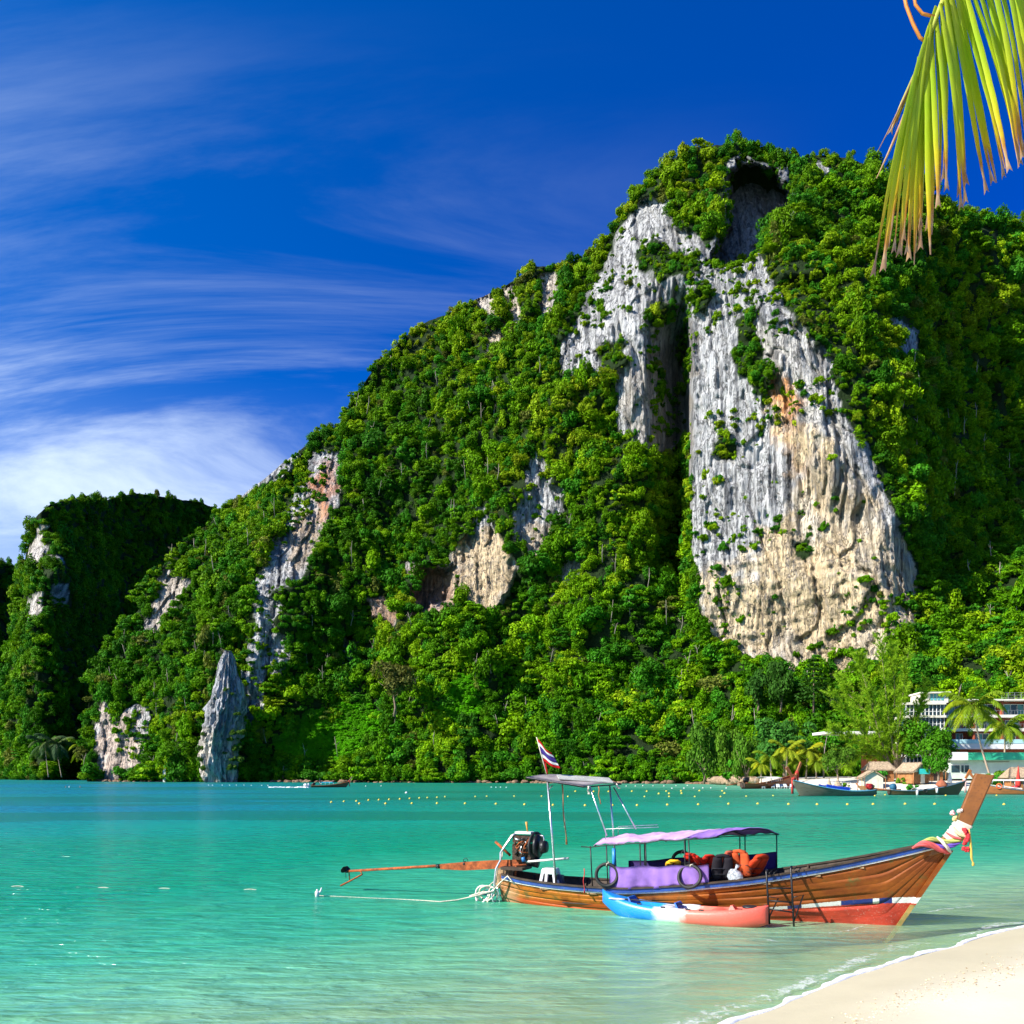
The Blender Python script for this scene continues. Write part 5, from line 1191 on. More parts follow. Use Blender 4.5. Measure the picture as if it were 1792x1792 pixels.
# life jackets and bags heaped under the canopy
def life_jacket(px, py, y, col, label, sc=1.0, tilt=0.2, yaw=0.0, seed=0, strap=(0.02, 0.02, 0.03)):
    p = bp(px, py, y); t = empty('life_jacket', bw(*p), BZ, label, 'life jacket')
    m_ = cloth('jacket_%d' % seed, col, 0.25, 0.05); rt = Matrix.Rotation(yaw, 3, 'Z') @ Matrix.Rotation(tilt, 3, 'X')
    for a in (-1, 1):
        g = []
        for i in range(9):
            v = i / 8; ww = 0.105 * (0.75 + 0.35 * math.sin(v * 2.4 + 0.3)); th = 0.05 * (0.5 + math.sin(math.pi * min(1, 0.12 + v * 0.8)))
            ring = []
            for k in range(12):
                an = 2 * math.pi * k / 12; ring.append(rt @ Vector(((a * 0.115 + ww * math.cos(an)) * sc, (th * math.sin(an) + 0.015 * math.sin(5 * v + a)) * sc, (0.26 - 0.52 * v + 0.01 * math.sin(an * 3 + seed)) * sc)))
            g.append(ring)
        mb = MB(); loft(mb, g); mb.s = [True] * len(mb.s); mb.build('front_panel', m_, t)
    mb = MB(); mb.tube([rt @ Vector((x * sc, 0.03 * sc, z * sc)) for x, z in ((-0.13, 0.20), (-0.11, 0.265), (0, 0.285), (0.11, 0.265), (0.13, 0.20))], [0.055 * sc, 0.065 * sc, 0.06 * sc, 0.065 * sc, 0.055 * sc], 9, True, 0.7); mb.build('collar', m_, t)
    sm = plain('jacket_strap', strap, 0.7)
    for z in (0.02, -0.12): MB().tube([rt @ Vector((x * sc, -0.062 * sc, z * sc)) for x in (-0.22, -0.1, 0, 0.1, 0.22)], 0.014 * sc, 5, True, 0.5).build('strap', sm, t)
    return t
ORG = (0.70, 0.055, 0.012)
life_jacket(1178, 1512, -0.55, (0.78, 0.42, 0.02), 'yellow life jacket lying left of the red ones on the curtain top', 0.7, 1.25, 0.3, 1)
life_jacket(1217, 1507, -0.45, (0.50, 0.02, 0.010), 'bright red life jacket heaped above the purple curtain', 0.85, 1.0, -0.4, 2)
life_jacket(1238, 1509, -0.40, (0.42, 0.02, 0.010), 'red life jacket slumped beside the black jacket', 0.7, 0.8, 0.5, 3)
life_jacket(1264, 1519, -0.60, (0.018, 0.016, 0.022), 'black life jacket hung at the curtain end', 0.95, 0.35, 0.3, 4)
life_jacket(1273, 1510, -0.42, (0.42, 0.10, 0.06), 'faded maroon life jacket behind the black one', 0.9, 0.5, 0.9, 7)
life_jacket(1297, 1513, -0.48, (0.44, 0.07, 0.02), 'tall orange life jacket at the front of the canopy', 1.0, 0.30, -0.5, 5)
life_jacket(1322, 1517, -0.40, (0.50, 0.045, 0.012), 'orange life jacket leaning down towards the bow', 1.05, 0.75, 0.9, 6)
pbag = bp(1287, 1530, -0.62)
n = NT('clear_plastic_bag'); v = n.coord('Object'); a = n.noise(v, 22, 4)
BAG = n.done(n.n('ShaderNodeMixShader', {0: n.rng(a, 0.35, 0.65, 0.25, 0.75), 1: n.n('ShaderNodeBsdfTransparent').outputs[0], 2: n.bsdf((0.62, 0.66, 0.72), 0.25, 0, n.bump(a, 0.8, 0.03))}).outputs[0])
bagE = empty('plastic_bag', bw(*pbag), BZ, 'clear plastic bag tied up below the tall orange life jacket', 'bag')
MB().blob((0, 0, -0.05), (0.17, 0.12, 0.15), 18, 12, 0.16, 4).build('bag_body', BAG, bagE)
mb = MB(); mb.tube([(0, 0, 0.06), (0.01, 0, 0.12), (0.05, 0, 0.19)], [0.05, 0.02, 0.045], 9); mb.build('bag_neck', BAG, bagE)
MB().box(bp(1205, 1523, 0.1), (0.9, 0.5, 0.3)).build('gear_box', plain('dark_gear_box', (0.03, 0.03, 0.05), 0.6), boat)

# boarding ladder hooked over the near gunwale
lad = empty('boarding_ladder', bw(6.2, -0.72, 0), BZ, 'black steel boarding ladder hooked over the gunwale near the bow', 'ladder')
l0 = Vector((6.2, -0.72, 0))
def lp(px, py, y): return bp(px, py, y) - l0
TL, BL, TR_, BR = lp(1341, 1526, -0.83), lp(1346, 1607, -0.98), lp(1384, 1520, -0.78), lp(1389, 1616, -0.94)
for a, b in ((TL, BL), (TR_, BR)):
    a1 = a + Vector((0, 0.10, 0.03)); a2 = a + Vector((0, 0.24, -0.02)); MB().tube([b + (b - a).normalized() * 0.12, a, a + Vector((0, 0.03, 0.03)), a1, a2], 0.021, 8).build('side_rail', BLACKM, lad)
for t in (0.36, 0.62, 0.80): MB().tube([TL + (BL - TL) * t, TR_ + (BR - TR_) * t], 0.016, 7).build('rung', BLACKM, lad)
for a, b, e in ((TL, BL, lp(1362, 1572, -0.80)), (TR_, BR, lp(1406, 1566, -0.75))):
    MB().tube([a + (b - a) * 0.53, e, a + (b - a) * 0.98], 0.015, 7).build('standoff', BLACKM, lad)
for a in (TL, TR_):
    for k in range(2): MB().tube([a + Vector((0.05 + 0.09 * k, 0.02, -0.03)), a + Vector((0.10 + 0.09 * k, 0.10, 0.03)), a + Vector((0.07 + 0.09 * k, 0.2, -0.02))], 0.010, 6).build('hook', BLACKM, lad)

# ropes at the stern
coil = empty('rope_coil', bw(*bp(850, 1578, -0.3)), BZ, 'coils of white hose and rope hanging into the water off the stern', 'rope')
c0 = bp(850, 1578, -0.3)
def cp(px, py, y=-0.3): return bp(px, py, y) - c0
for i, (px, py, rx, rz_, ti) in enumerate(((843, 1565, 0.16, 0.22, 0.5), (852, 1563, 0.20, 0.17, -0.3), (861, 1567, 0.12, 0.20, 0.2), (848, 1569, 0.10, 0.18, 1.0), (868, 1566, 0.09, 0.22, -0.1))):
    pts = []
    for k in range(25):
        a = 2 * math.pi * k / 24; q = Vector((rx * math.cos(a), 0.05 * math.sin(a * 2 + i), rz_ * math.sin(a))); pts.append(cp(px, py) + Matrix.Rotation(ti, 3, 'Y') @ q)
    MB().tube(pts, 0.022 - 0.002 * i, 8, False).build('loop', (WHITE, ROPE, ROPE, ROPE, STEEL)[i], coil)
MB().tube([cp(901, 1548, -0.5), cp(888, 1533, -0.5), cp(875, 1545, -0.45), cp(862, 1560, -0.35), cp(840, 1562), cp(822, 1568)], 0.016, 7).build('lashing', ROPE, coil)
MB().tube([cp(870, 1538, -0.2), cp(850, 1555, -0.3), cp(838, 1566, -0.3)], 0.014, 7).build('lashing', ROPE, coil)
ml = MB(); pts = [bw(*bp(862, 1560, -0.35))] + [on(px, py, z) for px, py, z in ((822, 1570, 0.10), (800, 1575, 0.03), (770, 1578, 0.012), (745, 1576, 0.008), (690, 1573, 0.004), (640, 1571, 0.003), (600, 1569, 0.002), (556, 1567, 0.006))]
ml.tube(pts, [0.016, 0.016, 0.015, 0.014, 0.010, 0.006, 0.005, 0.005, 0.005], 7).build('mooring_line', ROPE, None, 'pale mooring line running out from the boat stern across the water', 'rope')
fb = empty('float_bottle', on(555, 1569), 0, 'white plastic bottle bobbing on the mooring line', 'bottle')
MB().lathe([(0.02, -0.02), (0.05, 0.0), (0.055, 0.08), (0.05, 0.12), (0.02, 0.15), (0.02, 0.18)], 12).build('bottle_body', PL, fb)
MB().tube([(0.03, 0, 0.06), (0.09, 0, 0.14), (0.11, 0, 0.22)], [0.02, 0.025, 0.012], 7).build('handle', PL, fb)

# ---- kayak
KA, KB = on(1058, 1598), on(1340, 1624)
kd = (KB - KA); kL = kd.length; kz_ = math.atan2(kd.y, kd.x); km = (KA + KB) / 2
kay = empty('kayak', km, kz_, 'blue white and coral sit-on-top kayak floating beside the brown boat', 'kayak')
L2 = kL / 2 + 0.05
def kayak_mat():
    n = NT('kayak_plastic'); ob = n.n('ShaderNodeTexCoord').outputs['Object']; sp = n.n('ShaderNodeSeparateXYZ', {0: ob})
    w = n.noise(ob, 3.5, 5, 0.6); x = n.math('ADD', sp.outputs[0], n.math('MULTIPLY', n.math('SUBTRACT', w, 0.5), 0.55)); x = n.math('ADD', x, n.math('MULTIPLY', sp.outputs[2], -0.3))
    c = n.ramp(n.rng(x, -2, 2, 0, 1, False), [(0.0, (0.005, 0.19, 0.60)), (0.36, (0.01, 0.24, 0.66)), (0.41, (0.72, 0.76, 0.80)), (0.515, (0.78, 0.74, 0.73)), (0.56, (0.80, 0.17, 0.12)), (1.0, (0.78, 0.09, 0.06))])
    s = n.noise(n.n('ShaderNodeMapping', {'Vector': ob, 'Scale': (0.3, 1, 1)}).outputs[0], 60, 4, 0.7)
    c = n.mix(n.math('MULTIPLY', n.rng(s, 0.55, 0.75), 0.25), c, (0.6, 0.58, 0.55))
    return n.done(n.bsdf(c, n.rng(s, 0.3, 0.7, 0.28, 0.45), 0, n.bump(s, 0.15, 0.004), 0.5))
KM = kayak_mat()
def kw(u): return 0.40 * max(0.0, 1 - abs(u) ** 2.6) ** 0.75 + 0.004
def kdeck(u): return 0.28 + 0.16 * abs(u) ** 2.5 + (0.07 * max(0, -u) ** 5 if u < 0 else 0)
def kkeel(u): return -0.12 + (0.36 if u < 0 else 0.20) * max(0, abs(u) - 0.60) ** 1.6 / 0.4 ** 1.6
g = []
for u in np.linspace(-1, 1, 61):
    w, d, k = kw(u), kdeck(u), kkeel(u); row = []
    wells = 0.0
    for c_, wd, dp in ((-0.42, 0.20, 0.12), (0.16, 0.24, 0.13), (0.62, 0.14, 0.08)):
        wells = max(wells, dp * max(0, 1 - (abs(u - c_) / wd) ** 4))
    for a, zf in ((0, 0), (0.35, 0.02), (0.72, 0.16), (0.93, 0.42), (1.0, 0.62), (0.99, 0.80), (0.92, 0.93), (0.80, 1.0), (0.66, 1.0), (0.58, None), (0.3, None), (0, None)):
        z = (k + (d - k) * zf) if zf is not None else d - (wells if a < 0.5 else wells * 0.85) + 0.01 * (1 - a)
        row.append((w * a, z))
    full = [(-y, z) for y, z in row] + [(y, z) for y, z in row[::-1][1:-1]]
    g.append([(u * L2, y, z) for y, z in full])
mb = MB(); loft(mb, [r_ for r_ in g]); mb.s = [True] * len(mb.s); mb.build('hull', KM, kay)
HATCH = plain('black_hatch', (0.02, 0.02, 0.022), 0.45)
MB().lathe([(0.0, 0), (0.15, 0.0), (0.15, 0.03), (0.12, 0.045), (0.0, 0.05)], 24, (L2 * 0.80, 0, kdeck(0.80) - 0.005)).build('hatch', HATCH, kay)
for u in (-0.58, 0.0):
    MB().hexa([(u * L2 + x, y, kdeck(u) - 0.05 + z) for x, y, z in ((-0.03, -0.2, 0), (0.03, -0.2, 0), (0.03, 0.2, 0), (-0.03, 0.2, 0), (-0.09, -0.17, 0.14), (-0.06, -0.17, 0.14), (-0.06, 0.17, 0.14), (-0.09, 0.17, 0.14))]).build('seat_back', plain('kayak_seat_blue', (0.01, 0.12, 0.45), 0.5), kay)
MB().hexa([(0.60 * L2 + x, y, kdeck(0.6) - 0.04 + z) for x, y, z in ((-0.05, -0.12, 0), (0.12, -0.12, 0), (0.12, 0.12, 0), (-0.05, 0.12, 0), (-0.02, -0.06, 0.11), (0.02, -0.06, 0.11), (0.02, 0.06, 0.11), (-0.02, 0.06, 0.11))]).build('footrest', plain('coral_plastic', (0.72, 0.09, 0.06), 0.4), kay)
for u, y in ((-0.45, -0.30), (-0.15, -0.34), (0.15, -0.34), (0.3, -0.33), (0.72, -0.2), (-0.45, 0.30), (0.15, 0.34)): MB().box((u * L2, y * 0.98, kdeck(u) + 0.008), (0.09, 0.03, 0.025)).build('deck_fitting', HATCH, kay)
for u in (-0.97, 0.97): MB().torus((u * L2, 0, kdeck(u) - 0.02), 0.04, 0.01, 'Y', 12, 6).build('carry_toggle', HATCH, kay)
padl = empty('paddle', km + Matrix.Rotation(kz_, 3, 'Z') @ Vector((-0.55, -0.12, kdeck(-.3) + 0.05)), kz_ + R(4), 'white bladed paddle lying along the kayak deck', 'paddle')
MB().tube([(-0.75, 0, 0.03), (0.75, 0, 0.0)], 0.015, 7).build('shaft', HATCH, padl)
for s in (-1, 1): MB().blob((s * 0.80, 0, 0.025 if s < 0 else 0.0), (0.20, 0.085, 0.015), 14, 8).build('blade', PL, padl)
# ------------------------------------------------------------------ far shore
from mathutils.bvhtree import BVHTree
_fb = BVHTree.FromPolygons([v.co for v in far_beach.data.vertices], [tuple(p.vertices) for p in far_beach.data.polygons])
def ground(x, y):
    h = _fb.ray_cast(Vector((x, y, 60)), Vector((0, 0, -1)))[0]
    return h.z if h is not None else 0.0
def stand(px, D): x = (px - HX) / F * D; return Vector((x, D, ground(x, D)))
def wx(px, D): return (px - HX) / F * D
def wz(py, D): return CH - (py - HY) / F * D

# ---- the rock pinnacle by the water
def pinnacle():
    D = 322.0; mb = MB(); L = [(1370, 369, 408), (1350, 358, 409), (1320, 354, 406), (1295, 357, 412), (1265, 364, 419), (1235, 370, 421), (1205, 379, 418), (1180, 385, 412), (1160, 389, 409), (1147, 392, 406), (1141, 395, 403)]
    rows = []; py = np.linspace(1372, 1139, 130)
    lf = np.interp(py[::-1], [l[0] for l in L][::-1], [l[1] for l in L][::-1])[::-1]; rt = np.interp(py[::-1], [l[0] for l in L][::-1], [l[2] for l in L][::-1])[::-1]
    A_ = np.linspace(0, 2 * np.pi, 130, endpoint=False)
    P = []
    for i, p in enumerate(py):
        cx_, r = wx((lf[i] + rt[i]) / 2, D), (rt[i] - lf[i]) / 2 / F * D; z = wz(p, D)
        nz = 0.92 + 0.55 * fbm(np.cos(A_) * 1.5 + 3, np.sin(A_) * 1.5, z / 9, 5) + 0.22 * (1 - 2 * np.abs(fbm(np.cos(A_) * 3.2, np.sin(A_) * 3.2 + 9, z / 6, 4))) + 0.12 * fbm(np.cos(A_) * 7, np.sin(A_) * 7, z / 2.5, 3) + 0.18 * (1 - np.abs(vnoise(np.cos(A_) * 5, np.sin(A_) * 5, z / 20)) * 2)
        P.append(np.stack([cx_ + r * nz * np.cos(A_), D + r * 1.15 * nz * np.sin(A_), np.full_like(A_, z)], -1))
    P = np.array(P); nr, nc = P.shape[:2]; I = np.arange(nr * nc).reshape(nr, nc); J = np.roll(I, -1, 1)
    Fq = np.stack([I[:-1], J[:-1], J[1:], I[1:]], -1).reshape(-1, 4)
    me = mesh_np('rock_pinnacle', P.reshape(-1, 3), Fq, ROCK)
    g = 0.5 + 0.5 * fbm(P[..., 0] / 4, P[..., 2] / 14, 3, 4); low = sstep(wz(1262, D), wz(1300, D), P[..., 2] + 5 * fbm(P[..., 0] / 5, P[..., 2] / 8, 6, 3))[..., None]
    col = (np.array([0.74, 0.68, 0.58]) * low + np.array([0.42, 0.43, 0.45]) * (1 - low)) * (0.6 + 0.6 * g)[..., None]
    vcol(me, 'rockcol', col.reshape(-1, 3)); vflt(me, 'rocky', np.ones(nr * nc))
    o = bpy.data.objects.new('rock_pinnacle', me); C.objects.link(o)
    return tag(o, 'pointed grey and white rock pinnacle rising from the water edge', 'rock')
pinnacle()
rr = np.random.default_rng(4); pts, sc = [], []
for px, py, s in ((398, 1212, 1.6), (404, 1218, 1.2), (412, 1290, 2.2), (405, 1300, 1.8), (392, 1322, 1.3), (404, 1335, 1.6), (380, 1226, 1.0), (416, 1255, 1.6), (409, 1352, 2.6), (415, 1338, 2.8), (418, 1318, 2.6), (352, 1352, 2.4), (348, 1338, 2.8), (352, 1318, 2.4), (358, 1290, 1.6), (421, 1290, 2.4)):
    p = at(px, py, 316); pts.append(p); sc.append((s, s, s))
scatter('pinnacle_shrubs', pts, sc, rr.uniform(0, 6, len(pts)), [5] * len(pts), np.tile(np.array([[0.07, 0.15, 0.02]]), (len(pts), 1)), PROTO, 'green shrubs clinging to the rock pinnacle')

ORD = 'first second third fourth fifth sixth seventh eighth ninth tenth eleventh twelfth thirteenth fourteenth fifteenth sixteenth seventeenth eighteenth nineteenth twentieth'.split()
def ordinal(i): return ORD[i] if i < 20 else ('thirtieth' if i == 29 else 'twenty-' + ORD[i - 20])
# ---- rocks along the tide line
SHROCK = plain('tide_rock', (0.23, 0.14, 0.085), 0.9, 0, 0.5, 0.8, 0.8, 0.3, dirt=(0.07, 0.05, 0.04))
mb = MB(); rk = random.Random(8)
for i in range(300):
    px = rk.uniform(180, 1262); D = float(np.interp(px, [b[0] for b in A_base], [b[1] for b in A_base])) - rk.uniform(0.5, 3.5); s = rk.uniform(0.35, 1.0)
    mb.blob((wx(px, D), D, rk.uniform(-0.2, 0.45)), (s * rk.uniform(1, 1.8), s, s * rk.uniform(0.5, 0.9)), 7, 5, 0.35, i)
mb.build('shore_rocks', SHROCK, label='band of reddish brown rocks along the jungle tide line', kind='stuff')
BOULD = plain('tan_boulder', (0.42, 0.30, 0.19), 0.9, 0, 0.4, 0.7, 0.9, 0.3, dirt=(0.14, 0.10, 0.07))
for i in range(16):
    px = 1248 + i * 4.8 + rk.uniform(-2, 2); py = rk.uniform(1365, 1371); D = float(np.interp(px, [1240, 1262, 1300, 1330], [262, 244, 226, 206])); s = rk.uniform(0.9, 1.7)
    MB().blob((0, 0, 0), (s * 1.5, s, s * 0.85), 10, 7, 0.3, 50 + i).build('boulder', BOULD, None, ordinal(i) + ' tan boulder from the left in the heap on the far beach', 'boulder', 'boulders at the end of the far beach', loc=(wx(px, D), D, max(0.2, wz(py, D))))
MB().hexa([(-0.5, -0.4, -2), (0.5, -0.4, -2), (0.5, 0.4, -2), (-0.5, 0.4, -2), (-0.5, -0.4, 4.6), (0.5, -0.4, 4.6), (0.5, 0.4, 4.6), (-0.5, 0.4, 4.6)]).build('marker_post', WHITE, None, 'white marker post at the water edge left of the pinnacle', 'post', loc=(wx(288, 334), 334, 0.5))

# ---- single trees
BARK = plain('grey_brown_bark', (0.22, 0.16, 0.11), 0.9, 0, 0.35, 3, 0.8, 0.05); PALMB = plain('palm_bark', (0.42, 0.32, 0.23), 0.85, 0, 0.25, 4, 0.6, 0.05)
LEAVES = {}
def leaf_mat(col, tr=0.22):
    k = (tuple(round(c, 3) for c in col), tr)
    if k not in LEAVES: LEAVES[k] = leaf_material('leaf_%d' % len(LEAVES), False, col, tr)
    return LEAVES[k]
def tree(name, label, px, py_top, D, width_px, col, seed, base=None, lobes=14, quads=2600, leaf=0.07, flat=1.0, trunk=0.28, zbase=None, group=None, limbs=6, crown_frac=0.75):
    """a broadleaf tree whose crown spans width_px at column px and tops out at row py_top"""
    x = wx(px, D); zb = ground(x, D) if zbase is None else zbase; zt = wz(py_top, D); h = zt - zb; rad = width_px / 2 / F * D
    t = empty(name, (x, D, zb), 0, label, 'tree', group); r = random.Random(seed); ch = h * crown_frac; cz = h - ch
    mb = MB(); top = Vector((r.uniform(-.05, .05) * h, 0, cz + ch * 0.45))
    mb.tube([(0, 0, -0.4), (0.02 * h, 0, h * 0.15), top * 0.6, top], [trunk * 1.3, trunk, trunk * 0.7, trunk * 0.3], 8)
    for k in range(limbs):
        a = 2 * math.pi * k / limbs + r.uniform(-.4, .4); b = Vector((0, 0, cz * 0.85 + 0.12 * h * r.random())); e = Vector((math.cos(a) * rad * 0.7, math.sin(a) * rad * 0.7, cz + ch * r.uniform(0.3, 0.75)))
        mb.tube([b, b + (e - b) * 0.5 + Vector((0, 0, 0.04 * h)), e], [trunk * 0.5, trunk * 0.3, trunk * 0.1], 6)
    mb.build('trunk', BARK, t)
    me = crown_mesh(name + '_crown', seed, lobes, quads, leaf, 1.0, leaf_mat(col))
    cr = bpy.data.objects.new('crown', me); C.objects.link(cr); cr.parent = t
    co = np.empty(len(me.vertices) * 3, np.float32); me.vertices.foreach_get('co', co); co = co.reshape(-1, 3)
    lo, hi = co.min(0), co.max(0); co = (co - (lo + hi) / 2) / (hi - lo) * np.array([2 * rad, 2 * rad, ch]) + np.array([0, 0, cz + ch / 2]); me.vertices.foreach_set('co', co.astype(np.float32).ravel()); me.update()
    return t

def frond_mesh(L, droop, n=26, w=0.9, seed=0, rise=0.35):
    """an arching feather of leaflets along +X"""
    r = random.Random(seed); mb = MB(); P = []
    for i in range(n + 1):
        t = i / n; P.append(Vector((L * (t - 0.18 * droop * t ** 3), 0, L * (rise * t - droop * t * t))))
    mb.tube(P, [0.05 * (1 - 0.8 * i / n) for i in range(n + 1)], 4)
    for i in range(2, n + 1):
        t = i / n; tg = (P[i] - P[i - 1]).normalized(); ll = w * math.sin(math.pi * (0.12 + 0.80 * t)) * r.uniform(0.85, 1.1); wd = 0.105 * L / 3.5
        for s in (-1, 1):
            d = (Vector((0, s * 0.85, -0.25 - 0.35 * r.random())) + tg * 0.75).normalized(); b = P[i]; m_ = b + d * ll * 0.5; e = b + d * ll + Vector((0, 0, -0.30 * ll))
            mb.add([b - tg * wd * 0.4, b + tg * wd * 0.4, m_ + tg * wd, m_ - tg * wd, e], [(0, 1, 2, 3), (3, 2, 4)])
    me = mb.mesh('frond'); rs = np.random.default_rng(seed)
    return me, len(mb.v)
def palm(name, label, px, py_base, px_top, py_top, D, fr_len, n_fr, col, seed, zb=None, group=None, coco=False, dead=0):
    b = stand(px, D) if zb is None else Vector((wx(px, D), D, zb)); top = at(px_top, py_top, D); t = empty(name, b, 0, label, 'palm tree', group)
    q = top - b; r = random.Random(seed); mb = MB(); pts = []
    for i in range(12):
        k = i / 11; pts.append(Vector((q.x * (k ** 1.0 + 0.10 * math.sin(math.pi * k)), 0, -0.4 + (q.z + 0.4) * k)))
    mb.tube(pts, [0.30] + [0.20 - 0.05 * i / 11 for i in range(1, 12)], 9); mb.build('trunk', PALMB, t)
    for k in range(n_fr):
        a = 2 * math.pi * k / n_fr * 1.0 + r.uniform(-.2, .2) + k * 0.35; ri = (1.15, 0.75, 0.35, 0.05)[k % 4] + r.uniform(-.1, .1); dr = (0.75, 0.95, 0.95, 0.75)[k % 4]
        me, nv = frond_mesh(fr_len * r.uniform(0.85, 1.1), dr, 22, fr_len * 0.30, seed * 50 + k, ri); me.materials.append(leaf_mat(col if k % 5 else tuple(c * f for c, f in zip(col, (1.5, 1.2, 0.8))), 0.3))
        vflt(me, 'shade', np.random.default_rng(k).uniform(0.65, 1.35, len(me.vertices)))
        o = bpy.data.objects.new('frond', me); C.objects.link(o); o.parent = t; o.location = Vector((q.x, 0, q.z)); o.rotation_euler = (0, 0, a)
    if coco:
        for k in range(9): MB().blob(Vector((q.x, 0, q.z - 0.35)) + Vector((0.45 * math.cos(k * 0.9), 0.45 * math.sin(k * 0.9), -0.25 * (k % 3))), (0.19, 0.19, 0.23), 8, 6, 0.05, k).build('coconut', plain('orange_coconut', (0.55, 0.22, 0.03), 0.6), t)
    return t
PG = (0.15, 0.24, 0.012); PGY = (0.24, 0.30, 0.015)
palm('coconut_palm', 'tall coconut palm with leaning bare trunk before the red hotel', 1738, 1362, 1702, 1236, 165, 6.6, 20, PG, 3, coco=True)
palm('coconut_palm', 'coconut palm with drooping fronds close to the frame edge by the hotel', 1757, 1330, 1759, 1272, 176, 5.6, 17, PG, 4, coco=True)
for i, (px, pt, dpx, w, lb) in enumerate(((1332, 1338, 0, 3.6, 'first low palm from the boulder heap on the far beach'), (1348, 1326, 3, 4.2, 'second low palm from the boulder heap, slightly taller'), (1377, 1312, -2, 4.4, 'tallest yellowish palm in the beach palm cluster'), (1394, 1330, 2, 3.6, 'short palm just beside the tallest yellowish beach palm'), (1413, 1314, -3, 4.4, 'tall palm in front of the round mango tree on the beach'), (1427, 1334, 2, 3.5, 'short bright palm below the round mango tree'), (1440, 1322, 2, 3.8, 'last palm of the beach cluster beside the small leafy tree'))):
    palm('coconut_palm', lb, px + dpx, 1362, px, pt, 196 - 2 * (i % 3), w, 15, PGY if i % 2 == 0 else PG, 20 + i)
palm('coconut_palm', 'dim palm leaning over in the headland shade, left of its twin', 85, 1345, 79, 1302, 425, 10.5, 13, (0.05, 0.10, 0.04), 41, zb=2.0)  # leaf colour of both twins darkened, headland shade painted in
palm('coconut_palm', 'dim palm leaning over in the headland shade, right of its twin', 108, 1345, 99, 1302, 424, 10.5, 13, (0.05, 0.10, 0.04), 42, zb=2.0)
palm('coconut_palm', 'small sunlit palm beside the white rock foot of the mountain', 153, 1335, 148, 1308, 395, 8.0, 13, PG, 43, zb=6.0)
tree('mango_tree', 'large round mango tree in front of the hotel glass tower', 1630, 1258, 176, 104, (0.060, 0.20, 0.006), 5, lobes=22, quads=5200, leaf=0.05, crown_frac=0.80, trunk=0.35)
tree('mango_tree', 'small round mango tree on the sand before the white green building', 1641, 1308, 162, 50, (0.05, 0.20, 0.008), 6, lobes=12, quads=2600, leaf=0.075, crown_frac=0.66, trunk=0.24)
tree('leafy_tree', 'small leafy tree with slim trunk left of the gabled hut', 1465, 1300, 172, 62, (0.075, 0.17, 0.012), 7, lobes=14, quads=2600, leaf=0.065, crown_frac=0.72, trunk=0.18)
tree('mango_tree', 'wide round mango tree behind the beach palms', 1372, 1252, 208, 110, (0.045, 0.16, 0.02), 8, lobes=24, quads=4600, leaf=0.055, crown_frac=0.85, trunk=0.4)
tree('vine_tree', 'vine hung tree nearest the boulder heap', 1306, 1278, 222, 50, (0.075, 0.19, 0.012), 9, lobes=14, quads=2400, leaf=0.075, crown_frac=0.92)
tree('vine_tree', 'tall vine draped tree second from the boulder heap', 1272, 1268, 238, 46, (0.09, 0.20, 0.012), 10, lobes=14, quads=2400, leaf=0.075, crown_frac=0.94, zbase=0.5)
tree('vine_tree', 'broad vine draped tree standing third from the boulder heap', 1232, 1262, 256, 62, (0.07, 0.18, 0.012), 12, lobes=16, quads=2600, leaf=0.07, crown_frac=0.94, zbase=0.5)
tree('domed_tree', 'olive brown domed tree standing out of the jungle slope', 690, 1155, 306, 82, (0.105, 0.115, 0.022), 13, zbase=24, lobes=18, quads=3000, leaf=0.065, crown_frac=0.68, trunk=0.4)
tree('round_tree', 'round dark tree under the pale cliff, left of the other two', 1326, 1168, 262, 46, (0.035, 0.115, 0.012), 14, zbase=22, lobes=12, quads=2000, leaf=0.08, crown_frac=0.85)
tree('round_tree', 'round dark tree under the pale cliff between its two neighbours', 1366, 1155, 258, 50, (0.035, 0.11, 0.010), 15, zbase=22, lobes=12, quads=2000, leaf=0.08, crown_frac=0.85)
# tiered conifer-like tree
def tiered(px, py_top, D, zb, col):
    x = wx(px, D); h = wz(py_top, D) - zb; t = empty('tiered_tree', (x, D, zb), 0, 'dark tiered tree with layered boughs under the pale cliff', 'tree')
    MB().tube([(0, 0, -1), (0, 0, h)], [0.35, 0.05], 7).build('trunk', BARK, t)
    r = np.random.default_rng(3); c, n_ = [], []
    for k in range(9):
        z = h * (0.35 + 0.63 * k / 8); R_ = (1 - k / 9.5) * 5.2 + 0.7
        for b in range(7):
            a = b * 0.9 + k * 0.5 + r.uniform(-.2, .2)
            for q in range(44):
                u = r.uniform(0.15, 1) ** 0.7; s = r.normal() * 0.35 * u
                c.append((math.cos(a + s) * R_ * u, math.sin(a + s) * R_ * u, z - 0.35 * R_ * u * u * 0.5 + r.normal() * 0.15))
    c = np.array(c); N_ = len(c); nn = np.tile([0, 0, 1.0], (N_, 1)) + r.normal(size=(N_, 3)) * 0.5; nn /= np.linalg.norm(nn, axis=1)[:, None]
    u = np.cross(nn, r.normal(size=(N_, 3))); u /= np.linalg.norm(u, axis=1)[:, None]; v = np.cross(nn, u); s = r.uniform(0.25, 0.5, N_)[:, None]
    P = np.stack([c - u * s, c - v * s * .6, c + u * s, c + v * s * .6], 1).reshape(-1, 3)
    me = mesh_np('tiered_crown', P, np.arange(N_ * 4).reshape(-1, 4), leaf_mat(col), False); vflt(me, 'shade', np.repeat(r.uniform(.6, 1.4, N_), 4))
    o = bpy.data.objects.new('crown', me); C.objects.link(o); o.parent = t
tiered(1424, 1152, 250, 20, (0.035, 0.11, 0.012))
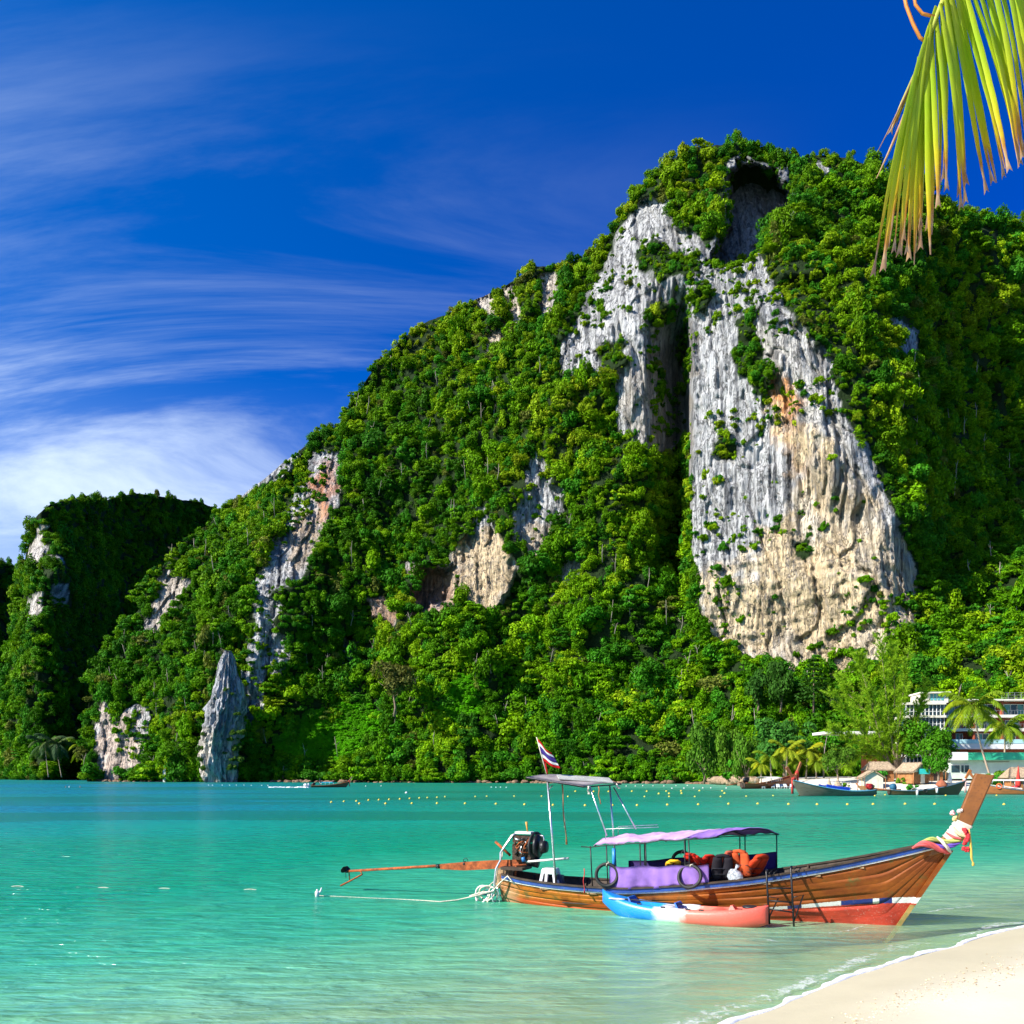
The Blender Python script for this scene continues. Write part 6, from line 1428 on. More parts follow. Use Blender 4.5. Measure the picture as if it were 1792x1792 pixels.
# feathery casuarina
def casuarina():
    D = 180; b = stand(1568, D); t = empty('casuarina_tree', b, 0, 'tall feathery casuarina tree leaning over the huts on the far beach', 'tree')
    r = np.random.default_rng(12); mbT = MB(); tips, br = [], []
    def P(px, py, dy=0): p = at(px, py, D + dy); return p - b
    stems = [((1566, 1362), (1556, 1335), (1540, 1290), (1520, 1215), (1498, 1140)), ((1568, 1362), (1566, 1330), (1556, 1270), (1548, 1190), (1540, 1118)), ((1570, 1362), (1569, 1325), (1575, 1260), (1582, 1200), (1590, 1140)), ((1562, 1362), (1552, 1338), (1528, 1300), (1490, 1255), (1452, 1215)),
             ((1570, 1350), (1578, 1310), (1596, 1270), (1612, 1230), (1622, 1195)), ((1560, 1350), (1545, 1320), (1515, 1300), (1482, 1290), (1452, 1275)), ((1564, 1345), (1550, 1300), (1520, 1250), (1485, 1215), (1470, 1185)), ((1566, 1340), (1562, 1290), (1566, 1220), (1564, 1170), (1562, 1130)),
             ((1560, 1345), (1540, 1325), (1510, 1318), (1490, 1325), (1478, 1340)), ((1572, 1345), (1582, 1320), (1592, 1305), (1600, 1290), (1606, 1275)), ((1566, 1340), (1560, 1300), (1530, 1240), (1512, 1180), (1505, 1150))]
    for si, s in enumerate(stems):
        dy = r.uniform(-5, 5); pts = [P(px, py, dy * k / 4) for k, (px, py) in enumerate(s)]
        mbT.tube(pts, [0.42 if si < 3 else 0.26, 0.30 if si < 3 else 0.18, 0.15, 0.07, 0.02], 7)
        for k in range(90):
            u = r.uniform(0.22, 1) * 4; i = min(3, int(u)); f = u - i; p = pts[i] + (pts[i + 1] - pts[i]) * f; tg = (pts[i + 1] - pts[i]).normalized()
            d = Vector(r.normal(size=3)); d = (d - tg * d.dot(tg)).normalized(); dr = (d * 0.75 + tg * 0.75 + Vector((0, 0, 0.25))).normalized(); L = r.uniform(1.2, 3.0) * (1.15 - 0.12 * u)
            br.append((p, p + dr * L))
    V_, F_, S_ = [], [], []
    for (p, q) in br:
        mbT.tube([p, q], [0.03, 0.008], 3, False); ax_ = (q - p)
        for k in range(52):
            f = r.uniform(0.0, 1.08); o = p + ax_ * f; d = (ax_.normalized() * 0.9 + Vector(r.normal(size=3)) * 0.55 + Vector((0, 0, 0.10))).normalized(); L = r.uniform(0.5, 1.15); w = Vector(r.normal(size=3)).cross(d).normalized() * 0.06
            i = len(V_); e = o + d * L + Vector((0, 0, -0.10 * L)); V_ += [o - w, o + w, e]; F_.append((i, i + 1, i + 2)); S_ += [r.uniform(.65, 1.35)] * 3
    mbT.build('trunk', BARK, t)
    me = mesh_np('casuarina_needles', np.array([tuple(v) for v in V_]), np.array(F_), leaf_mat((0.28, 0.46, 0.025), 0.4), False); vflt(me, 'shade', S_)
    o = bpy.data.objects.new('crown', me); C.objects.link(o); o.parent = t
casuarina()
def bush(px, py, D, s, col, label, seed, zb=None):
    b = stand(px, D); t = empty('bush', b, 0, label, 'bush'); me = crown_mesh('bush_crown', seed, 8, 520, 0.16, 0.9, leaf_mat(col)); o = bpy.data.objects.new('foliage', me); C.objects.link(o); o.parent = t; o.scale = (s, s, s * 1.0); o.location = (0, 0, -0.25 * s)
for i, (px, D, s, lb) in enumerate(((1516, 160, 1.3, 'yellow green bush at the gabled hut corner'), (1597, 160, 1.4, 'bright green bush beside the brown thatched hut'), (1577, 166, 1.2, 'small bush behind the casuarina foot'), (1733, 163, 2.1, 'broad leaved shrub left of the tall palm foot'), (1757, 163, 2.3, 'broad leaved shrub right of the tall palm foot'), (1312, 216, 1.8, 'low bush behind the boulder heap'), (1478, 166, 1.2, 'dark little bush left of the gabled hut'), (1547, 172, 3.2, 'pale green bush behind the casuarina trunk'))):
    bush(px, 0, D, s, ((0.12, 0.26, 0.015), (0.05, 0.25, 0.02))[i % 2], lb, 300 + i)

# ---- buildings
BRICK = plain('red_render', (0.36, 0.085, 0.04), 0.85, 0, 0.2, 0.6, 0.2, 0.02); CREAMW = plain('cream_concrete', (0.76, 0.71, 0.60), 0.8, 0, 0.08, 0.5, 0.1, 0.02); WHITEW = plain('white_render', (0.78, 0.78, 0.76), 0.8, 0, 0.08, 0.5, 0.1, 0.02)
n = NT('window_glass'); v = n.coord('Object'); GLASS = n.done(n.bsdf(n.mix(n.noise(v, 0.8, 2), (0.010, 0.020, 0.028), (0.03, 0.09, 0.11)), 0.08, 0, None, 0.6))
CURT = plain('teal_curtain', (0.10, 0.34, 0.36), 0.7, 0, 0.2, 2); RAILM = plain('grey_rail', (0.30, 0.31, 0.32), 0.5, 0.3, 0.1, 3)
D0 = 190.0
hot = empty('hotel', (wx(1720, D0), D0, 2.0), R(-3.0), 'red walled beach hotel with cream balcony slabs and sliding windows', 'building')
def hx(px): return wx(px, D0) - wx(1720, D0)
def hz(py): return wz(py, D0) - 2.0
x0, x1 = hx(1654), hx(1960)
zs = [hz(1300), hz(1277.5), hz(1254), hz(1226)]
MB().box(((x0 + x1) / 2, 6.2, (zs[0] + zs[3]) / 2 - 2), (x1 - x0, 9, zs[3] - zs[0] + 4)).build('wall', BRICK, hot)
for i, z in enumerate(zs[1:]):
    MB().box(((x0 + x1) / 2, 4.6, z), (x1 - x0 + 0.3, 12.2 if i < 2 else 13.0, 0.62 if i < 2 else 0.35)).build('balcony_slab' if i < 2 else 'roof', CREAMW, hot)
MB().box(((x0 + x1) / 2, 5.5, zs[0] - 0.7), (x1 - x0 + 2, 16, 1.4)).build('terrace', WHITEW, hot)
MB().box(((x0 + x1) / 2, -2.56, zs[0] + 0.22), (x1 - x0 + 2, 0.05, 0.9)).build('terrace_glass', plain('pale_blue_glass', (0.42, 0.68, 0.72), 0.2, 0, 0.1, 1), hot)
wins = [(2, 1657, 1698, 1), (2, 1720, 1747, 0), (2, 1762, 1796, 0), (2, 1812, 1846, 0), (1, 1667, 1696, 1), (1, 1711, 1742, 0), (1, 1764, 1788, 0), (1, 1806, 1836, 0), (0, 1680, 1691, 0), (0, 1705, 1736, 0), (0, 1754, 1782, 0), (0, 1800, 1830, 0)]
for fl_, pa, pb2, curtn in wins:
    a, b = hx(pa), hx(pb2); zb_, zt_ = zs[fl_] + 0.35, zs[fl_ + 1] - 0.75
    w = MB().box(((a + b) / 2, 1.66, (zb_ + zt_) / 2), (b - a, 0.06, zt_ - zb_)).build('window', GLASS, hot)
    mb = MB()
    for x in (a, b): mb.box((x, 1.60, (zb_ + zt_) / 2), (0.14, 0.12, zt_ - zb_ + 0.14))
    mb.box(((a + b) / 2, 1.595, zt_ + 0.0), (b - a, 0.12, 0.14)); mb.build('frame', WHITEW, w)
    k = max(2, int((b - a) / 1.25))
    for j in range(1, k): MB().box((a + (b - a) * j / k, 1.59, (zb_ + zt_) / 2), (0.09, 0.10, zt_ - zb_)).build('mullion', WHITEW, w)
    for j in range(k):
        if (j + fl_ + pa) % 2 == 0: MB().box((a + (b - a) * (j + 0.5) / k, 1.605, (zb_ + zt_) / 2), ((b - a) / k * 0.8, 0.02, zt_ - zb_ - 0.1)).build('curtain', CURT, w)
for fl_ in (1, 2):
    zr = zs[fl_] + 0.31
    mb = MB(); mb.box(((x0 + x1) / 2, -1.35, zr + 0.95), (x1 - x0, 0.05, 0.05))
    for i in range(60): mb.box((x0 + (x1 - x0) * (i + 0.5) / 60, -1.35, zr + 0.48), (0.04, 0.04, 0.9))
    mb.build('balcony_rail', RAILM, hot)
for pa in (1701, 1749, 1801): MB().box((hx(pa), 0.3, (zs[0] + zs[3]) / 2), (0.35, 3.0, zs[3] - zs[0] - 0.5)).build('party_wall', BRICK, hot)
mb = MB(); zr = zs[3] + 0.2; xr = hx(1752)
for i in range(16): mb.box((xr + i * 1.4, 0, zr + 0.75), (0.06, 0.06, 1.5))
for k in (0.5, 1.0, 1.5): mb.box((xr + 10.5, 0, zr + k), (21, 0.05, 0.05))
mb.build('roof_rail', RAILM, hot)
# glass stair tower
D1 = 186.0; tw = empty('glass_tower', (wx(1620, D1), D1, 2.0), R(-6), 'cream framed glass tower at the hotel end behind the mango tree', 'building')
def tx(px): return wx(px, D1) - wx(1620, D1)
def tz(py): return wz(py, D1) - 2.0
a, b = tx(1588), tx(1652); levels = [1345, 1322, 1299, 1276, 1254, 1231]
MB().box(((a + b) / 2, 4.0, (tz(1345) + tz(1231)) / 2), (b - a - 0.3, 6.6, tz(1231) - tz(1345))).build('glass_body', GLASS, tw)
for i, py in enumerate(levels): MB().box(((a + b) / 2, 3.8, tz(py)), (b - a + 0.35, 8.2, 0.5)).build('floor_slab', CREAMW, tw)
for i in range(11):
    x = a + (b - a) * i / 10
    for j in range(5): MB().box((x, 0.35, (tz(levels[j]) + tz(levels[j + 1])) / 2), (0.13, 0.14, tz(levels[j + 1]) - tz(levels[j]) - 0.5)).build('mullion', WHITEW, tw)
for j in range(5): MB().box(((a + b) / 2, 0.34, tz(levels[j]) + 1.15), (b - a, 0.10, 0.09)).build('transom_bar', WHITEW, tw)
a2, b2 = tx(1615), tx(1662)
MB().box(((a2 + b2) / 2, 4.4, tz(1221)), (b2 - a2, 6, tz(1213) - tz(1229))).build('roof_room', CREAMW, tw)
for i in range(4): MB().box((tx(1634 + i * 6), 1.36, tz(1219)), (0.55, 0.08, 1.5)).build('roof_window', CURT, tw)
MB().box(((a2 + b2) / 2, 4.2, tz(1211.5)), (b2 - a2 + 0.5, 7.2, 0.3)).build('roof', CREAMW, tw)
GRV = leaf_mat((0.20, 0.22, 0.05))
for j in range(2, 5):
    me = crown_mesh('planter', 700 + j, 14, 420, 0.05, 0.5, GRV); o = bpy.data.objects.new('planter_greenery', me); C.objects.link(o); o.parent = tw; o.scale = ((b - a) / 2, 0.7, 0.7); o.location = ((a + b) / 2, -0.2, tz(levels[j]) - 0.1)
# low wing with long white roof slab
D2 = 194.0; wg = empty('hotel_wing', (wx(1515, D2), D2, 2.0), 0, 'low hotel wing with long white roof slab behind the casuarina', 'building')
a, b = wx(1443, D2) - wx(1515, D2), wx(1592, D2) - wx(1515, D2); z = wz(1283, D2) - 2
MB().box(((a + b) / 2 + 5.6, 5.5, z / 2 - 0.3), (b - a - 11.5, 4, z - 0.4)).build('wall', BRICK, wg)
MB().box(((a + b) / 2, 3.4, z + 0.1), (b - a, 9, 0.55)).build('roof', WHITEW, wg)
for i in range(5):
    x = a + 11.8 + (b - a - 12.5) * (i + 0.3) / 5.4; w = MB().box((x, 3.47, z * 0.62), (1.9, 0.08, 2.2)).build('window', GLASS, wg); MB().box((x, 3.43, z * 0.62 + 1.15), (2.1, 0.1, 0.12)).build('frame', WHITEW, w); MB().box((x, 3.42, z * 0.62), (0.08, 0.08, 2.2)).build('mullion', WHITEW, w)
# white and green beach building
D3 = 170.0; gb = empty('beach_building', (wx(1725, D3), D3, 1.6), R(-2), 'low white and green flat roofed building on the far beach', 'building')
def gx_(px): return wx(px, D3) - wx(1725, D3)
def gz_(py): return wz(py, D3) - 1.6
MINT = plain('mint_wall', (0.55, 0.66, 0.55), 0.8, 0, 0.1, 0.6, 0.1, 0.02); GREEN = plain('sea_green_paint', (0.04, 0.46, 0.25), 0.6, 0, 0.12, 0.8)
MB().box(((gx_(1664) + gx_(1860)) / 2, 4.0, gz_(1345)), (gx_(1860) - gx_(1664), 8, gz_(1328) - gz_(1364))).build('wall', MINT, gb)
MB().box(((gx_(1658) + gx_(1688)) / 2, 3.4, gz_(1323.5)), (gx_(1688) - gx_(1658) - 0.02, 10, gz_(1317) - gz_(1331))).build('roof_fascia', WHITEW, gb, label='white part of the roof fascia')
MB().box(((gx_(1688) + gx_(1860)) / 2, 3.4, gz_(1323.5)), (gx_(1860) - gx_(1688), 10, gz_(1317) - gz_(1330))).build('roof_fascia', GREEN, gb, label='sea green part of the roof fascia')
for pa, pb2 in ((1666, 1680), (1683, 1687), (1689, 1696)):
    w = MB().box(((gx_(pa) + gx_(pb2)) / 2, -0.04, gz_(1345)), (gx_(pb2) - gx_(pa), 0.06, gz_(1339) - gz_(1352))).build('window', GLASS, gb); MB().box(((gx_(pa) + gx_(pb2)) / 2, -0.08, gz_(1338.6)), (gx_(pb2) - gx_(pa) + 0.2, 0.1, 0.12)).build('frame', WHITEW, w)
MB().tube([(gx_(1720), -0.1, gz_(1333.5)), (gx_(1765), -0.1, gz_(1333))], 0.05, 6).build('awning_bar', RUST, gb)
# thatched huts
THATCH = plain('dry_thatch', (0.42, 0.31, 0.20), 0.95, 0, 0.4, 3.0, 1.0, 0.08, dirt=(0.22, 0.15, 0.09)); BAMB = plain('bamboo_wall', (0.36, 0.15, 0.05), 0.8, 0, 0.35, 2, 0.5); HWHITE = plain('cream_hut_wall', (0.74, 0.66, 0.52), 0.8, 0, 0.1, 1)
def hut(px, D, w, h, rh, wall, label, yaw, gable=False, slats=14, over=0.55, dep=None):
    b = stand(px, D); dep = dep or w * 0.85; t = empty('thatched_hut', b, yaw, label, 'hut')
    mb = MB()
    for i in range(slats):          # wall of upright boards
        for f in (-1, 1):
            x = -w / 2 + w * (i + 0.5) / slats; MB().box((x, f * dep / 2, h / 2), (w / slats * 0.90, 0.08, h)).build('board', wall, t)
    for f in (-1, 1): MB().box((f * w / 2, 0, h / 2), (0.08, dep - 0.1, h)).build('side_wall', wall, t)
    for x in (-w / 2 - over * 0.6, w / 2 + over * 0.6): MB().tube([(x, -dep / 2 - over * 0.8, -0.3), (x, -dep / 2 - over * 0.8, h + 0.05)], 0.07, 7).build('post', BAMB, t)
    MB().box((0.1 * w, -dep / 2 - 0.06, h * 0.42), (w * 0.26, 0.05, h * 0.84)).build('door', HWHITE if gable else WOOD_D, t)
    ww, dd = w / 2 + over, dep / 2 + over
    if gable:
        for s in (-1, 1): MB().sheet([[(s * ww * (1 - v), y, h - 0.1 + rh * v + 0.04 * math.sin(y * 5 + v * 9)) for v in np.linspace(0, 1, 7)] for y in np.linspace(-dd, dd, 12)], 0.22).build('roof_slope', THATCH, t)
        MB().add([(-w / 2, -dep / 2 - 0.06, h), (w / 2, -dep / 2 - 0.06, h), (0, -dep / 2 - 0.06, h + rh * 0.93), (-w / 2, -dep / 2 + 0.04, h), (w / 2, -dep / 2 + 0.04, h), (0, -dep / 2 + 0.04, h + rh * 0.93)], [(0, 1, 2), (5, 4, 3), (0, 3, 4, 1), (1, 4, 5, 2), (2, 5, 3, 0)]).build('gable', HWHITE, t)
    else:
        for s in (-1, 1): MB().sheet([[(x * (1 - 0.35 * v), s * dd * (1 - v), h - 0.12 + rh * v + 0.04 * math.sin(x * 5 + v * 9)) for v in np.linspace(0, 1, 7)] for x in np.linspace(-ww, ww, 14)], 0.22).build('roof_slope', THATCH, t)
        for s in (-1, 1): MB().sheet([[(s * ww * (1 - 0.35 * v), y * (1 - v), h - 0.1 + rh * v) for v in np.linspace(0, 1, 6)] for y in np.linspace(-dd, dd, 8)], 0.18).build('roof_hip', THATCH, t)
    return t
hut(1524, 164, 3.6, 2.0, 1.5, HWHITE, 'small cream gabled hut with thatched roof on the far beach', R(-8), True)
hut(1538, 172, 4.6, 2.3, 1.7, BAMB, 'thatched hut standing directly behind the cream gabled hut', R(-8), False)
hut(1598, 166, 4.2, 2.2, 1.9, BAMB, 'brown bamboo hut with peaked thatched roof beside the mango', R(24), True)
hut(1626, 172, 3.8, 2.0, 1.3, BAMB, 'low bamboo hut half hidden behind the small mango tree', R(5), False)
hut(1790, 158, 4.8, 2.2, 2.0, BAMB, 'open thatched beach bar at the edge of the frame', R(-12), False, over=0.9)
MB().box((0, 0, 0), (2.0, 1.2, 1.0)).build('turquoise_tarp', plain('turquoise_tarp_cloth', (0.03, 0.52, 0.50), 0.6, 0, 0.2, 2), None, 'turquoise tarp hung under the low hut roof', 'tarp', loc=(wx(1616, 164), 164, wz(1350, 164)))
# beach furniture
def closed_umbrella(px, D, h, r, mat, label, neck=0.5):
    b = stand(px, D); t = empty('beach_umbrella', b, 0, label, 'umbrella')
    MB().tube([(0, 0, -0.3), (0, 0, h)], 0.05, 7).build('pole', BAMB, t)
    MB().lathe([(r * 0.55, h * 0.12), (r, h * 0.22), (r * 0.95, h * 0.35), (r * 0.5, h * 0.65), (r * 0.2, h * 0.9), (0.02, h)], 12).build('shade', mat, t)
closed_umbrella(1451, 164, 2.2, 0.62, THATCH, 'slim folded straw parasol left of its fatter twin')
closed_umbrella(1466, 164, 2.2, 0.95, THATCH, 'fat folded straw parasol under the small leafy tree')
closed_umbrella(1662, 163, 3.0, 0.42, WHITEW, 'closed white parasol beside the beach building window')
closed_umbrella(1782, 152.5, 4.6, 0.45, plain('red_parasol', (0.55, 0.03, 0.02), 0.7), 'closed red parasol in front of the thatched beach bar')
LOUNG = plain('pale_lounger', (0.62, 0.70, 0.74), 0.6, 0, 0.1, 3); LB_ = plain('blue_lounger', (0.10, 0.42, 0.62), 0.6, 0, 0.1, 3)
for i, px in enumerate((1316, 1323, 1335, 1347, 1353, 1362, 1369, 1377, 1385, 1402)):
    D = 181 - (i % 3) * 1.5; b = stand(px, D); bl_ = i < 2
    t = empty('sun_lounger', b, R(70 + 9 * (i % 4)), ('left' if i == 0 else 'right') + ' one of two blue sun loungers by the boulder heap' if bl_ else ordinal(i - 2) + ' pale sun lounger from the left under the beach palms', 'sun lounger', 'blue loungers by the boulders' if bl_ else 'pale loungers under the palms')
    m_ = LB_ if bl_ else LOUNG
    MB().box((0, 0, 0.38), (1.3, 0.65, 0.08)).build('seat', m_, t); MB().box((0.85, 0, 0.66), (0.75, 0.65, 0.08), Matrix.Rotation(R(-48), 3, 'Y')).build('backrest', m_, t)
    for x in (-0.55, 0.55):
        for y in (-0.27, 0.27): MB().box((x, y, 0.15), (0.07, 0.07, 0.4)).build('leg', WHITE, t)
SBAG = plain('tan_sandbag', (0.62, 0.50, 0.34), 0.9, 0, 0.3, 2, 0.5)
rk = random.Random(3)
for i in range(18):
    k = i % 9; lay = i // 9; D = 159 + rk.uniform(-.6, .6); px = 1610 + k * 3.2 + lay * 1.6; b = stand(px, D)
    MB().blob((0, 0, 0), (0.34, 0.24, 0.19), 9, 6, 0.2, i).build('sandbag', SBAG, None, ordinal(k) + ' tan sandbag from the left in the ' + ('upper' if lay else 'lower') + ' row before the bamboo hut', 'sandbag', 'sandbags heaped on the far beach', loc=b + Vector((0, 0, 0.14 + lay * 0.32)), rz=rk.uniform(0, 3))

# ---- other longtail boats
def paint_hull(name, lower, upper, z0=0.12, stain=(0.08, 0.06, 0.03)):
    n = NT(name); ob = n.n('ShaderNodeTexCoord').outputs['Object']; sp = n.n('ShaderNodeSeparateXYZ', {0: ob}); a = n.noise(n.n('ShaderNodeMapping', {'Vector': ob, 'Scale': (0.3, 1, 2)}).outputs[0], 4, 5, 0.6)
    c = n.mix(n.rng(n.math('ADD', sp.outputs[2], n.math('MULTIPLY', n.math('SUBTRACT', a, 0.5), 0.08)), z0 - 0.01, z0 + 0.01), lower, upper); c = n.mix(n.math('MULTIPLY', n.rng(a, 0.45, 0.7), 0.6), c, stain)
    return n.done(n.bsdf(c, 0.5, 0, n.bump(a, 0.3, 0.02)))
def far_boat(label, stern, bow, hull_m, band_m, prow_m, sash_m, cover=None, engine=None, name='longtail_boat', zsc=1.0, prow_h=1.0):
    d = bow - stern; L = d.length; k = L / 9.3; t = empty(name, stern, math.atan2(d.y, d.x), label, 'boat', None); zk = k * 0.85 * zsc
    g = []; S2 = np.linspace(-0.05, 9.25, 40)
    for s in S2:
        g.append([(s * k, math.copysign(sect(s, abs(q))[0], q) * k, sect(s, abs(q))[1] * zk) for q in np.linspace(-1, 1, 17)])
    MB().sheet(g, 0.04).build('hull', hull_m, t)
    for sd_ in (-1, 1): MB().tube([(s * k, sd_ * (HB(s) + 0.01) * k, (GZ_(s) - 0.01) * zk) for s in np.linspace(0, 9.2, 30)], 0.055 * k, 6).build('gunwale_band', band_m, t)
    MB().box((-0.06 * k, 0, 0.42 * zk), (0.06, 0.62 * k, 0.5 * zk)).build('transom', WOOD_D, t)
    p0, p1 = Vector((8.95 * k, 0, 1.5 * zk)), Vector(((8.95 + 0.95 * prow_h) * k, 0, (1.5 + 1.5 * prow_h) * zk)); a_ = (p1 - p0).normalized(); f_ = Vector((a_.z, 0, -a_.x)); g = []
    for q, w_ in ((0, 0.10), (0.3, 0.12), (1, 0.17)): c_ = p0 + (p1 - p0) * q; g.append([c_ + f_ * (i_ * w_ * k) + Vector((0, j_ * 0.07 * k, 0)) for i_, j_ in ((-1, -1), (1, -1), (1, 1), (-1, 1))])
    loft(MB(), g).build('prow', prow_m, t)
    MB().tube([p0 + (p1 - p0) * 0.12 + Vector((0, -0.02, 0)), p0 + (p1 - p0) * 0.3], [0.20 * k, 0.17 * k], 9).build('prow_sash', sash_m, t)
    MB().tube([p0 + (p1 - p0) * 0.15 + Vector((0.16 * k, -0.1, 0)), p0 + Vector((0.28 * k, -0.1, -0.5)), p0 + Vector((0.26 * k, -0.1, -1.25 * zk))], [0.09 * k, 0.10 * k, 0.13 * k], 7).build('sash_tail', sash_m, t)
    for s in (1.5, 3.2, 5.0, 6.6): MB().box((s * k, 0, (GZ_(s) - 0.12) * zk), (0.3 * k, HB(s) * 1.8 * k, 0.04)).build('thwart', WOOD, t)
    if engine is not None:
        MB().blob((0.55 * k, 0, 0.98 * zk), (0.40 * k, 0.26 * k, 0.34 * k), 12, 8, 0.22, 5).build('engine', engine, t)
        MB().tube([(0.4 * k, 0, 0.85 * zk), (-2.6 * k, 0, 0.35 * zk)], [0.05 * k, 0.03 * k], 6).build('tail_shaft', RUST, t)
    return t, k, zk
def boat_canopy(t, k, zk, s0, s1, mat, rail, h=1.25, w=0.72, curtain_m=None, posts=4, roofed=True):
    if roofed: MB().sheet([[(s * k, a * w * k, (h + 0.18 * (1 - a * a)) * zk) for a in np.linspace(-1, 1, 9)] for s in np.linspace(s0, s1, 10)], 0.03).build('canopy', mat, t)
    else:
        for a in (-1, 1): MB().tube([(s0 * k, a * w * k, h * zk), (s1 * k, a * w * k, h * zk)], 0.03, 5).build('canopy_rail', rail, t)
    for i in range(posts):
        s = s0 + (s1 - s0) * i / (posts - 1)
        for a in (-1, 1): MB().tube([(s * k, a * (HB(s) - 0.04) * k, GZ_(s) * zk - 0.1), (s * k, a * w * k, h * zk)], 0.03, 5).build('canopy_post', rail, t)
    if curtain_m is not None:
        for a in (-1, 1): MB().sheet([[(s * k, a * (HB(s) + 0.02) * k, (GZ_(s) + 0.02 + q * 0.32) * zk + 0.02 * math.sin(9 * s)) for q in (0, 0.5, 1)] for s in np.linspace(s0 + 0.1, s1 - 0.1, 24)], 0.02).build('side_curtain', curtain_m, t)
def tyre_on(t, k, zk, s):
    MB().torus((s * k, -(HB(s) + 0.07) * k, (GZ_(s) - 0.12) * zk), 0.26, 0.07, 'Y', 18, 7).build('fender_tyre', RUBBER, t)
RSASH = cloth('red_sash', (0.55, 0.06, 0.05)); MSASH = cloth('mixed_sash', (0.70, 0.45, 0.42))
PBRN = plain('brown_prow_paint', (0.30, 0.10, 0.03), 0.5)
# small boat under way far left
t, k, zk = far_boat('small longtail boat with turquoise canopy under way before the jungle shore', on(545, 1378), on(612, 1377.6), paint_hull('hull_a', (0.04, 0.03, 0.02), (0.15, 0.08, 0.03)), PBRN, plain('pale_prow', (0.55, 0.33, 0.15), 0.6), RSASH, engine=BLACKM)
boat_canopy(t, k, zk, 2.2, 5.2, cloth('turquoise_canvas', (0.02, 0.36, 0.55)), STEEL, 1.35)
wk = on(540, 1378.3); mb = MB()
rk = random.Random(6)
for i in range(60): mb.blob((wk.x - rk.random() ** 1.5 * 9, wk.y + rk.uniform(-.5, .5), rk.uniform(-0.05, 0.1)), (rk.uniform(.2, .6), rk.uniform(.15, .3), rk.uniform(.05, .18)), 7, 5, 0.2, i)
for i in range(12): mb.blob((wk.x - 0.5 + rk.uniform(-.5, .5), wk.y + rk.uniform(-.3, .3), rk.uniform(0, 0.9)), rk.uniform(.15, .3), 7, 5, 0.2, i)
mb.build('wake_foam', FOAM, label='white propeller wash behind the small moving boat', kind='stuff')
# person steering it
def figure(name, label, loc, rz, pose, mats):
    """one continuous skinned body; pose gives joints in metres"""
    me = bpy.data.meshes.new(name); J = list(pose['j'].keys()); idx = {j: i for i, j in enumerate(J)}
    me.from_pydata([pose['j'][j][0] for j in J], [(idx[a], idx[b]) for a, b in pose['e']], []); me.materials.append(mats)
    o = bpy.data.objects.new(name, me); C.objects.link(o); o.location = loc; o.rotation_euler = (0, 0, rz)
    md = o.modifiers.new('skin', 'SKIN'); sv = me.skin_vertices[0].data
    for j in J:
        r = pose['j'][j][1]; sv[idx[j]].radius = (r, r)
    sv[0].use_root = True
    sb = o.modifiers.new('sub', 'SUBSURF'); sb.levels = 1; sb.render_levels = 1
    for p in me.polygons: p.use_smooth = True
    return tag(o, label, 'person')
jp = {'pelvis': ((0, 0, 0.95), 0.14), 'chest': ((0, 0, 1.28), 0.16), 'neck': ((0, 0, 1.50), 0.06), 'head': ((0.01, 0, 1.64), 0.10), 'crown': ((0.01, 0, 1.74), 0.07), 'sl': ((0, 0.18, 1.42), 0.07), 'el': ((0.05, 0.26, 1.16), 0.05), 'hl': ((0.22, 0.22, 1.02), 0.045), 'sr': ((0, -0.18, 1.42), 0.07), 'er': ((-0.08, -0.26, 1.16), 0.05), 'hr': ((0.12, -0.30, 0.98), 0.045),
      'kl': ((0.04, 0.11, 0.50), 0.075), 'al': ((0.0, 0.12, 0.08), 0.05), 'tl': ((0.14, 0.13, 0.03), 0.045), 'kr': ((-0.02, -0.11, 0.50), 0.075), 'ar': ((-0.06, -0.12, 0.08), 0.05), 'tr': ((0.08, -0.13, 0.03), 0.045), 'hipl': ((0, 0.10, 0.88), 0.10), 'hipr': ((0, -0.10, 0.88), 0.10)}
je = [('pelvis', 'chest'), ('chest', 'neck'), ('neck', 'head'), ('head', 'crown'), ('chest', 'sl'), ('sl', 'el'), ('el', 'hl'), ('chest', 'sr'), ('sr', 'er'), ('er', 'hr'), ('pelvis', 'hipl'), ('hipl', 'kl'), ('kl', 'al'), ('al', 'tl'), ('pelvis', 'hipr'), ('hipr', 'kr'), ('kr', 'ar'), ('ar', 'tr')]
bp0 = on(560, 1377.8)
DKC = plain('dark_clothes', (0.03, 0.03, 0.06), 0.8)
figure('person', 'person in dark clothes standing to steer the small moving boat', (bp0.x, bp0.y, 0.35), 0.2, dict(j=jp, e=je), DKC)
# swimmers far left
jsw = {'chest': ((0, 0, -0.25), 0.15), 'pelvis': ((-0.5, 0, -0.45), 0.13), 'neck': ((0.08, 0, 0.02), 0.07), 'head': ((0.12, 0, 0.20), 0.14), 'crown': ((0.12, 0, 0.34), 0.09), 'sl': ((0.02, 0.2, -0.1), 0.08), 'el': ((0.25, 0.34, -0.15), 0.055), 'sr': ((0.02, -0.2, -0.1), 0.08), 'er': ((0.3, -0.34, 0.05), 0.055), 'kl': ((-1.0, 0.1, -0.6), 0.08), 'kr': ((-1.0, -0.1, -0.6), 0.08)}
jse = [('chest', 'pelvis'), ('chest', 'neck'), ('neck', 'head'), ('head', 'crown'), ('chest', 'sl'), ('sl', 'el'), ('chest', 'sr'), ('sr', 'er'), ('pelvis', 'kl'), ('pelvis', 'kr')]
SKIN = plain('tanned_skin', (0.30, 0.13, 0.07), 0.6)
for px, m_, lb in ((116, SKIN, 'swimmer nearest the headland shade with head above water'), (122, WHITE, 'swimmer in pale cap between two others far off'), (141, SKIN, 'lone swimmer a little apart from the other two')):
    p = on(px, 1378); figure('person', lb, (p.x, p.y, 0.02), R(200), dict(j=jsw, e=jse), m_)
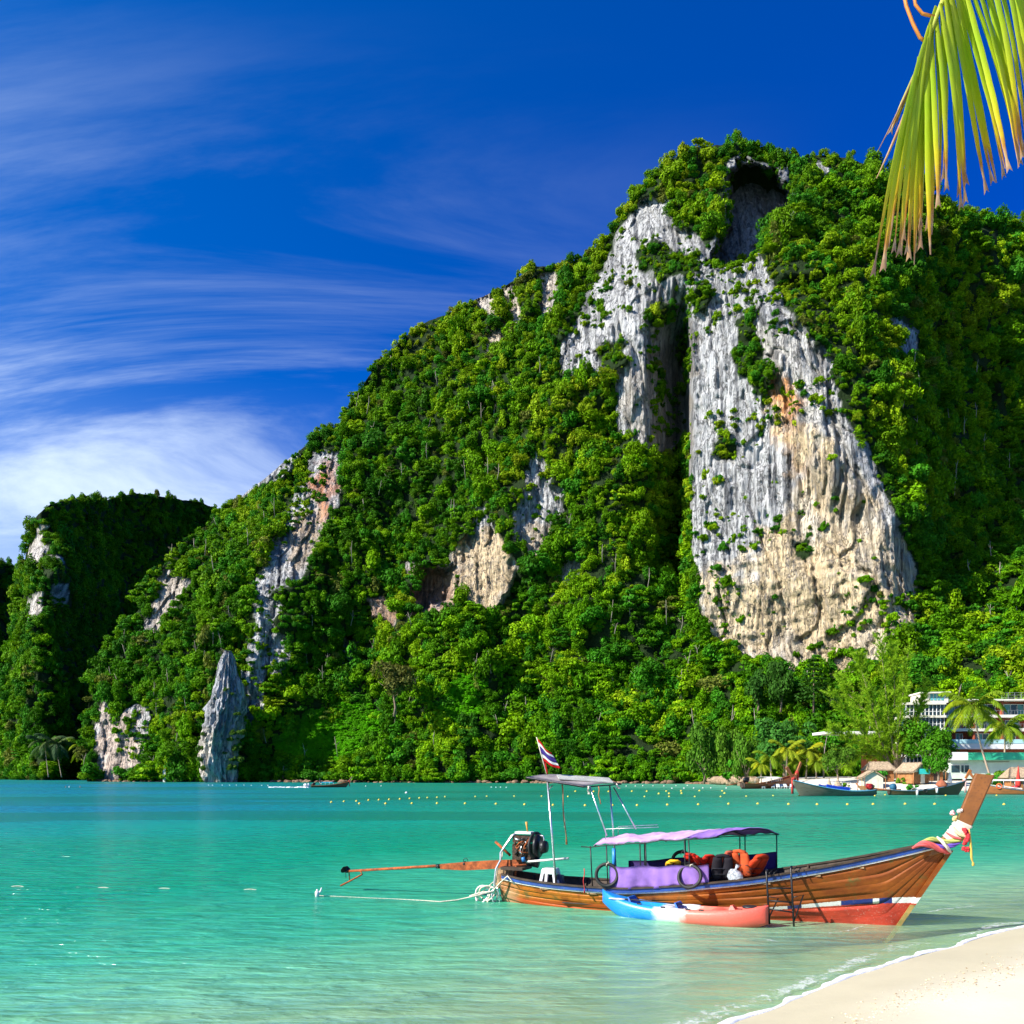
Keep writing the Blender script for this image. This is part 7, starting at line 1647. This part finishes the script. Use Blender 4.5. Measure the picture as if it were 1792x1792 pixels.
# boats off the far beach
t, k, zk = far_boat('orange red longtail boat beached bow up by the boulder heap', on(1300, 1380.5), on(1396, 1379), paint_hull('hull_b', (0.06, 0.02, 0.01), (0.34, 0.085, 0.03)), PBRN, PBRN, RSASH, engine=BLACKM, zsc=1.1)
boat_canopy(t, k, zk, 2.9, 5.6, WHITE, WHITE, 1.15, curtain_m=None)
for i in range(7): MB().box(((3.0 + i * 0.36) * k, -0.78 * k, 0.93 * zk), (0.10, 0.04, 0.55)).build('rail_slat', WHITE, t)
t, k, zk = far_boat('grey green longtail boat with blue gunwale and blue side curtain', on(1530, 1392.6), on(1386, 1393.4), paint_hull('hull_c', (0.02, 0.10, 0.14), (0.15, 0.145, 0.10), 0.03), plain('light_blue_paint', (0.12, 0.36, 0.48), 0.5), PBRN, RSASH, engine=plain('red_engine', (0.45, 0.02, 0.02), 0.5, 0, 0.7, 3), zsc=1.15)
boat_canopy(t, k, zk, 3.2, 6.0, None, STEEL, 1.55, curtain_m=cloth('royal_blue_canvas', (0.01, 0.06, 0.50)), roofed=False)
for s in (1.2, 2.0): MB().tube([(s * k, 0.2, 0.6), (s * k, 0.2, 2.6)], 0.03, 5).build('pole', ROPE_R, t)
t, k, zk = far_boat('dark brown longtail boat with white cover and brown tarp', on(1556, 1391.2), on(1690, 1391), paint_hull('hull_d', (0.03, 0.025, 0.015), (0.12, 0.075, 0.03)), plain('slate_blue_paint', (0.10, 0.18, 0.24), 0.5), plain('orange_prow', (0.50, 0.16, 0.04), 0.5), MSASH, engine=None, zsc=1.15)
MB().sheet([[(s * k, a * 0.66 * k, (GZ_(s) + 0.10 + 0.22 * (1 - a * a)) * zk + 0.03 * math.sin(7 * s + 3 * a)) for a in np.linspace(-1, 1, 9)] for s in np.linspace(3.0, 5.6, 14)], 0.04).build('white_cover', WHITE, t)
MB().lathe([(0.75 * k, 0), (0.70 * k, 0.25 * k), (0.42 * k, 0.62 * k), (0.12 * k, 0.86 * k), (0.0, 0.9 * k)], 9, (6.35 * k, 0, 0.95 * zk)).build('brown_tarp', plain('brown_tarp_cloth', (0.30, 0.09, 0.04), 0.8, 0, 0.3, 3), t)
MB().blob((0.5 * k, 0, 0.95 * zk), (0.45 * k, 0.35 * k, 0.42 * k), 12, 8, 0.15, 3).build('engine_cover', plain('blue_tarp_cloth', (0.02, 0.11, 0.20), 0.7, 0, 0.3, 3), t)
tyre_on(t, k, zk, 3.9)
for s in (2.9, 5.3): MB().tube([(s * k, -(HB(s) + 0.12) * k, (GZ_(s) + 0.02) * zk), (s * k, -(HB(s) + 0.14) * k, (GZ_(s) - 0.55) * zk)], 0.16, 9).build('white_fender', WHITE, t)
t, k, zk = far_boat('orange brown longtail boat with white canopy cut by the frame edge', on(1850, 1391), on(1706, 1390), paint_hull('hull_e', (0.05, 0.03, 0.02), (0.34, 0.12, 0.035)), plain('slate_blue_paint', (0.10, 0.18, 0.24), 0.5), PBRN, MSASH, engine=BLACKM, zsc=1.1)
boat_canopy(t, k, zk, 3.6, 7.4, WHITE, STEEL, 1.9, w=0.85)
MB().sheet([[(s * k, a * 0.6 * k, (GZ_(s) + 0.15 + 0.12 * (1 - a * a)) * zk) for a in np.linspace(-1, 1, 7)] for s in np.linspace(4.0, 6.4, 10)], 0.04).build('white_cover', WHITE, t)
lb = MB().torus((0, 0, 0), 0.34, 0.10, 'Y', 22, 8).build('lifebuoy', plain('orange_lifebuoy', (0.72, 0.12, 0.03), 0.5), None, 'orange lifebuoy hung on the boat at the frame edge', 'lifebuoy', loc=t.matrix_basis @ Vector((6.6 * k, 0.62 * k, 1.15 * zk)), rz=t.rotation_euler.z)
MB().blob((4.7 * k, 0.1, 1.02 * zk), (0.5 * k, 0.3 * k, 0.22 * k), 10, 7, 0.2, 8).build('red_gear', plain('red_gear_cloth', (0.55, 0.02, 0.03), 0.7), t)
t, k, zk = far_boat('plain brown longtail hull drawn up on the sand behind the others', on(1575, 1384.5), on(1500, 1383.5), paint_hull('hull_f', (0.08, 0.04, 0.02), (0.26, 0.13, 0.05)), PBRN, PBRN, MSASH, engine=None, zsc=0.8, prow_h=0.6)

# ---- buoys
YEL_B = plain('yellow_float', (0.70, 0.50, 0.05), 0.45, 0, 0.15, 4); WHI_B = plain('white_float', (0.75, 0.75, 0.72), 0.45, 0, 0.1, 4)
def buoy_mesh(nm, r, m_):
    mb = MB(); mb.lathe([(0.02, -r * 0.7), (r * 0.75, -r * 0.45), (r, 0), (r * 0.92, r * 0.45), (r * 0.55, r * 0.82), (r * 0.14, r * 0.95), (r * 0.14, r * 1.2), (0.01, r * 1.22)], 12); return mb.mesh(nm, m_)
def line(mesh, row, label, group):
    for q_, (px, py) in enumerate(sorted(row)):
        label_ = label
        if group: label_ = ordinal(q_) + ' ' + label
        o = bpy.data.objects.new('buoy', mesh); C.objects.link(o); o.location = on(px, py) + Vector((0, 0, 0.02)); o.rotation_euler = (random.uniform(-.25, .25), random.uniform(-.25, .25), random.uniform(0, 6)); tag(o, label_, 'buoy', group)
line(buoy_mesh('near_buoy', 0.135, YEL_B), [(629, 1407), (675, 1407), (721, 1406.6), (765, 1406.6), (814, 1406.8), (868, 1407.6), (918, 1408.6), (968, 1409.6), (1024, 1410.2), (1072, 1410.2), (1115, 1410), (1168, 1409), (1222, 1408.5), (1275, 1407.5), (1326, 1407.2), (1380, 1408), (1430, 1408.4), (1483, 1408.4), (1528, 1408), (1584, 1407.6), (1636, 1407.8), (1757, 1408.4)], 'yellow float from the left on the nearest buoy line', 'floats of the nearest buoy line')
line(buoy_mesh('mid_buoy', 0.135, YEL_B), [(580, 1404.6), (602, 1403.2), (624, 1402.6), (645, 1401), (663, 1400.4), (681, 1399.8), (700, 1399), (717, 1398), (734, 1397.2), (748, 1396.6), (765, 1396), (779, 1395), (832, 1394.6), (852, 1394.2), (900, 1394), (948, 1394), (994, 1394.5), (1128, 1394.6), (1171, 1394.6), (1216, 1394.6), (1261, 1394.6), (1306, 1394), (1353, 1393), (1398, 1393.2), (1442, 1393.2), (1485, 1393), (1531, 1393.2), (1549, 1391.5), (1655, 1392.4), (1744, 1392.4)], 'yellow float from the left on the second buoy line', 'floats of the second buoy line')
line(buoy_mesh('far_buoy', 0.19, YEL_B), [(1007, 1385.6), (1039, 1385.8), (1065, 1385.8), (1106, 1385.4), (1132, 1385.4), (1166, 1385.2), (1192, 1384.8), (1224, 1384.4), (1264, 1384.8), (1153, 1389.6), (1171, 1389.4), (1193, 1389), (1268, 1389)], 'small yellow float from the left before the boulder heap', 'floats before the boulder heap')
line(buoy_mesh('small_white_buoy', 0.16, WHI_B), [(1096, 1376), (1112, 1376), (1125, 1375.4), (1143, 1375.6), (1162, 1375.8), (1183, 1375.4), (1203, 1375), (1176, 1380), (1197, 1379.8), (1214, 1379.6), (1230, 1379.4), (1244, 1379.4), (1271, 1379.6), (365, 1374.4), (372, 1374.6), (389, 1374.4), (402, 1374.6), (414, 1374.4), (427, 1374.4), (440, 1375), (458, 1375), (469, 1375), (640, 1376), (667, 1375.8), (860, 1378), (868, 1378.2), (876, 1378), (886, 1378.4)], 'tiny white float from the left under the jungle shore', 'tiny white floats under the jungle shore')
line(buoy_mesh('lone_white_buoy', 0.22, WHI_B), [(711, 1388)], 'single white float apart from the yellow buoy lines', None)
# rope lying awash left of the boat
pts = []
for i in range(200):
    t_ = i / 199; p = on(18 + 500 * t_, 1551 + 7.0 * t_); pts.append(Vector((p.x, p.y, 0.020 * math.sin(i * 0.31) + 0.022 * math.sin(i * 0.117 + 1) - 0.030)))
MB().tube(pts, 0.010, 6).build('floating_line', ROPE, None, 'pale rope lying awash in broken dashes across the open water', 'rope')

# ------------------------------------------------------------------ the palm frond overhead
DF = 5.0
pal = empty('coconut_palm', (6.6, 6.4, 0.75), 0, 'near coconut palm whose yellow green frond hangs in from above', 'palm tree')
o0 = Vector((6.6, 6.4, 0.75))
def fpt(px, py, D=DF): return at(px, py, D) - o0
mb = MB(); top = Vector((-0.6, -0.3, 8.6)); mb.tube([(0, 0, -0.6), (0.15, 0, 2), (0.1, -0.1, 5), top], [0.26, 0.19, 0.16, 0.13], 12); mb.build('trunk', PALMB, pal)
n = NT('frond_leaflet'); t_ = n.n('ShaderNodeAttribute', attribute_name='along').outputs['Fac']; v = n.coord('Object'); a = n.noise(v, 5, 3); b = n.noise(n.n('ShaderNodeMapping', {'Vector': v, 'Scale': (14, 14, 1.2)}).outputs[0], 5, 3)
tt = n.math('ADD', t_, n.math('MULTIPLY', n.math('SUBTRACT', a, 0.5), 0.30))
c = n.ramp(tt, [(0.0, (0.48, 0.58, 0.025)), (0.35, (0.38, 0.58, 0.018)), (0.60, (0.52, 0.60, 0.018)), (0.80, (0.66, 0.52, 0.020)), (0.90, (0.48, 0.22, 0.035)), (0.97, (0.50, 0.34, 0.20)), (1.0, (0.34, 0.20, 0.12))])
c = n.mix(n.math('MULTIPLY', n.rng(b, 0.52, 0.75), 0.45), c, n.mix(0.5, c, (0.50, 0.48, 0.10)))
FRM = n.done(n.n('ShaderNodeMixShader', {0: 0.38, 1: n.bsdf(c, 0.42, 0, n.bump(b, 0.3, 0.004), 0.45), 2: n.n('ShaderNodeBsdfTranslucent', {'Color': c}).outputs[0]}).outputs[0])
n = NT('withered_leaflet'); v = n.coord('Object'); a = n.noise(v, 14, 3); WITH = n.done(n.bsdf(n.mix(a, (0.30, 0.10, 0.03), (0.66, 0.46, 0.28)), 0.8))

rach = [top, Vector((-1.6, -0.8, 9.0))] + [fpt(px, py, D) for px, py, D in ((1960, -330, 5.25), (1820, -190, 5.12), (1720, -90, 5.05), (1650, 2, 5.0), (1614, 90, 5.0), (1596, 150, 5.0))]
rq = []
for i in range(len(rach) - 1):
    for k in range(5): rq.append(rach[i] + (rach[i + 1] - rach[i]) * k / 5)
rq.append(rach[-1])
mb = MB(); mb.tube(rq, [0.045 - 0.040 * i / (len(rq) - 1) for i in range(len(rq))], 8)
frond = mb.build('frond', plain('frond_rib', (0.36, 0.40, 0.05), 0.5, 0, 0.2, 5), pal)
def leaflet(p0, p1, w, mat=FRM, seed=0, sag=0.0, name='leaflet', t0=0.0):
    r = random.Random(seed); P0, P1 = Vector(p0), Vector(p1); ax_ = P1 - P0; L = ax_.length; d = ax_.normalized()
    side = d.cross(Vector((0, 1, 0))).normalized(); nor = side.cross(d).normalized(); tw = r.uniform(-0.5, 0.5); N_ = 18; V_, al = [], []
    for i in range(N_ + 1):
        t = i / N_; c = P0 + ax_ * t + side * (sag * L * (math.sin(math.pi * t) * 0.5)) + Vector((0, r.uniform(-.002, .002), 0)) + nor * (0.03 * math.sin(2.5 * t + seed))
        ww = w * min(1, 0.55 + 2.2 * t) * (1 - max(0, t - 0.55) ** 1.5 * 2.6); ww = max(ww, 0.0025); an = 0.55 + tw * (0.4 + t)
        f = 0.45 * ww
        u = side * math.cos(an) + nor * math.sin(an); q = nor * math.cos(an) - side * math.sin(an)
        V_ += [c - u * ww / 2 + q * f, c, c + u * ww / 2 + q * f]; al += [t0 + t * (1 - t0)] * 3
    if r.random() < 0.75 and mat is FRM:      # split, frayed tip
        V_[-3] = V_[-3] - side * 0.012 + d * 0.03; V_[-1] = V_[-1] + side * 0.016 + d * 0.015
    Fq = [(i * 3 + k, i * 3 + k + 1, (i + 1) * 3 + k + 1, (i + 1) * 3 + k) for i in range(N_) for k in (0, 1)]
    me = mesh_np('leaflet', np.array([tuple(v) for v in V_]), np.array(Fq), mat, True); vflt(me, 'along', al)
    o = bpy.data.objects.new(name, me); C.objects.link(o); o.parent = frond
    return o
LFT = [((1640, 10), (1532, 474), .050, -.02), ((1634, 30), (1544, 472), .050, -.03), ((1630, 45), (1561, 444), .046, -.03), ((1617, 85), (1571, 447), .044, -.02), ((1622, 70), (1592, 449), .050, -.03), ((1628, 50), (1605, 458), .052, -.02), ((1620, 95), (1617, 418), .046, 0), ((1631, 48), (1629, 446), .058, .01), ((1637, 28), (1638, 364), .056, .02),
       ((1642, 12), (1653, 335), .054, .03), ((1646, 10), (1682, 361), .058, .04), ((1652, 2), (1694, 346), .056, .04), ((1662, -12), (1731, 326), .060, .04), ((1676, -30), (1746, 318), .058, .04), ((1692, -50), (1762, 301), .056, .04), ((1706, -70), (1779, 299), .060, .04), ((1722, -92), (1788, 276), .058, .04), ((1740, -108), (1811, 228), .056, .04), ((1756, -125), (1822, 205), .058, .04), ((1775, -145), (1838, 180), .056, .04),
       ((1800, -170), (1856, 150), .056, .04), ((1822, -190), (1876, 120), .054, .04), ((1850, -220), (1900, 90), .054, .04)]
for i, (a, b, w, sg) in enumerate(LFT):
    leaflet(fpt(*a), fpt(b[0], b[1], DF - 0.25 + 0.05 * (i % 7)), w * 0.76, FRM, i, sg)
    if 3 < i: leaflet(fpt(a[0] + 5, a[1] - 6, DF + 0.03), fpt(b[0] + (9 if i > 11 else -4) + 3 * (i % 3), b[1] - 14 - 6 * (i % 4), DF + 0.08 - 0.04 * (i % 5)), w * 0.66, FRM, 120 + i, sg + 0.01)
for i, (a, b, w, sg) in enumerate((((1636, 20), (1550, 460), .046, -.02), ((1626, 55), (1583, 440), .046, -.02), ((1633, 35), (1612, 430), .05, 0), ((1640, 20), (1622, 400), .05, .01), ((1684, -40), (1752, 312), .05, .04), ((1714, -80), (1783, 288), .05, .04), ((1748, -116), (1816, 216), .05, .04))):
    leaflet(fpt(*a, 5.1), fpt(b[0], b[1], 5.1), w, FRM, 80 + i, sg, t0=0.1)
for i, (a, b, w, sg) in enumerate((((1626, 60), (1552, 440), .030, -.02), ((1608, 100), (1580, 420), .030, 0), ((1618, 80), (1600, 400), .028, 0), ((1612, 110), (1562, 225), .030, .0), ((1600, 140), (1588, 330), .026, 0))):
    leaflet(fpt(*a, 5.05), fpt(b[0], b[1], 5.1), w, FRM, 40 + i, sg, t0=0.35)
for i, (a, b, w, sg) in enumerate((((1626, 60), (1533, 314), .022, .06), ((1618, 80), (1538, 262), .014, .05), ((1605, 118), (1570, 222), .016, 0))):
    leaflet(fpt(*a, 5.02), fpt(b[0], b[1], 5.02), w, WITH, 60 + i, sg, 'withered_leaflet')
ORS = plain('orange_stalk', (0.52, 0.20, 0.03), 0.6)
MB().tube([fpt(1578, -30), fpt(1586, 10), fpt(1598, 42), fpt(1610, 66), fpt(1622, 74)], 0.010, 6).build('dry_stalk', ORS, frond)
MB().tube([fpt(1596, -30), fpt(1602, 8), fpt(1614, 24), fpt(1638, 30)], 0.009, 6).build('dry_stalk', ORS, frond)
